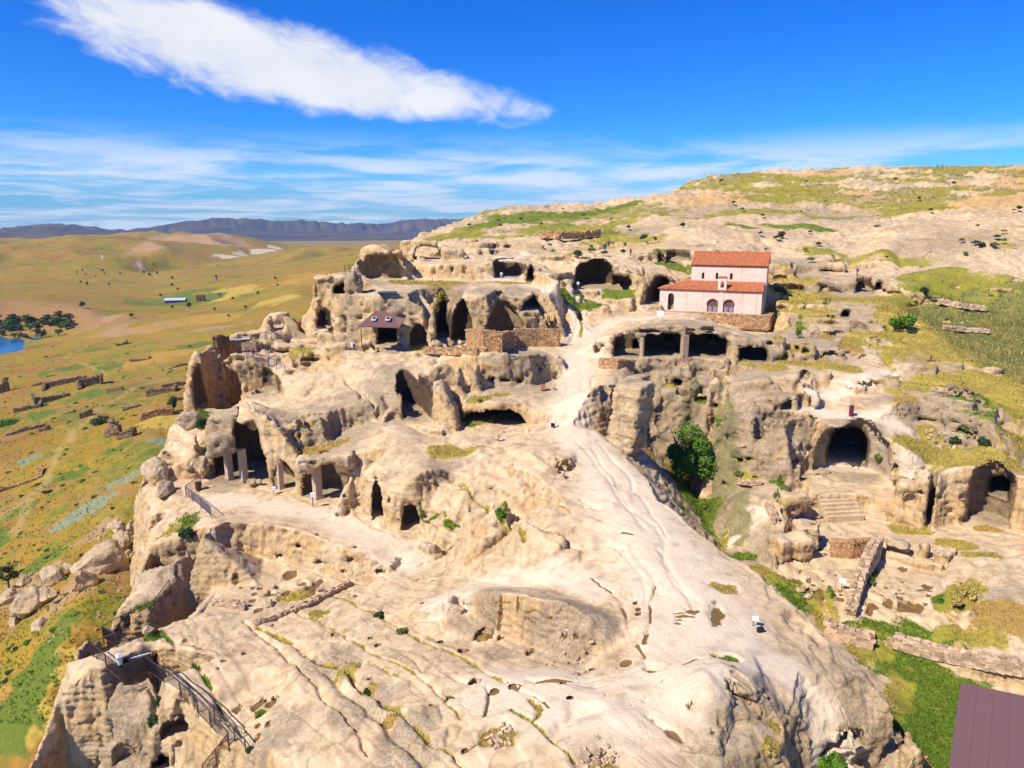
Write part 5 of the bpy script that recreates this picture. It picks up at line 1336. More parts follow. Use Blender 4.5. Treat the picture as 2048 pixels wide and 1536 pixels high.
def inst(name, me, loc, rot=(0, 0, 0), scale=(1, 1, 1), parent=None):
    o = bpy.data.objects.new(name, me); COL.objects.link(o)
    o.location = loc; o.rotation_euler = rot; o.scale = scale
    if parent: o.parent = parent
    return o

# ---- materials
PLASTER = None
def plaster_material():
    m, t, b = mat('church_plaster'); o = t.n('ShaderNodeTexCoord').outputs['Object']
    n1 = t.noise(o, .45, 5, .7); n2 = t.noise(o, 2.2, 5, .7)
    c = t.mix(t.ramp(n1, .4, .65), (.68, .52, .42), (.71, .60, .50))
    c = t.mix(t.math('MULTIPLY', t.ramp(n2, .52, .7), .55), c, (.60, .31, .20))
    mp = t.n('ShaderNodeMapping', ins={'Vector': o}); mp.inputs['Scale'].default_value = (1, 1, .08)
    c = t.mix(t.math('MULTIPLY', t.ramp(t.noise(mp, 2.2, 4, .6), .56, .7), .5), c, (.50, .20, .09))
    br = t.n('ShaderNodeTexBrick', ins={'Vector': t.n('ShaderNodeMapping', ins={'Vector': o, 'Rotation': (radians(90), 0, 0)}), 'Scale': 1.0, 'Color1': (1, 1, 1, 1), 'Color2': (.88, .86, .84, 1), 'Mortar': (.7, .66, .62, 1)})
    br.inputs['Row Height'].default_value = .16; br.inputs['Brick Width'].default_value = .34; br.inputs['Mortar Size'].default_value = .012
    c = t.mix(.5, c, t.mix(1.0, c, br.outputs[0], 'MULTIPLY'))
    t.set(b, 'Base Color', c); t.set(b, 'Normal', t.n('ShaderNodeBump', ins={'Strength': .5, 'Distance': .06, 'Height': n2}))
    return m
PLASTER = plaster_material()
TILE = simple('terracotta', (.52, .195, .085), .85, var=.2, scale=2.0, rgb2=(.31, .095, .045), bump=.03)
BRICKTRIM = simple('brick_trim', (.50, .17, .09), .85, var=.2, scale=4)
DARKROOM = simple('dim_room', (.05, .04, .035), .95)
WOODDOOR = simple('carved_door', (.20, .10, .11), .7, var=.2, scale=6)
DOORPALE = simple('weathered_door_panel', (.36, .27, .29), .75, var=.2, scale=6)
STONE = simple('rubble_stone', (.50, .33, .17), .9, var=.2, scale=1.7, rgb2=(.34, .20, .10), bump=.06, pieces=True)
STONEP = simple('pale_rubble_stone', (.56, .44, .31), .9, var=.2, scale=1.7, rgb2=(.42, .28, .18), bump=.06, pieces=True)
STONEDK = simple('old_village_stone', (.30, .215, .13), .9, var=.2, scale=1.1, rgb2=(.19, .13, .08), bump=.1, pieces=True)
EARTHM = simple('earth_mortar', (.30, .19, .095), .95, var=.15, scale=3)
CONCRETE = simple('concrete', (.47, .36, .255), .85, var=.12, scale=2.5)
SHEET = simple('brown_sheet_metal', (.175, .092, .085), .6, .0, var=.05, scale=14, bump=.004, spec=.3)
IRON = simple('painted_iron', (.085, .062, .058), .55, .3, var=.2, scale=6, bump=0)
RUST = simple('rusty_iron', (.16, .06, .03), .8, .2, var=.25, scale=6, bump=0)
BLUEIRON = simple('blue_iron', (.09, .09, .17), .5, .3, var=.1, scale=6, bump=0)
WHITE = simple('white_paint', (.8, .8, .78), .5, var=.03, bump=0)
BLACK = simple('black_plastic', (.02, .022, .03), .4, var=.1, bump=0)
TEAL = simple('teal_sheet', (.06, .20, .26), .5, var=.1, bump=0)
GLASSDK = simple('dark_glass', (.015, .015, .018), .12, var=.1, bump=0, spec=.6)
BARK = simple('bark', (.16, .11, .07), .95, var=.2, scale=8)
def rockbit(name, a, b2):
    return simple(name, a, .92, var=.2, scale=.9, rgb2=b2, bump=.12)
BOULDER = rockbit('boulder_stone', (.44, .335, .225), (.30, .215, .13))
def leafmat(name, a, b2):
    m, t, b = mat(name)
    oi = t.n('ShaderNodeObjectInfo'); g = t.n('ShaderNodeNewGeometry')
    n = t.noise(t.n('ShaderNodeTexCoord').outputs['Object'], 1.6, 3, .6)
    f = t.math('ADD', t.math('MULTIPLY', g.outputs['Random Per Island'], .6), t.math('MULTIPLY', n, .5))
    t.set(b, 'Base Color', t.mix(t.ramp(f, .2, .9), a, b2))
    b.inputs['Roughness'].default_value = .6
    return m
LEAF = leafmat('leaf_green', (.035, .10, .008), (.12, .22, .02))
LEAFD = leafmat('leaf_dark', (.018, .04, .012), (.055, .085, .022))
LEAFY = leafmat('leaf_olive', (.07, .11, .015), (.18, .22, .04))
DRY = leafmat('dry_grass', (.30, .22, .04), (.50, .38, .11))
TUFT = leafmat('grass_blades', (.05, .12, .008), (.16, .24, .02))

# ------------------------------------------------------------------ the church
def make_church():
    th, w = ray(1418, 624); r = 134.5; z0 = ZC+w*r
    C = thing('church', (r*sin(th), r*cos(th), z0), 'three-nave pink plastered church with orange tiled roofs on the ridge', 'church', rz=radians(-22)); C.scale = (.97,)*3
    EZ, TZ, UE, UR = 4.15, 5.65, 8.7, 11.0        # eave and top of the lean-to, eave and ridge of the nave
    lx0, lx1, ux0, ux1 = -9.5, 9.35, -4.1, 9.75
    ly1 = 3.2; uy1 = 11.5
    # aisle wall, with real openings cut out
    def wall_with_holes(x0, x1, z0_, z1, holes, y0, y1, name):
        """front wall built from strips round arched openings"""
        mb = MB(); hs = sorted(holes); cx = x0
        for (a, b, zb, zs) in hs:
            mb.box(cx, a, y0, y1, z0_, z1)
            if zb > z0_: mb.box(a, b, y0, y1, z0_, zb)
            n = 8; rr = (b-a)/2; c = (a+b)/2
            for i in range(n):
                p0 = (c-rr*cos(pi*i/n), zs+rr*sin(pi*i/n)); p1 = (c-rr*cos(pi*(i+1)/n), zs+rr*sin(pi*(i+1)/n))
                mb.poly_prism([p0, p1, (p1[0], z1), (p0[0], z1)], y0, y1)
            cx = b
        mb.box(cx, x1, y0, y1, z0_, z1)
        return mb.build(name, PLASTER, C)
    doors = [(-.45, 1.55, 0.05, 1.45), (2.5, 4.5, 0.05, 1.45)]
    wall_with_holes(lx0, lx1, -.9, EZ, [(-7.9, -6.75, .05, 2.75)]+doors, 0, .7, 'aisle_wall')
    MB().box(lx0, lx0+.7, .7, ly1, -.9, EZ).box(lx1-.7, lx1, .7, ly1, -.9, EZ).box(lx0+.7, lx1-.7, ly1-.25, ly1, -.9, EZ).build('end_wall', PLASTER, C)
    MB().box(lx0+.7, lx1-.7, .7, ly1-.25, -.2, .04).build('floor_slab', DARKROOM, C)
    wins = [(-2.15, -1.65, TZ+.35, TZ+1.35), (.45, .95, TZ+.35, TZ+1.35), (3.1, 3.6, TZ+.35, TZ+1.35)]
    wall_with_holes(ux0, ux1, TZ-1.8, UE, wins, ly1, ly1+.7, 'nave_wall')
    MB().box(ux0, ux0+.7, ly1+.7, uy1, -.9, UE).box(ux1-.7, ux1, ly1+.7, uy1, -.9, UE).box(ux0+.7, ux1-.7, uy1-.7, uy1, -.9, UE).box(ux0+.7, ux1-.7, ly1+.01, ly1+.69, -.9, TZ-1.8).build('nave_side_wall', PLASTER, C)
    ym = (ly1+uy1)/2
    for xa, xb in ((ux0, ux0+.7), (ux1-.7, ux1)):
        M_ = Matrix(((0, 1, 0, 0), (1, 0, 0, 0), (0, 0, 1, 0), (0, 0, 0, 1)))
        MB().poly_prism([(ly1, UE), (uy1, UE), (ym, UR-.12)], xa, xb, M_).build('gable', PLASTER, C)
    MB().box(ux0-.12, ux1+.12, ly1-.12, ly1-.002, UE-.28, UE-.02).build('cornice', BRICKTRIM, C)
    MB().box(lx0-.1, lx1+.1, -.1, -.002, EZ-.22, EZ-.02).build('aisle_cornice', BRICKTRIM, C)
    # tiled slopes: base slab plus rows of rounded cover tiles
    def slope(name, e0, e1, t1, t0, step=.34):
        e0, e1, t0, t1 = map(Vector, (e0, e1, t0, t1))
        n = (e1-e0).cross(t0-e0).normalized()
        if n.z < 0: n = -n
        dn = -n*.1
        o = MB().add([e0, e1, t1, t0, e0+dn, e1+dn, t1+dn, t0+dn], [(0,1,2,3),(7,6,5,4),(0,4,5,1),(1,5,6,2),(2,6,7,3),(3,7,4,0)]).build(name, TILE, C)
        mb = MB(); L = (e1-e0).length; k_ = int(L/step); ux = (e1-e0)/L
        up_ = (t0-e0)-ux*((t0-e0).dot(ux)); H_ = up_.length; up_ = up_/H_
        a0 = (t0-e0).dot(ux); a1 = (t1-e0).dot(ux)
        for i in range(k_):
            s = (i+.5)*L/k_
            # where this row meets the upper edge or a hip
            top = H_
            if s < a0: top = H_*s/max(a0, 1e-6)
            if s > a1: top = H_*(L-s)/max(L-a1, 1e-6)
            nseg = max(1, int(top/.75))
            for j in range(nseg):
                b0 = e0+ux*s+up_*(top*j/nseg); b1 = e0+ux*s+up_*(top*(j+1)/nseg)
                w0 = step*.36; h0 = .11+.012*((i*7+j*3) % 4); h1 = h0-.045
                jit = ux*(.015*((i*5+j*11) % 5-2))
                mb.add([b0-ux*w0+jit, b0-ux*w0*.55+n*h0+jit, b0+ux*w0*.55+n*h0+jit, b0+ux*w0+jit, b1-ux*w0*.85, b1-ux*w0*.45+n*h1, b1+ux*w0*.45+n*h1, b1+ux*w0*.85],
                       [(0,1,5,4),(1,2,6,5),(2,3,7,6),(0,3,2,1)])
        mb.build('tile_rows', TILE, o, kind='stuff')
        return o
    ov = .35
    slope('aisle_roof', (lx0-ov, -ov, EZ), (lx1+.15, -ov, EZ), (lx1+.15, ly1, TZ), (ux0, ly1, TZ))
    slope('hip_roof', (lx0-ov, ly1+4, EZ), (lx0-ov, -ov, EZ), (ux0, ly1, TZ), (ux0, ly1+4, TZ))
    slope('nave_roof', (ux0-.2, ly1-ov, UE), (ux1+.2, ly1-ov, UE), (ux1+.2, ym, UR), (ux0-.2, ym, UR))
    slope('nave_roof', (ux1+.2, uy1+ov, UE), (ux0-.2, uy1+ov, UE), (ux0-.2, ym, UR), (ux1+.2, ym, UR))
    MB().bar((ux0-.25, ym, UR+.05), (ux1+.25, ym, UR+.05), .16, 6).build('ridge_tiles', TILE, C)
    # small belfry over the aisle wall
    bt = MB(); bx0, bx1 = 1.35, 2.9; bz0, bz1, bsp = EZ-.25, EZ+2.35, EZ+1.15
    oa, ob = bx0+.45, bx1-.45
    bt.box(bx0, oa, -.14, .55, bz0, bz1).box(ob, bx1, -.14, .55, bz0, bz1).box(oa, ob, -.14, .55, bz0, EZ+.55)
    n = 8; rr = (ob-oa)/2; c = (oa+ob)/2
    for i in range(n):
        p0 = (c-rr*cos(pi*i/n), bsp+.35+rr*sin(pi*i/n)); p1 = (c-rr*cos(pi*(i+1)/n), bsp+.35+rr*sin(pi*(i+1)/n))
        bt.poly_prism([p0, p1, (p1[0], bz1), (p0[0], bz1)], -.14, .55)
    B = bt.build('belfry', PLASTER, C)
    MB().box(bx0-.1, bx1+.1, -.24, .65, bz1, bz1+.14).box(bx0+.1, bx1-.1, -.05, .5, bz1+.14, bz1+.3).build('belfry_cap', BRICKTRIM, B)
    bl = MB()
    for i in range(8):
        a = 2*pi*i/8; a2 = 2*pi*(i+1)/8; pr = [(.02, .5), (.14, .46), (.18, .2), (.27, 0)]
        for (r0, h0), (r1, h1) in zip(pr, pr[1:]):
            bl.add([(c+r0*cos(a), .2+r0*sin(a), EZ+.85+h0), (c+r0*cos(a2), .2+r0*sin(a2), EZ+.85+h0), (c+r1*cos(a2), .2+r1*sin(a2), EZ+.85+h1), (c+r1*cos(a), .2+r1*sin(a), EZ+.85+h1)], [(3,2,1,0)])
    bl.build('bell', RUST, B)
    MB().box(1.62, 2.5, -.07, -.003, -.2, EZ-.25).build('pilaster', PLASTER, C)
    # carved double doors
    for a, b, zb, zs in doors:
        D = MB().poly_prism(arch(a, b, zb, zs), .28, .36).build('door', WOODDOOR, C)
        c_ = (a+b)/2
        MB().box(c_-.1, c_+.1, .2, .279, zb, zs+.9).box(a+.02, a+.14, .2, .279, zb, zs).box(b-.14, b-.02, .2, .279, zb, zs).build('door_frame', WOODDOOR, D)
        for s in (-1, 1):
            x0 = c_+s*.14; x1 = c_+s*.82
            MB().box(min(x0, x1), max(x0, x1), .24, .279, zb+.08, zs-.35).build('panel', DOORPALE, D)
            MB().bar((c_+s*.46, .285, zs+.02), (c_+s*.46, .22, zs+.02), .27, 12).build('rosette', WOODDOOR, D)
        tr = MB(); n = 10; r0 = (b-a)/2; r1 = r0+.16
        for i in range(n):
            q0 = pi*i/n; q1 = pi*(i+1)/n
            tr.poly_prism([(c_+r0*cos(q0), zs+r0*sin(q0)), (c_+r1*cos(q0), zs+r1*sin(q0)), (c_+r1*cos(q1), zs+r1*sin(q1)), (c_+r0*cos(q1), zs+r0*sin(q1))], -.05, .1)
        tr.build('arch_trim', BRICKTRIM, C)
    for a, b, zb, zs in wins:
        MB().poly_prism(arch(a-.001, b+.001, zb, zs), ly1+.45, ly1+.5).build('window', GLASSDK, C)
    MB().box(lx1+.002, lx1+.25, .4, ly1, -1.4, EZ-1.2).build('buttress', PLASTER, C)
    return C, z0
CHURCH, CH_Z = make_church()
CH_M = Matrix.Translation(CHURCH.location) @ Euler(CHURCH.rotation_euler).to_matrix().to_4x4()

# ------------------------------------------------------------------ walls of gathered stone
STM = {}
def block_mesh(name, m, seed, bev=True):
    """a roughly squared field stone: a box with knocked-off corners"""
    r_ = np.random.default_rng(seed)
    v = np.array([(x, y, z) for z in (-1, 1) for y in (-1, 1) for x in (-1, 1)], float)*np.array([.5, .42, .34])
    v += r_.uniform(-.11, .11, v.shape)
    bm = bmesh.new(); vs = [bm.verts.new(p) for p in v]
    for f in ((0,2,3,1),(4,5,7,6),(0,1,5,4),(1,3,7,5),(3,2,6,7),(2,0,4,6)): bm.faces.new([vs[i] for i in f])
    if bev: bmesh.ops.bevel(bm, geom=list(bm.verts), offset=.10, affect='VERTICES')
    me = bpy.data.meshes.new(name); bm.to_mesh(me); bm.free(); me.materials.append(m)
    return me
def stones_for(m):
    if m.name not in STM: STM[m.name] = [block_mesh('stone', m, s) for s in range(8)]+[block_mesh('stone', m, s+20, False) for s in range(8)]
    return STM[m.name]
def stone_wall(name, label, feet, h, thick=.55, m=STONE, size=.36, single=False, group=None, cat='stone wall', ragged=.25, depth=.6, limit=260, tops=None, world=None):
    """a wall along a line of picture points on the rock, laid in rough courses"""
    P_ = world or [spt(*f) for f in feet]
    base = P_[0].copy()
    T = thing(name, base, label, cat, group)
    r_ = random.Random(int(abs(base.x*31+base.y*17)))
    core = MB(); n_st = 0; packed_v = []; packed_f = []
    hs = tops or [h]*len(P_)
    for k_, (a, b) in enumerate(zip(P_, P_[1:])):
        d = Vector((b.x-a.x, b.y-a.y, 0)); L = d.length
        if L < .05: continue
        u = d/L; nrm = Vector((u.y, -u.x, 0))
        if nrm.dot(Vector((-a.x, -a.y, 0))) < 0: nrm = -nrm
        nseg = max(1, int(L/.7)); prev = None
        for i in range(nseg+1):
            t = i/nseg; p = a.lerp(b, t); hh = (hs[k_]*(1-t)+hs[k_+1]*t)*(1-ragged*.6*r_.random())
            q = (p+nrm*(thick/2-.07), p-nrm*(thick/2-.07), hh)
            if prev:
                v = [prev[0]+Vector((0,0,-depth)), q[0]+Vector((0,0,-depth)), q[1]+Vector((0,0,-depth)), prev[1]+Vector((0,0,-depth)), prev[0]+Vector((0,0,prev[2]-.08)), q[0]+Vector((0,0,q[2]-.08)), q[1]+Vector((0,0,q[2]-.08)), prev[1]+Vector((0,0,prev[2]-.08))]
                core.add([x-base for x in v], [(0,3,2,1),(4,5,6,7),(0,1,5,4),(1,2,6,5),(2,3,7,6),(3,0,4,7)])
            prev = q
        # both faces and the top
        ch = size*.66
        for side in (1, -1):
            s = 0.0
            rows = int((max(hs[k_], hs[k_+1])+depth*.95)/ch)+1
            for row in range(rows):
                s = -r_.random()*size*.5
                while s < L:
                    ln = size*r_.uniform(.6, 1.45); t = min(1, max(0, (s+ln/2)/L)); p = a.lerp(b, t)
                    zz = -depth*.9+row*ch
                    top = hs[k_]*(1-t)+hs[k_+1]*t
                    if zz > top-ragged*top*r_.random()-ch*.3: s += ln; continue
                    pos = p+nrm*side*(thick/2-.10)+Vector((0, 0, zz+ch*.5))-base
                    rot = (r_.uniform(-.12, .12), r_.uniform(-.12, .12)+0, atan2(u.y, u.x)+r_.uniform(-.12, .12)+(pi if r_.random() < .5 else 0))
                    sc = (ln*1.0, size*.75, ch*1.55)
                    own = single and side == 1 and n_st < limit
                    me = r_.choice(stones_for(m)[:8] if own else stones_for(m)[8:])
                    if own:
                        inst('stone', me, pos, rot, sc, T); n_st += 1
                    else:
                        packed_v.append((me, pos, rot, sc))
                    s += ln
        s = 0
        while s < L:
            ln = size*r_.uniform(.7, 1.5); t = min(1, s/L); p = a.lerp(b, t); top = (hs[k_]*(1-t)+hs[k_+1]*t)*(1-ragged*.4*r_.random())
            for off in (-.22, .22):
                packed_v.append((r_.choice(stones_for(m)[8:]), p+nrm*thick*off*1.2+Vector((0,0,top-.08))-base, (r_.uniform(-.2,.2), r_.uniform(-.2,.2), r_.uniform(0,6.3)), (ln, size*.95, ch*1.3)))
            s += ln
    core.build('core', EARTHM, T)
    join_stones(packed_v, m, T)
    return T
_polys = {}
def polys_of(me):
    if me.name not in _polys: _polys[me.name] = [tuple(p.vertices) for p in me.polygons]
    return _polys[me.name]
def join_stones(lst, m, parent, name='stone_facing'):
    if not lst: return
    V = []; F = []; k_ = 0
    for me, pos, rot, sc in lst:
        n = len(me.vertices); a = np.empty(n*3, np.float32); me.vertices.foreach_get('co', a); a = a.reshape(-1, 3)
        R_ = np.array(Euler(rot).to_matrix()); a = (a*np.array(sc))@R_.T+np.array(pos)
        V.append(a); F += [tuple(i+k_ for i in f) for f in polys_of(me)]; k_ += n
    o = mesh_obj(name, np.concatenate(V), F, m, parent); o['kind'] = 'stuff'
    return o
# terrace wall under the church
fw = [CH_M @ Vector(p) for p in ((-2.6, -1.6, 0), (2, -2.2, 0), (6, -2.4, 0), (10.6, -2.2, 0), (10.9, 2.5, 0))]
stone_wall('terrace_wall', 'brown stone terrace wall below the church doors', None, .1, .7, STONEDK if False else STONE, .42, world=fw, tops=[.1,.1,.1,.1,.0], depth=2.6, ragged=.02)
MB().add([CH_M @ Vector(p) for p in ((-9.5,0,-.06),(-2.6,-1.6,-.06),(2,-2.2,-.06),(6,-2.4,-.06),(10.6,-2.2,-.06),(10.9,2.5,-.06),(9.3,3,-.06),(-9.5,3,-.06),
      (-9.5,0,-2),(-2.6,-1.6,-2),(2,-2.2,-2.4),(6,-2.4,-2.6),(10.6,-2.2,-2.8),(10.9,2.5,-2.6),(9.3,3,-2),(-9.5,3,-2))],
      [tuple(range(8)), (0,8,9,1),(1,9,10,2),(2,10,11,3),(3,11,12,4),(4,12,13,5),(5,13,14,6),(6,14,15,7),(7,15,8,0)]).build('church_terrace', STONEP, kind='structure')
# ruined rooms by the path
stone_wall('ruined_stone_wall', 'orange-brown ruined room wall with squared front corner', [(936,692),(970,697),(1004,698),(1026,690)], 2.6, .6, STONE, .4, tops=[2.7,2.7,2.5,2.2], depth=.5, ragged=.06)
stone_wall('ruined_stone_wall', 'long orange-brown stone wall ending at the pale path', [(1030,688),(1075,687),(1117,688)], 2.4, .6, STONE, .4, depth=.5, ragged=.05)
stone_wall('ruined_stone_wall', 'short dark doorway wall at right angles to the orange-brown room wall', [(1000,699),(1010,694),(1026,692)], 2.2, .5, STONE, .4, depth=.5, ragged=.05)
stone_wall('low_stone_wall', 'low brick-coloured wall before the left bay of the triple cave', [(1200,731),(1235,733),(1266,735)], 1.1, .5, STONE, .38, depth=.4, ragged=.05)
stone_wall('low_stone_wall', 'low kerb of stones in front of the squared ruined room', [(850,703),(900,706),(955,706)], .7, .5, STONE, .4, depth=.3)
# walls of the lower right-hand courts
stone_wall('court_wall', 'tall rubble wall in shade between the two pitted courts', [(1700,1232),(1716,1180),(1735,1140),(1752,1112)], 2.0, .9, STONEP, .40, single=True, tops=[.8,1.6,2.1,2.3], depth=.5, ragged=.1, limit=150)
stone_wall('court_wall', 'thin-coursed orange wall below the rock staircase', [(1662,1110),(1700,1112),(1735,1108)], 1.7, .5, STONE, .34, single=True, depth=.3, ragged=.08, limit=150)
stone_wall('court_wall', 'low tumbled wall end standing on the grass by the ditch', [(1652,1262),(1690,1278),(1742,1290)], 1.1, 1.0, STONEP, .42, single=True, depth=.4, ragged=.35, limit=120)
stone_wall('court_wall', 'long pale rubble wall above the bright green ditch', [(1792,1284),(1850,1300),(1900,1312),(1970,1325),(2048,1338),(2120,1350)], .7, .9, STONEP, .42, single=True, depth=.5, ragged=.35, limit=200)
stone_wall('low_stone_wall', 'crumbling line of stones along the edge of the pitted rock court', [(515,1250),(560,1232),(610,1212),(655,1190),(700,1168)], .35, .5, STONEP, .32, single=True, depth=.2, ragged=.4, limit=200)
stone_wall('low_stone_wall', 'tumbled patch of low stones inside the rock court', [(430,1207),(455,1210),(490,1216)], .35, .8, STONEP, .34, single=True, depth=.2, ragged=.5, limit=60)
stone_wall('low_stone_wall', 'short dry-stone wall left of the vaulted hall steps', [(1475,965),(1500,967),(1520,966)], .35, .5, STONEP, .32, depth=.2, ragged=.5)
stone_wall('low_stone_wall', 'small stacked wall end on the sloping slab edge', [(1535,1010),(1545,1030),(1552,1045)], .6, .6, STONEP, .34, depth=.3, ragged=.3)
stone_wall('low_stone_wall', 'low broken wall across the right-hand terrace grass', [(1880,603),(1920,612),(1970,618)], .5, .8, STONEP, .45, depth=.3, ragged=.5)
stone_wall('low_stone_wall', 'faint stone row on the dark green slope', [(1890,655),(1930,660),(1975,662)], .4, .6, STONEP, .45, depth=.3, ragged=.5)
stone_wall('low_stone_wall', 'layered brown outcrop wall on the skyline terrace', [(1085,472),(1120,474),(1160,473),(1195,468)], 1.1, 1.6, STONE, .9, depth=.5, ragged=.4)

# heaps of stones
def heap(label, px, py, rpx, n, m=STONEP, hgt=.35, size=.4):
    c = spt(px, py); R_ = rpx/ppm(c)
    T = thing('stone_heap', c, label, 'stone heap', 'heaps of loose stones')
    r_ = random.Random(px*7+py)
    for i in range(n):
        a = r_.uniform(0, 6.28); d = R_*sqrt(r_.random()); s = size*r_.uniform(.5, 1.2)
        x = d*cos(a); y = d*sin(a)*1.2
        z = sz(c.x+x, c.y+y, c.z+1.5)-c.z+hgt*(1-d/R_)*r_.random()
        inst('stone', r_.choice(stones_for(m)), (x, y, z), (r_.uniform(0, 6), r_.uniform(0, .6), r_.uniform(0, 6)), (s*1.3, s, s), T)
heap('grey heap of loose stones in the yellow grass right of the path', 1916, 772, 30, 46, STONEDK, .7, .5)
heap('dark little heap of stones under the right-hand terrace edge', 1955, 828, 16, 18, STONEDK, .4, .4)
heap('small cairn of pale stones on the grass wedge', 1613, 1188, 10, 20, STONEP, .6, .32)
heap('scatter of pale stones below the streaked terrace wall', 1880, 878, 26, 26, STONEP, .2, .35)
heap('ring of pebbles in the bottom grass pocket', 1200, 1520, 32, 34, STONEP, .1, .2)
heap('row of pale cobbles in the ochre pocket of the front slabs', 1000, 1478, 26, 30, STONEP, .1, .22)
heap('pinkish rubble beside the square grave-like niche', 1628, 832, 14, 14, STONEP, .15, .35)
heap('broken stones beside the big hump of the sunken room', 1140, 1322, 50, 26, STONEP, .05, .22)

# ------------------------------------------------------------------ pillars in the halls
def pillar(label, px, py, h, w, group='concrete pillars of the halls', round_=False, m=CONCRETE, lintel=None):
    p = spt(px, py)
    if lintel:                                  # the shaft stands straight under the lintel it carries
        th, rl, zl = hat(px, lintel); rl = max(rl+.35, hypot(p.x, p.y)+.3); p = Vector((rl*sin(th), rl*cos(th), p.z))
    T = thing('pillar', p, label, 'pillar', group, atan2(-p.x, p.y)+radians(28) if not round_ else 0)
    if round_:
        MB().bar((0, 0, -.4), (0, 0, h), w/2, 14, w/2*.92).build('shaft', m, T)
        MB().box(-w*.6, w*.6, -w*.6, w*.6, h, h+.25).build('capital', m, T)
    else:
        MB().box(-w/2, w/2, -w/2, w/2, -.4, h).build('shaft', m, T)
        MB().box(-w*.62, w*.62, -w*.62, w*.62, -.4, .12).build('base', m, T)
    return T
pillar('left square pillar under the gabled hall', 454, 962, 3.6, .75, lintel=900)
pillar('tall square pillar beside the high arch of the gabled hall', 481, 970, 3.9, .75, lintel=880)
pillar('lone square pillar under the right foot of the gable', 557, 985, 4.0, .62, lintel=915)
pillar('square pillar with pale grey face in the second low hall', 632, 1010, 4.4, .85, lintel=936)
pillar('round white column between the left bays of the triple cave', 1285, 720, 3.6, .7, 'columns of the triple cave', True, STONEP, lintel=674)
pillar('rough pale pier between the two wide bays of the triple cave', 1370, 717, 3.5, .9, 'columns of the triple cave', False, STONEP, lintel=674)

# stairs cut before the vaulted hall
a = spt(1650, 1034); b = spt(1722, 1034); top = spt(1688, 985)
T = thing('rock_staircase', (a+b)/2, 'worn pale rock staircase up to the vaulted hall', 'staircase', rz=atan2(b.y-a.y, b.x-a.x))
L = Vector((b.x-a.x, b.y-a.y)).length; Hh = top.z-(a.z+b.z)/2
for i in range(7):
    MB().box(-L/2, L/2, -.6+i*.42, 3.4, -.4 if i == 0 else Hh*i/7-.05, Hh*(i+1)/7+.02).build('step', ROCK, T)

# ------------------------------------------------------------------ sheet-metal canopies
def slab(mb, c, dn=Vector((0, 0, -.12))):
    mb.add(list(c)+[p+dn for p in c], [(0,1,2,3),(7,6,5,4),(0,4,5,1),(1,5,6,2),(2,6,7,3),(3,7,4,0)]); return mb
p = spt(760, 690); rr_ = hypot(p.x, p.y)
def on(px, py, r):
    th, w = ray(px, py); return Vector((r*sin(th), r*cos(th), ZC+w*r))
c = [on(716, 652, rr_-1.6), on(798, 655, rr_-1.6), on(790, 632, rr_+2.2), on(741, 630, rr_+2.2)]
T = thing('metal_canopy', c[0].copy(), 'maroon sheet-metal shelter roof with two small skylights over a cave', 'shelter')
o_ = T.location
slab(MB(), [v-o_ for v in c]).build('roof_sheet', SHEET, T)
c2 = [on(798, 655, rr_-1.6), on(810, 637, rr_+.6), on(790, 632, rr_+2.2)]
MB().add([v-o_ for v in c2]+[v-o_+Vector((0, 0, -.1)) for v in c2], [(0,1,2),(5,4,3),(0,3,4,1),(1,4,5,2),(2,5,3,0)]).build('side_sheet', SHEET, T)
MB().add([v-o_ for v in (on(741,630,rr_+2.2), on(790,632,rr_+2.2), on(780,622,rr_+3.4), on(752,621,rr_+3.4))], [(0,1,2,3)]).build('top_sheet', SHEET, T)
n_ = (c[1]-c[0]).cross(c[3]-c[0]).normalized()
for x in (745, 773):
    q = [on(x-3, 642, rr_-.1), on(x+6, 642, rr_-.1), on(x+9, 636, rr_+1.2), on(x, 636, rr_+1.2)]
    W_ = slab(MB(), [v-o_+n_*.2 for v in q]).build('skylight', WHITE, T)
    cc_ = sum(q, Vector())/4
    slab(MB(), [cc_+(v-cc_)*.72-o_+n_*.24 for v in q], Vector((0, 0, -.03))).build('pane', GLASSDK, W_)
for x in (722, 794):
    f = on(x, 656, rr_-1.2)-o_; MB().bar((f.x, f.y, f.z-3), (f.x, f.y, f.z-.1), .07, 6).build('post', IRON, T)
# roof in the lower right corner
R0 = on(1922, 1365, 44.0)
zr = R0.z
def onz(px, py, z):
    th, w = ray(px, py); r = (z-ZC)/w; return Vector((r*sin(th), r*cos(th), z))
c = [onz(1897, 1536, zr), onz(2230, 1590, zr), onz(2230, 1430, zr+.0), onz(1922, 1365, zr)]
v0 = c[0]-c[3]; v0.normalize()
c[0] = c[3]+v0*9.0; c[1] = c[2]+v0*9.0
T = thing('ticket_shelter', (c[3].x, c[3].y, zr-2.6), 'flat maroon-brown sheet roof of a shelter beside the green ditch', 'shelter')
o_ = T.location
slab(MB(), [v-o_ for v in c], Vector((0, 0, -.18))).build('roof', SHEET, T)
e1 = (c[1]-c[0]); 
nrs = 9
for i in range(nrs+1):
    t = i/nrs; a = c[0].lerp(c[1], t)-o_; b = c[3].lerp(c[2], t)-o_
    if i not in (0,): MB().box(0, 1, -.02, .02, 0, .035).build('seam', SHEET, T).matrix_local = Matrix.Translation(a+Vector((0,0,.001))) @ (b-a).to_track_quat('X', 'Z').to_matrix().to_4x4() @ Matrix.Diagonal(((b-a).length, 1, 1, 1))
for v in c:
    q = sum(c, Vector())/4; f = v+(q-v)*.08-o_
    MB().bar((f.x, f.y, -1.6), (f.x, f.y, 2.45), .08, 6).build('post', IRON, T)
q = sum(c, Vector())/4
ins = [v+(q-v)*.12-o_ for v in c]
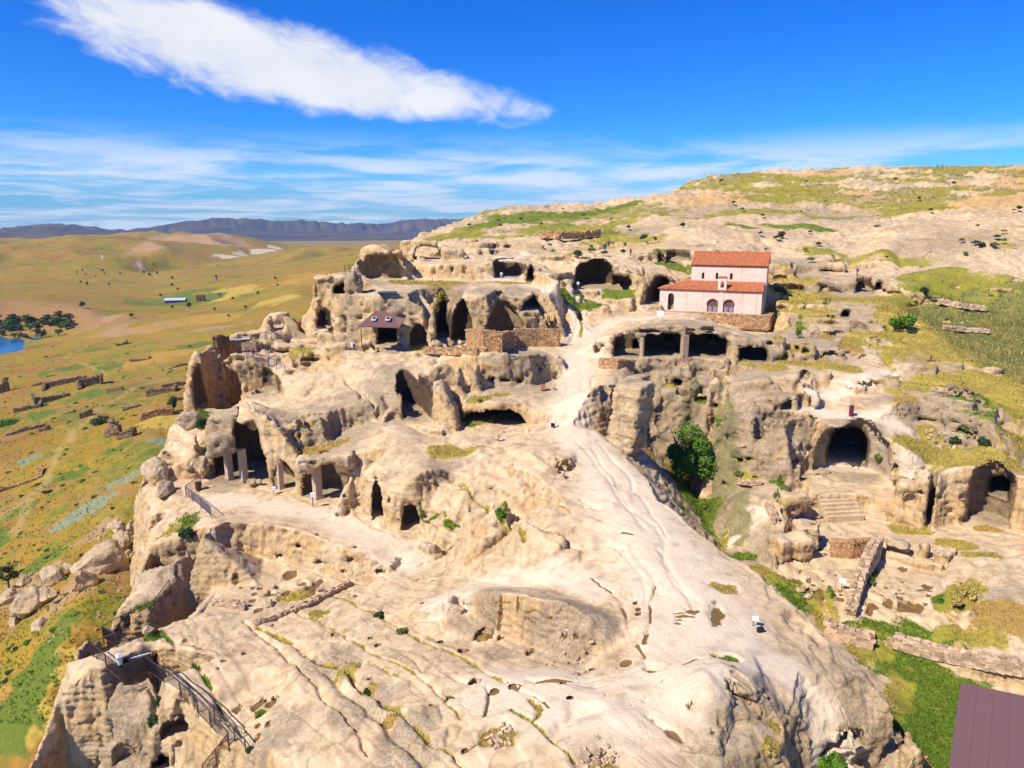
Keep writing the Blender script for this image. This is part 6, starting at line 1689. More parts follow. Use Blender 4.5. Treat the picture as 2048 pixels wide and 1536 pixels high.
for i in range(4):
    a, b = ins[i], ins[(i+1) % 4]; d = (b-a).normalized(); nn = Vector((-d.y, d.x, 0))*.06
    MB().add([a-nn+Vector((0,0,-4.2)), b-nn+Vector((0,0,-4.2)), b+nn+Vector((0,0,-4.2)), a+nn+Vector((0,0,-4.2)), a-nn+Vector((0,0,-.2)), b-nn+Vector((0,0,-.2)), b+nn+Vector((0,0,-.2)), a+nn+Vector((0,0,-.2))], [(0,3,2,1),(4,5,6,7),(0,1,5,4),(1,2,6,5),(2,3,7,6),(3,0,4,7)]).build('wall', simple('shelter_boards', (.22, .13, .08)) if i == 0 else bpy.data.materials['shelter_boards'], T)

# ------------------------------------------------------------------ railings
def railing(label, feet, h=1.2, m=IRON, m2=None, bars=.16, group='iron railings on the rock', low=.12):
    P_ = [spt(*f) for f in feet]; o_ = P_[0].copy(); m2 = m2 or m
    T = thing('railing', o_, label, 'railing', group)
    bm_ = MB()
    for i, p in enumerate(P_):
        MB().bar(p-o_+Vector((0, 0, -.35)), p-o_+Vector((0, 0, h+.03)), .045, 6).build('post', m, T)
    for a, b in zip(P_, P_[1:]):
        a = a-o_; b = b-o_
        MB().bar(a+Vector((0, 0, h)), b+Vector((0, 0, h)), .042, 6).build('top_rail', m, T)
        MB().bar(a+Vector((0, 0, low)), b+Vector((0, 0, low)), .03, 5).build('bottom_rail', m2, T)
        if bars:
            L = (b-a).length; n = max(2, int(L/bars))
            for i in range(1, n):
                q = a.lerp(b, i/n); bm_.bar(q+Vector((0, 0, low)), q+Vector((0, 0, h)), .014, 4)
    if bars: bm_.build('balusters', m, T, kind='stuff')
    return T
railing('long dark railing zigzagging round the foreground lookout', [(341,1184),(310,1228),(256,1252),(207,1278),(234,1294),(186,1312),(214,1338),(242,1362),(295,1343),(328,1366),(362,1394),(397,1429),(422,1454),(459,1497)], 1.3, IRON, RUST)
railing('inner dark handrail of the steps below the lookout', [(330,1350),(380,1392),(430,1440),(470,1482),(492,1506)], 1.05, IRON, bars=0, low=.55)
railing('rust-brown railing turning down at the lower left steps', [(459,1500),(434,1530),(408,1560)], 1.25, RUST)
railing('blue-grey railing at the edge of the pillared terrace', [(403,968),(372,990),(385,1000),(402,1014),(422,1032)], 1.15, BLUEIRON)
railing('thin blue railing by the rock window', [(543,664),(553,669),(563,674)], 1.1, BLUEIRON, bars=.25)
railing('thin blue railing panel on the high shelf below the rock window', [(511,680),(531,678),(543,681)], 1.1, BLUEIRON, bars=.3)
railing('thin blue railing along the upper cave cliff lip', [(494,715),(515,722),(537,728)], 1.1, BLUEIRON, bars=0, low=.5)
railing('thin blue railing behind the cliff lip walkway', [(504,710),(520,711),(538,712)], 1.1, BLUEIRON, bars=.3)
railing('blue handrail down the ramp beside the rounded cave', [(538,728),(553,734),(570,741)], 1.0, BLUEIRON, bars=0, low=.5)
railing('thin dark rail by the rock tower on the left skyline', [(690,546),(700,545),(709,545)], 1.2, IRON, bars=0, low=.6)
# ------------------------------------------------------------------ plants
def leaf_cloud(n, R_, m, seed, size=.12, clumps=9, flat=.8, low=.0, hollow=.5, name='crown', parent=None, up=0.0):
    """a crown of many leaf-sized faces gathered in uneven clumps"""
    r_ = np.random.default_rng(seed)
    cc = r_.normal(size=(clumps, 3)); cc /= np.linalg.norm(cc, axis=1)[:, None]; cc *= (R_*r_.uniform(.35, .8, clumps))[:, None]
    cc[:, 2] = np.abs(cc[:, 2])*flat if low else cc[:, 2]*flat
    cr = R_*r_.uniform(.28, .52, clumps)
    k_ = r_.integers(0, clumps, n)
    d = r_.normal(size=(n, 3)); d /= np.linalg.norm(d, axis=1)[:, None]
    p = cc[k_]+d*(cr[k_]*(hollow+(1-hollow)*r_.random(n)))[:, None]*np.array([1, 1, flat])
    p[:, 2] += up
    nrm = d+.7*r_.normal(size=(n, 3)); nrm[:, 2] += .35; nrm /= np.linalg.norm(nrm, axis=1)[:, None]
    a = np.cross(nrm, r_.normal(size=(n, 3))); a /= np.linalg.norm(a, axis=1)[:, None]; b = np.cross(nrm, a)
    s = size*r_.uniform(.6, 1.4, n)[:, None]
    V = np.stack([p-a*s, p-b*s*.55, p+a*s, p+b*s*.55], 1).reshape(-1, 3)
    F = np.arange(4*n).reshape(-1, 4)
    return mesh_obj(name, V, F, m, parent)
def branches(mb, base, tips, r0):
    for t in tips:
        mid = base.lerp(t, .5)+Vector((random.uniform(-.15, .15), random.uniform(-.15, .15), .1))*(t-base).length*.4
        mb.bar(base, mid, r0, 6, r0*.65); mb.bar(mid, t, r0*.65, 5, r0*.2)
def tree_at(loc, h, w, m, label, seed, n=1500, name='tree', group=None, trunk=.3, size=.16, cat='tree'):
    T = thing(name, loc, label, cat, group)
    random.seed(seed); mb = MB(); th_ = h*trunk
    mb.bar((0, 0, -.4), (w*.03, 0, th_), h*.035+.03, 7, h*.026+.02)
    branches(mb, Vector((w*.03, 0, th_*.9)), [Vector((random.uniform(-.35, .35)*w, random.uniform(-.35, .35)*w, h*random.uniform(.55, .9))) for _ in range(6)], h*.02+.02)
    mb.build('trunk', BARK, T)
    c = leaf_cloud(n, w/2, m, seed, size, 11, (h-th_*.8)/w, name='crown', parent=T)
    c.location = (0, 0, th_*.8+(h-th_*.8)*.5)
    return T
def bush_at(loc, h, w, m, label, seed, n=500, group=None, name='bush', size=.12, cat='bush'):
    T = thing(name, loc, label, cat, group)
    random.seed(seed); mb = MB()
    branches(mb, Vector((0, 0, -.15)), [Vector((random.uniform(-.4, .4)*w, random.uniform(-.4, .4)*w, h*random.uniform(.5, .9))) for _ in range(5)], .03*max(1, h))
    mb.build('stems', BARK, T)
    leaf_cloud(n, w/2, m, seed, size, 9, 1.3*h/w, low=1, name='crown', parent=T, up=h*.05)
    return T
def copy_tree(o, parent=None):
    c = o.copy(); COL.objects.link(c)
    if parent is not None: c.parent = parent
    for ch in list(o.children): copy_tree(ch, c)
    return c
# the tree in the gully
p = spt(1388, 985)
g1 = tree_at(p+Vector((-.3, .8, -.5)), 9.2, 7.6, LEAF, 'large bright green leafy tree filling the rocky gully', 11, 11000, trunk=.2, size=.18)
p = spt(1372, 925)
bush_at(p+Vector((0, .5, -.2)), 4.0, 3.6, LEAF, 'tall green shrub behind the gully tree', 12, 2600, size=.15)
bush_at(spt(1412, 1020), 1.6, 2.2, LEAFY, 'low yellowish shrub at the foot of the gully tree', 13, 900)
p = spt(1803, 655); s_ = 44/ppm(p)
bush_at(p, s_*.72, s_*1.05, LEAF, 'round bright green bush beside the dark green slope', 14, 2600, size=.2)
for i, (px, py, w_, h_, m, lab) in enumerate([
    (376, 1062, 34, 26, LEAFD, 'dark green bush in the cleft below the terrace railing'), (402, 842, 16, 28, LEAFD, 'small dark bush wedged beside the gabled hall'),
    (1000, 1022, 30, 10, LEAF, 'flat green clump of weeds on the middle slabs'), (1518, 615, 22, 20, LEAFY, 'yellow-green shrub at the right corner of the church'),
    (1758, 912, 20, 18, LEAFY, 'tuft of green weeds hanging at the vaulted hall edge'), (1596, 662, 12, 24, LEAFY, 'thin pale yellow-green sapling right of the triple cave'),
    (1660, 1520, 66, 44, LEAF, 'bushy green plant in the hollow at the lower right rock end'), (1665, 1190, 10, 18, LEAF, 'green weed by the white sign'), (1742, 1160, 14, 22, LEAF, 'green weed at the dark court wall foot'),
    (1880, 1200, 16, 12, LEAF, 'green weed on the right-hand court edge'), (1560, 955, 12, 20, LEAF, 'green weeds above the shaded pit wall'), (1552, 985, 12, 24, LEAFY, 'yellowish weeds on the shaded pit wall'),
    (1288, 472, 22, 12, LEAFD, 'dark shrub below the pale hill shoulder'), (1561, 468, 22, 14, LEAFD, 'dark shrub in the fold of the upper hill'), (1560, 578, 30, 14, LEAFD, 'dark shrub right of the church gable'), (1575, 584, 16, 12, LEAFY, 'olive shrub next to the dark shrub right of the church'),
    (1848, 582, 20, 18, LEAFD, 'bushy plant at the end of the right-hand cave terrace'), (1910, 880, 22, 14, LEAFD, 'dark shrub on the right terrace before the streaked wall'), (1968, 882, 24, 14, LEAFD, 'olive shrub right of the dark terrace shrub'),
    (1932, 858, 18, 10, LEAFY, 'low green plant above the streaked terrace wall'), (1790, 905, 10, 8, LEAF, 'small green tuft on the vault shoulder'), (388, 1330, 12, 9, LEAF, 'little green plant in the joint beside the lookout'), (500, 1497, 14, 14, LEAFD, 'dark little bush at the foot of the lookout steps'),
    (316, 1400, 14, 22, LEAFD, 'green tuft in the crack below the lookout'), (310, 1440, 20, 34, LEAFD, 'brownish green weeds low in the crack below the lookout'), (665, 1270, 3, 3, LEAFD, 'tiny weed in a slab joint'), (735, 1382, 22, 12, LEAFD, 'dark green weed in the wide slab joint'), (757, 1228, 26, 10, LEAFD, 'green weed at the head of the long joint'),
    (800, 1262, 30, 8, LEAFY, 'yellow-green weeds along the long joint'), (1537, 1498, 22, 22, DRY, 'yellow dry grass clump on the lower right slab'), (1912, 1200, 20, 30, DRY, 'tall dry grass clump by the stone channel'), (1935, 1185, 26, 24, DRY, 'golden dry grass beside the right-hand channel'), (1480, 945, 22, 9, LEAFY, 'lime-green plant by the carved troughs'),
    (1510, 952, 10, 6, LEAFD, 'dark small plant by the carved troughs'), (880, 592, 30, 26, DRY, 'rusty dry shrub in the rock cleft above the dark crevice'), (872, 612, 18, 22, DRY, 'rusty dry shrub lower in the rock cleft'), (960, 800, 16, 5, LEAFY, 'small green tuft on the cave platform'),
    (1622, 832, 12, 8, LEAFY, 'lime-green plant inside the square niche')]):
    p = spt(px, py+h_*.35); k_ = 1/ppm(p)
    if py > 1500 or h_ > 30: pass
    bush_at(p, max(.25, h_*k_), max(.3, w_*k_), m, lab, 40+i, int(min(1600, 140+w_*h_*1.1)), size=min(.16, max(.06, w_*k_*.09)))
# shrubs dotted over the upper hillside
hs0 = [bush_at(Vector((0, 0, -500)), 1.0, 1.9, (LEAFD, LEAFD, LEAFY)[i], 'dark low shrub on the grassy rock hill', 90+i, 260, 'shrubs on the hillside', size=.2) for i in range(3)]
hr = random.Random(4); used = [False]*3
for i in range(78):
    px = hr.uniform(900, 2048); py = hr.uniform(346, 520)
    if px < 1340 and py < 415+0.0*px or (px > 1340 and py < 350): continue
    th, r, z = hat(px, py)
    if r > 372 or r < 150: continue
    k_ = i % 3; p = spt(px, py)
    if p.z < 22: continue
    o = hs0[k_] if not used[k_] else copy_tree(hs0[k_]); used[k_] = True
    s_ = hr.uniform(.4, 1.15); o.location = p; o.scale = (s_, s_, s_*hr.uniform(.6, 1)); o.rotation_euler = (0, 0, hr.uniform(0, 6))

# grass: blades gathered in tufts wherever the ground is covered
def tufts(name, spots, m, hgt, blades=5, seed=1):
    r_ = np.random.default_rng(seed); n = len(spots)
    P_ = np.repeat(spots, blades, 0); N = len(P_)
    H_ = np.repeat(hgt, blades)*r_.uniform(.5, 1.25, N)
    a = r_.uniform(0, 2*pi, N); off = np.stack([np.cos(a), np.sin(a), 0*a], 1)
    b = P_+off*(H_*r_.uniform(0, .45, N))[:, None]; b[:, 2] -= .03
    wd = np.stack([-np.sin(a), np.cos(a), 0*a], 1)*(H_*.11)[:, None]
    tip = b+off*(H_*r_.uniform(.1, .6, N))[:, None]; tip[:, 2] += H_
    V = np.stack([b-wd, b+wd, tip], 1).reshape(-1, 3)
    o = mesh_obj(name, V, np.arange(3*N).reshape(-1, 3), m); o['kind'] = 'stuff'
    return o
def attr_np(o, name):
    a = np.empty(len(o.data.vertices), np.float32); o.data.attributes[name].data.foreach_get('value', a); return a
rg, ry, rs, ro_ = (attr_np(rock, k_) for k_ in ('grass', 'straw', 'scrub', 'ochre'))
nz = vnoise(rock_co[:, 0]/.9, rock_co[:, 1]/.9, rock_co[:, 2]*0)*.3
def pick(mask, n, seed):
    i = np.nonzero(mask)[0]; r_ = np.random.default_rng(seed)
    if len(i) > n: i = r_.choice(i, n, replace=False)
    return rock_co[i]+np.column_stack([r_.uniform(-.12, .12, len(i)), r_.uniform(-.12, .12, len(i)), 0*i])
def hts(p, base, far=.0022):
    return base*np.random.default_rng(8).uniform(.6, 1.4, len(p))+np.hypot(p[:, 0], p[:, 1])*far
dist = np.hypot(rock_co[:, 0], rock_co[:, 1])
p_ = pick((rg+nz > .55) & (ry < .5) & (dist < 130), 9000, 1); tufts('green_grass', p_, TUFT, hts(p_, .10), 5, 2)
p_ = pick((ry+nz > .5) & (rg < .6) & (dist < 150), 7000, 3); tufts('straw_grass', p_, DRY, hts(p_, .10), 5, 4)
p_ = pick((np.maximum(rg, ry)+nz > .55) & (dist >= 130), 5000, 5); tufts('hill_grass', p_, LEAFY, hts(p_, .05, .0016), 4, 6)
p_ = pick((rs+nz*1.6 > .55), 3200, 7); tufts('slope_scrub', p_, leafmat('scrub_leaf', (.05, .07, .018), (.20, .19, .06)), hts(p_, .12, .0018), 5, 8)
p_ = pick((ro_+nz > .5), 1200, 9); tufts('dry_tufts', p_, DRY, hts(p_, .1), 5, 10)

# ------------------------------------------------------------------ the valley: river trees, scrub, ruins, boulders, farm
rt = [tree_at(Vector((0, 0, -900)), 9, 8, (LEAFD, LEAFD, LEAF)[i], 'dark green tree in the belt along the river', 200+i, 420, group='trees along the river', trunk=.15, size=.55) for i in range(3)]
used = [False]*3; tr = random.Random(9)
spots = []
for i in range(58):
    px = tr.uniform(-60, 138); py = tr.uniform(640, 663)
    if px > 100: py = tr.uniform(636, 660)
    spots.append((px, py))
spots += [(5,672),(28,676),(52,676),(84,676),(118,672),(40,674)]
for i, (px, py) in enumerate(spots):
    k_ = i % 3; v = vhat(px, py)
    o = rt[k_] if not used[k_] else copy_tree(rt[k_]); used[k_] = True
    s_ = tr.uniform(.6, 1.15); o.location = (v.x, v.y, vhz(v.x, v.y)-.5); o.scale = (s_*1.15, s_*1.15, s_*tr.uniform(.6, .85)); o.rotation_euler = (0, 0, tr.uniform(0, 6))
v = vhat(205, 848); k_ = 1/ppm(v); bush_at(v, 26*k_, 44*k_, LEAFD, 'dark spreading bush beside the ruined walls in the valley', 230, 1400, size=.3)
v = vhat(347, 822); k_ = 1/ppm(v); tree_at(v, 26*k_, 24*k_, LEAFD, 'small lone tree by the square ruin in the valley', 231, 900, size=.25, trunk=.35)
v = vhat(18, 1180); k_ = 1/ppm(v); tree_at(v, 44*k_, 44*k_, LEAFD, 'small dark tree with bare trunk at the left edge of the slope', 232, 1500, size=.16, trunk=.4)
v = vhat(8, 850); k_ = 1/ppm(v); bush_at(v, 14*k_, 44*k_, LEAF, 'bright green thicket at the left edge of the valley', 233, 900, size=.3)
vb = [bush_at(Vector((0, 0, -500)), 1.2, 2.4, (LEAFD, LEAF, LEAFY)[i], 'low green bush scattered on the dry valley slope', 240+i, 240, 'bushes on the valley slope', size=.22) for i in range(3)]
used = [False]*3; tr = random.Random(31)
for i in range(150):
    if i < 95: px = tr.uniform(-20, 300); py = tr.uniform(860, 1480)
    else: px = tr.uniform(-20, 420); py = tr.uniform(690, 860)
    if px > 290 and py > 940 or (px > 60 and py > 1420) or (px > 130 and py > 1290): continue
    v = vhat(px, py); k_ = i % 3
    if v.z < -49: continue
    o = vb[k_] if not used[k_] else copy_tree(vb[k_]); used[k_] = True
    s_ = tr.uniform(.35, 1.1)*(1 if py < 1000 else .55); o.location = v; o.scale = (s_, s_, s_*tr.uniform(.5, .9)); o.rotation_euler = (0, 0, tr.uniform(0, 6))
vt = [tree_at(Vector((0, 0, -900)), 4, 4, LEAFD, 'tiny dark tree out on the golden plain', 260, 160, group='scattered trees on the plain', trunk=.25, size=.4)]
used = [False]; tr = random.Random(12)
for i in range(34):
    px = tr.uniform(150, 560); py = tr.uniform(530, 575) if i < 22 else tr.uniform(580, 640)
    v = vhat(px, py); o = vt[0] if not used[0] else copy_tree(vt[0]); used[0] = True
    s_ = tr.uniform(.6, 1.5); o.location = v; o.scale = (s_,)*3; o.rotation_euler = (0, 0, tr.uniform(0, 6))
# scrub and grass carpets of the valley
gx = np.random.default_rng(77)
pxs = gx.uniform(-40, 430, 9000); pys = 690+gx.random(9000)**.7*760
V_ = [vhat(a, b) for a, b in zip(pxs[:5200], pys[:5200])]
V_ = np.array([v[:] for v in V_ if v.z > -48.5])
sel = vnoise(V_[:, 0]/9, V_[:, 1]/9, V_[:, 0]*0)
tufts('valley_grass', V_[sel > -.1], TUFT, .22*gx.uniform(.5, 1.4, (sel > -.1).sum())+np.hypot(V_[sel > -.1][:, 0], V_[sel > -.1][:, 1])*.0016, 5, 78)
tufts('valley_straw', V_[sel <= -.1], DRY, .2*gx.uniform(.5, 1.4, (sel <= -.1).sum())+np.hypot(V_[sel <= -.1][:, 0], V_[sel <= -.1][:, 1])*.0014, 5, 79)

# ruined village walls
def ruin(label, px, py, wpx, hpx, turn=0.0, shape='L', m=STONEDK, dpx=None):
    v = vhat(px, py); k_ = 1/ppm(v); w_ = wpx*k_; h_ = max(.9, hpx*k_*.72); d_ = (dpx*k_*2.2 if dpx else w_*.55)
    th = atan2(v.x, v.y); ux = Vector((cos(th+turn), -sin(th+turn), 0)); uy = Vector((sin(th+turn), cos(th+turn), 0))
    c = [v-ux*w_/2, v+ux*w_/2, v+ux*w_/2+uy*d_, v-ux*w_/2+uy*d_]
    pts = {'I': [c[0], v.copy(), c[1]], 'L': [c[0], (c[0]+c[1])/2, c[1], c[2]], 'U': [c[0], c[3], c[2], c[1]], 'B': [c[3], c[0], (c[0]+c[1])/2, c[1], c[2]]}[shape]
    pts = [Vector((q.x, q.y, vhz(q.x, q.y)-.1)) for q in pts]
    r_ = random.Random(px*13+py)
    T = stone_wall('ruined_house', label, None, h_, max(.7, h_*.22), m, max(.55, h_*.24), world=pts, tops=[h_*r_.uniform(.25, 1.15) for _ in pts], depth=1.0, ragged=.6, cat='ruin', group='ruined houses in the valley')
    return T
for a in [('tall broken tower wall at the left edge of the valley', 4, 785, 14, 32, 0, 'L'), ('dark ruined wall with a gap, left of the squared ruin', 128, 775, 60, 16, .1, 'U'), ('squared dark ruin with a pale standing pillar end', 182, 774, 34, 22, 0, 'U'),
          ('ruined house with sloping gable wall in the valley', 104, 802, 46, 20, -.1, 'B'), ('low tumbled enclosure above the bright thicket', 54, 820, 36, 14, .2, 'L'), ('single dark stub of wall beside the footpath', 172, 834, 17, 16, 0, 'L'),
          ('jagged tall ruined walls beside the dark bush', 226, 872, 22, 38, .5, 'I'), ('jagged leaning ruined wall pair below the dark bush', 250, 876, 24, 28, .4, 'L'), ('pale square ruin by the lone small tree', 313, 832, 48, 24, 0, 'L', STONE), ('two-step ruin nearest the upper cave cliff', 322, 788, 44, 18, .2, 'B'),
          ('long low dark wall below the cliff foot', 355, 772, 50, 11, .05, 'I'), ('grey low wall right of the long dark wall', 368, 800, 36, 12, 0, 'L'), ('slanting wall remnant in mid valley', 230, 783, 28, 14, .5, 'I'), ('long broken wall low on the left slope', 52, 862, 54, 12, .2, 'I'),
          ('dark corner stub right of the long broken wall', 88, 862, 12, 14, .3, 'L'), ('curved low ruin by the lower track', 34, 972, 66, 16, .1, 'B', STONE), ('dark wall under the cliff lip far off', 356, 734, 30, 8, 0, 'I'), ('grey tumbled ruin beyond the green meadow', 278, 722, 30, 10, .2, 'L'),
          ('tiny box-shaped ruin on the far meadow', 244, 690, 16, 12, 0, 'B'), ('small rubble remains left of the square ruin', 262, 817, 24, 9, 0, 'L'), ('flat remains at the track bend', 140, 826, 16, 7, 0, 'I'), ('dark low remains left of the two-walled ruin', 82, 770, 26, 7, .2, 'I'), ('far wall stub on the green rise', 103, 752, 12, 5, 0, 'I')]:
    ruin(*a)

# boulders under the cliff and about the plateau
def boulder(label, px, py, wpx, hpx, valley=True, seed=1, m=ROCK, sub=4, dk=.8, group=None, cut=.72):
    v = vhat(px, py) if valley else spt(px, py); k_ = 1/ppm(v)
    me = stone_mesh('boulder', m, sub, seed, 1, .8, 1, cut, .26)
    o = inst('boulder', me, v+Vector((0, 0, hpx*k_*.28)), (random.uniform(-.2, .2), random.uniform(-.2, .2), random.uniform(0, 6)), (wpx*k_*.95, wpx*k_*.8, hpx*k_*.95))
    tag(o, label, 'boulder', group, 'thing')
    return o
random.seed(21)
for i, a in enumerate([('huge split boulder with a shaded hollow face on the slope', 205, 1138, 74, 54), ('long grey boulder pair lying on the bare slope', 60, 1220, 56, 44), ('dark-capped boulder beside the grey pair', 92, 1204, 34, 30), ('pale leaning boulder above the bare slope', 108, 1165, 42, 34), ('pointed boulder group under the huge boulder', 172, 1172, 44, 36),
    ('grey boulder at the foot of the small dark tree', 26, 1200, 34, 22), ('small split rock with dark cleft near the grass strip', 30, 1248, 22, 18), ('rounded boulder among the bushes low on the slope', 78, 1256, 26, 18), ('boulder against the fallen rubble under the cliff', 246, 1095, 34, 34), ('angular boulder near the terrace cliff foot', 268, 1070, 30, 30), ('flat boulder at the top of the rubble fan', 236, 1062, 36, 22),
    ('small boulder left of the huge boulder', 142, 1142, 24, 18), ('lone dark stone on the open slope', 232, 1050, 14, 12), ('pale stone by the dark tree', 50, 1168, 20, 14)]):
    boulder(*a, seed=300+i)
rr0 = [stone_mesh('rubble', BOULDER, 2, 330+i, 1, .8, .8, .72, .15) for i in range(6)]
tr = random.Random(44)
for i in range(150):
    if i < 90: px = tr.gauss(250, 26); py = tr.gauss(1082, 26)
    else: px = tr.uniform(10, 260); py = tr.uniform(1060, 1300)
    if px > 292 or (px > 130 and py > 1260): continue
    v = vhat(px, py); s_ = tr.uniform(.25, 1.15)*(1.0 if i < 90 else .55)
    o = inst('fallen_rock', rr0[i % 6], v+Vector((0, 0, s_*.1)), (tr.uniform(0, 6), tr.uniform(0, 6), tr.uniform(0, 6)), (s_*1.2, s_, s_*.9))
    tag(o, 'fallen rock in the rubble fan below the cliff' if i < 90 else 'loose rock scattered on the bare slope', 'rock', 'fallen rocks in the rubble fan' if i < 90 else 'loose rocks on the slope', 'thing')
for i, a in enumerate([('pale round boulder before the dark crevice', 872, 694, 24, 16), ('cream square-ish boulder at the crevice mouth', 902, 690, 14, 16), ('brown boulder beside the ruined room wall', 922, 690, 18, 12), ('tall cream boulder against the ruined room wall', 948, 690, 20, 18),
    ('small rounded boulder before the ruined room', 968, 698, 14, 10), ('dark egg-shaped stone in the cave yard', 996, 878, 14, 14), ('flat rock slab lying on the pillared terrace', 506, 968, 26, 12), ('grey stone beside the flat slab on the terrace', 516, 966, 14, 10), ('pale loose block on the lookout shelf', 297, 1262, 22, 12),
    ('little stone on the sunken room wall end', 640, 1180, 12, 8), ('dark flat stone lying in the rock court', 538, 1210, 22, 9), ('tilted rock block on the step below the cave court', 1800, 1098, 44, 22), ('small block at the foot of the rock staircase', 1634, 1034, 16, 9), ('round stone in the right-hand niche yard', 1877, 1110, 16, 10),
    ('brown wedge-shaped stone on the terrace end', 705, 1094, 10, 8), ('tiny pale stones on the middle slab', 975, 975, 14, 6), ('cut block standing at the end of the low kerb', 1108, 776, 8, 8)]):
    boulder(*a, valley=False, seed=360+i, m=ROCK, sub=3)
# tall boulders stacked on the corner of the terrace cliff
for i, a in enumerate([('grey-topped flat boulder leaning at the hall entrance', 404, 942, 44, 34), ('rounded boulder with dark cap above the terrace corner', 378, 850, 40, 32), ('cracked low boulder on the outer terrace edge', 312, 955, 44, 40), ('boulder lying under the railing corner', 330, 985, 36, 26)]):
    boulder(*a, valley=False, seed=400+i, sub=4, cut=.8)

# farm far out on the plain
v = vhat(352, 606); k_ = 1/ppm(v)
T = thing('barn', v, 'long low barn with pale blue roof on the golden plain', 'barn', rz=-atan2(v.x, v.y)-.25)
Lb, Wb, Hb_ = 34*k_, 9.0, 3.2
MB().box(-Lb/2, Lb/2, -Wb/2, Wb/2, -1.5, Hb_).build('wall', simple('barn_brick', (.26, .13, .10)), T)
bl_ = simple('barn_roof_blue', (.42, .55, .66), .5, bump=0)
MB().add([(-Lb/2-.5, -Wb/2-.6, Hb_-.1), (Lb/2+.5, -Wb/2-.6, Hb_-.1), (Lb/2+.5, 0, Hb_+1.8), (-Lb/2-.5, 0, Hb_+1.8), (Lb/2+.5, Wb/2+.6, Hb_-.1), (-Lb/2-.5, Wb/2+.6, Hb_-.1)], [(0,1,2,3),(3,2,4,5)]).build('roof', bl_, T)
for i in range(5): MB().box(-Lb/2+2+i*Lb/5.3, -Lb/2+4+i*Lb/5.3, -Wb/2-.05, -Wb/2-.01, 1.0, 2.4).build('window', GLASSDK, T)
v = vhat(402, 602); T = thing('farmhouse', v, 'tiny stone farmhouse right of the blue-roofed barn', 'house', rz=.2)
MB().box(-3.5, 3.5, -3, 3, -1, 4).build('wall', STONEDK, T)
MB().add([(-3.8,-3.3,3.9),(3.8,-3.3,3.9),(3.8,0,6),(-3.8,0,6),(3.8,3.3,3.9),(-3.8,3.3,3.9)], [(0,1,2,3),(3,2,4,5)]).build('roof', RUST, T)
MB().box(-.6, .6, -3.06, -3.01, .2, 2.3).build('door', GLASSDK, T)

# ------------------------------------------------------------------ small furnishings
def prop(name, label, cat, px, py, parts, rz=None, group=None):
    p = spt(px, py); T = thing(name, p, label, cat, group, -atan2(p.x, p.y) if rz is None else rz)
    for nm, m, mb in parts: mb.build(nm, m, T)
    return T
prop('info_stand', 'white tilted sign panel on a thin post standing on the bare rock', 'sign', 1506, 1252, [('post', IRON, MB().bar((0,0,-.2),(0,0,.6),.025,6)), ('panel', WHITE, MB().add([(-.06,-.06,.45),(.32,-.06,.5),(.3,.15,.72),(-.08,.15,.66),(-.06,-.04,.43),(.32,-.04,.48),(.3,.17,.70),(-.08,.17,.64)], [(0,1,2,3),(7,6,5,4),(0,4,5,1),(1,5,6,2),(2,6,7,3),(3,7,4,0)]))])
prop('floodlight', 'black box floodlight on the bare rock beside the white panel', 'lamp', 1520, 1264, [('housing', BLACK, MB().box(-.22,.22,-.12,.12,.08,.34)), ('bracket', IRON, MB().box(-.25,-.221,-.05,.05,-.1,.25).box(.221,.25,-.05,.05,-.1,.25))], rz=.4)
prop('floodlight', 'white cylindrical floodlight inside the lookout railing', 'lamp', 240, 1330, [('housing', WHITE, MB().bar((0,0,.1),(0,0,.85),.22,10)), ('head', WHITE, MB().bar((0,-.1,.85),(.1,-.35,1.05),.26,10,.2)), ('foot', BLACK, MB().box(-.2,.2,-.2,.2,-.15,.1))])
prop('equipment_box', 'black electrical box standing beside the white lookout lamp', 'box', 251, 1327, [('body', BLACK, MB().box(-.2,.2,-.15,.15,0,.5)), ('lid', IRON, MB().box(-.22,.22,-.17,.17,.501,.55))])
prop('cable', 'pale cable tray on the lookout floor', 'cable', 262, 1318, [('tray', WHITE, MB().box(-1.2,1.4,-.04,.04,.02,.1))])
prop('litter_bin', 'dark lidless bin by the corner of the terrace railing', 'bin', 397, 978, [('body', RUST, MB().bar((0,0,-.1),(0,0,.85),.32,10,.36)), ('rim', IRON, MB().bar((0,0,.85),(0,0,.9),.39,10))])
prop('floodlight', 'small white lamp at the foot of the lone gabled-hall pillar', 'lamp', 548, 984, [('housing', WHITE, MB().box(-.25,.25,-.15,.15,.2,.65)), ('post', IRON, MB().bar((0,0,-.1),(0,0,.25),.05,6))])
prop('floodlight', 'small white lamp on the front of the second-hall pillar', 'lamp', 626, 1012, [('housing', WHITE, MB().box(-.25,.25,-.15,.15,1.1,1.6)), ('post', IRON, MB().bar((0,0,-.1),(0,0,1.15),.05,6))])
prop('waste_box', 'small orange-brown box on the cave platform beside the path', 'box', 1086, 778, [('body', simple('orange_box', (.45,.17,.06)), MB().box(-.3,.3,-.25,.25,-.1,.75)), ('lid', RUST, MB().box(-.33,.33,-.28,.28,.751,.82))])
prop('spotlight', 'white and black spotlight on the edge of the pale path', 'lamp', 1106, 852, [('housing', WHITE, MB().bar((0,-.1,.3),(.1,.25,.65),.3,10,.24)), ('lens', GLASSDK, MB().bar((0,-.13,.28),(0,-.1,.3),.27,10)), ('foot', BLACK, MB().box(-.25,.25,-.2,.2,-.1,.2))])
prop('litter_bin', 'dark red post-like bin standing at the path fork', 'bin', 1702, 829, [('body', simple('dark_red_paint', (.16,.02,.035), .5), MB().bar((0,0,-.1),(0,0,1.05),.26,10)), ('cap', IRON, MB().bar((0,0,1.05),(0,0,1.12),.29,10))])
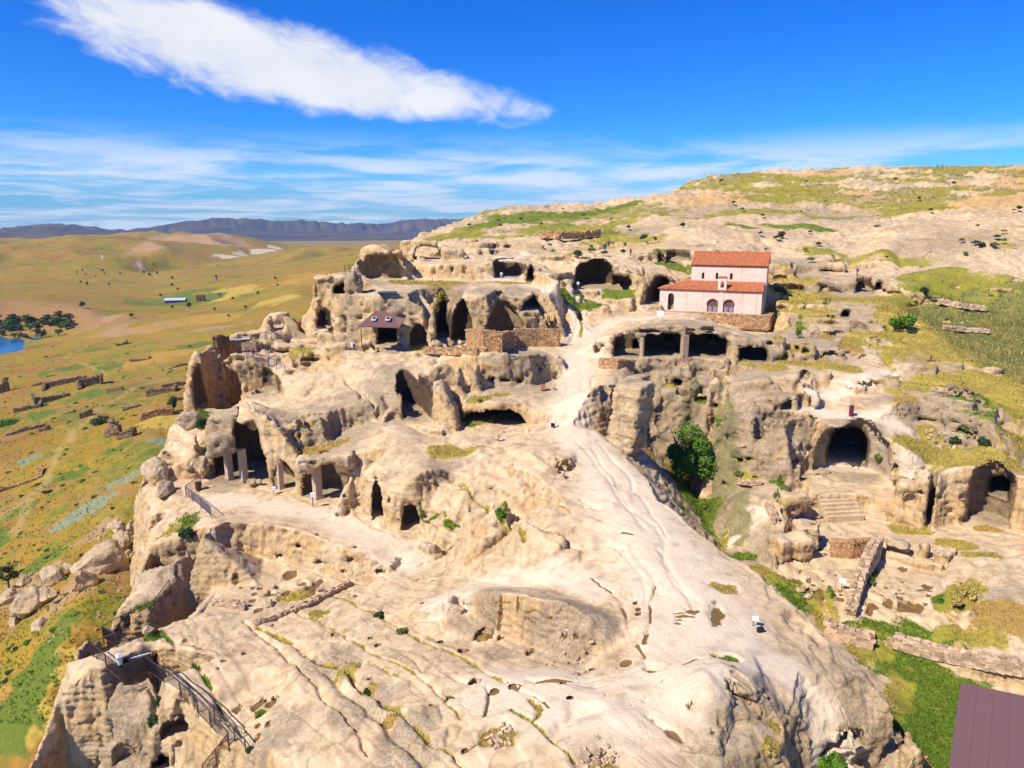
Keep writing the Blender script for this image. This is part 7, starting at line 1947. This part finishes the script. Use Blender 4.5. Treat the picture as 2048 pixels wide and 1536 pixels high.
prop('sign_board', 'small white board on the path below the church', 'sign', 1320, 637, [('panel', WHITE, MB().box(-.55,.55,-.03,.03,.35,1.2)), ('post', IRON, MB().bar((-.45,0.05,-.2),(-.45,.05,1.1),.03,5).bar((.45,.05,-.2),(.45,.05,1.1),.03,5))])
prop('sign_board', 'small white sign among green weeds by the dark court wall', 'sign', 1683, 1180, [('panel', WHITE, MB().box(-.3,.3,-.03,.03,.7,1.15)), ('post', IRON, MB().bar((0,.05,-.2),(0,.05,1.1),.035,5))])
prop('cover_sheet', 'teal flat sheet lying on the rock-block roof', 'sheet', 775, 586, [('sheet', TEAL, MB().box(-1.4,1.4,-.9,.9,.15,.25)), ('frame', IRON, MB().box(-1.5,1.5,-1,1,.02,.149))])
prop('iron_marker', 'low rusty L-shaped iron marker on the grey right-hand rock', 'marker', 1862, 722, [('foot', RUST, MB().box(-.5,.6,-.08,.08,-.05,.1)), ('upright', RUST, MB().box(-.12,.06,-.07,.07,.101,.8))])
prop('hatch_frame', 'two pale small uprights by the white block on the shelf', 'post', 700, 694, [('upright', WHITE, MB().box(.1,.45,-.2,.2,-.1,.75)), ('base', STONEP, MB().box(-.5,.6,-.3,.3,-.2,.0))])
# lookout shelter on the upper shelf
p = spt(478, 692); T = thing('lookout_shelter', p, 'low lookout shelter with pale blue roof on the upper cliff shelf', 'shelter', rz=-atan2(p.x, p.y)+.05)
MB().box(-1.9, 1.9, -.9, .9, 1.15, 1.3).build('roof', simple('pale_blue_sheet', (.45,.55,.68), .4, bump=0), T)
for x in (-1.7, 1.7):
    for y in (-.75, .75): MB().bar((x, y, -.3), (x, y, 1.15), .06, 6).build('post', BLUEIRON, T)
MB().box(-1.6, 1.6, .3, .7, .35, .45).build('bench', RUST, T)
stone_wall('ruined_stone_wall', 'dark brown ruined wall stub beside the blue-roofed lookout', [(430,690),(440,688),(455,690)], 1.6, .6, STONEDK, .5, depth=.4, ragged=.4)
stone_wall('ruined_stone_wall', 'rubble bank right of the blue-roofed lookout', [(490,697),(505,694),(518,697)], 1.0, 1.0, STONEDK, .5, depth=.4, ragged=.5)

# ------------------------------------------------------------------ visitors
def person(label, px, py, top, legs, skin=(.45,.28,.19), hair=(.03,.02,.015), valley=False, h=1.72, pose=0):
    p = spt(px, py); T = thing('person', p, label, 'person', None, random.uniform(-1, 1)+pi)
    me = bpy.data.meshes.new('body')
    J = {'pelvis': (0,0,.93), 'chest': (0,.0,1.25), 'neck': (0,0,1.47), 'head': (0,-.01,1.60), 'crown': (0,-.01,1.70),
         'hl': (.09,0,.88), 'kl': (.10,-.05-.1*pose,.48), 'al': (.10,.02,.08), 'tl': (.11,-.14,.03), 'hr': (-.09,0,.88), 'kr': (-.10,-.02+.08*pose,.48), 'ar': (-.10,.05+.12*pose,.08), 'tr': (-.11,-.10,.03),
         'sl': (.19,0,1.40), 'el': (.25,.04,1.13), 'wl': (.26,-.06,.88), 'fl': (.26,-.09,.78), 'sr': (-.19,0,1.40), 'er': (-.25,.04,1.13), 'wr': (-.26,-.06,.88), 'fr': (-.26,-.09,.78)}
    E = [('pelvis','chest'),('chest','neck'),('neck','head'),('head','crown'),('pelvis','hl'),('hl','kl'),('kl','al'),('al','tl'),('pelvis','hr'),('hr','kr'),('kr','ar'),('ar','tr'),('chest','sl'),('sl','el'),('el','wl'),('wl','fl'),('chest','sr'),('sr','er'),('er','wr'),('wr','fr')]
    Rd = dict(pelvis=.14, chest=.15, neck=.06, head=.1, crown=.07, hl=.09, kl=.065, al=.045, tl=.04, hr=.09, kr=.065, ar=.045, tr=.04, sl=.07, el=.045, wl=.035, fl=.035, sr=.07, er=.045, wr=.035, fr=.035)
    ks = list(J); me.from_pydata([J[k_] for k_ in ks], [(ks.index(a), ks.index(b)) for a, b in E], [])
    tmp = bpy.data.objects.new('tmp_body', me); COL.objects.link(tmp)
    md = tmp.modifiers.new('skin', 'SKIN')
    for i, k_ in enumerate(ks): me.skin_vertices[0].data[i].radius = (Rd[k_],)*2; me.skin_vertices[0].data[i].use_root = (k_ == 'pelvis')
    tmp.modifiers.new('sub', 'SUBSURF').levels = 1
    dg = bpy.context.evaluated_depsgraph_get(); bm2 = bpy.data.meshes.new_from_object(tmp.evaluated_get(dg))
    bpy.data.objects.remove(tmp)
    mats = [simple('skin', skin, bump=0), simple('top_cloth', top, bump=0), simple('leg_cloth', legs, bump=0), simple('hair', hair, bump=0), simple('shoe', (.05,.045,.04), bump=0)]
    for m in mats: bm2.materials.append(m)
    for f in bm2.polygons:
        z = f.center.z; x = abs(f.center.x)
        f.material_index = 4 if z < .1 else 2 if z < .92 and x < .2 else 1 if (z < 1.46 and (x < .22 or z > 1.0)) else 0
        if z > 1.66 or (z > 1.54 and f.center.y > .02): f.material_index = 3
        f.use_smooth = True
    o = bpy.data.objects.new('body', bm2); COL.objects.link(o); o.parent = T; o.scale = (h/1.75,)*3
random.seed(3)
person('person in dark blue standing on the upper terrace edge', 1211, 500, (.03,.03,.12), (.03,.03,.05))
person('person in dark clothes with red top on the upper rock steps', 1261, 513, (.25,.04,.05), (.03,.03,.04))
person('person in white by the mouth of the large dark hall', 1156, 579, (.75,.75,.75), (.10,.10,.14), pose=1)
person('person in pale top at the shaded slots of the terrace wall', 1003, 561, (.7,.7,.68), (.4,.4,.4))
person('person in bright blue jacket on the terrace right of the church', 1582, 540, (.02,.06,.28), (.03,.04,.10), pose=1)
person('person in blue on the rock right of the blue-clad visitor', 1714, 552, (.05,.07,.25), (.04,.05,.12))
person('person in blue with yellow bag on the upper cliff lookout', 449, 697, (.04,.07,.30), (.05,.06,.16))
person('person in dark clothes sitting low by the cliff railing', 508, 712, (.04,.03,.10), (.03,.03,.06), h=1.2)
person('tiny person in blue walking on the hill skyline', 1874, 338, (.03,.16,.40), (.05,.10,.25), pose=1, h=2.0)
person('tiny person in brown beside the blue one on the hill skyline', 1884, 338, (.30,.12,.06), (.10,.06,.05), h=1.9)
# ------------------------------------------------------------------ the air between: far ranges fade to blue
hm = bpy.data.materials.new('air'); hm.use_nodes = True
hm.node_tree.nodes.clear()
_t = NT(hm.node_tree)
_o = _t.n('ShaderNodeOutputMaterial'); _v = _t.n('ShaderNodeVolumePrincipled')
_v.inputs['Color'].default_value = (.36, .60, 1, 1); _v.inputs['Density'].default_value = 5.0e-5; _v.inputs['Anisotropy'].default_value = 0.0
hm.node_tree.links.new(_v.outputs[0], _o.inputs['Volume'])
_b = MB().box(-9000, 4000, -60, 9700, -330, 300)
hz_ = _b.build('haze', hm); hz_['kind'] = 'stuff'
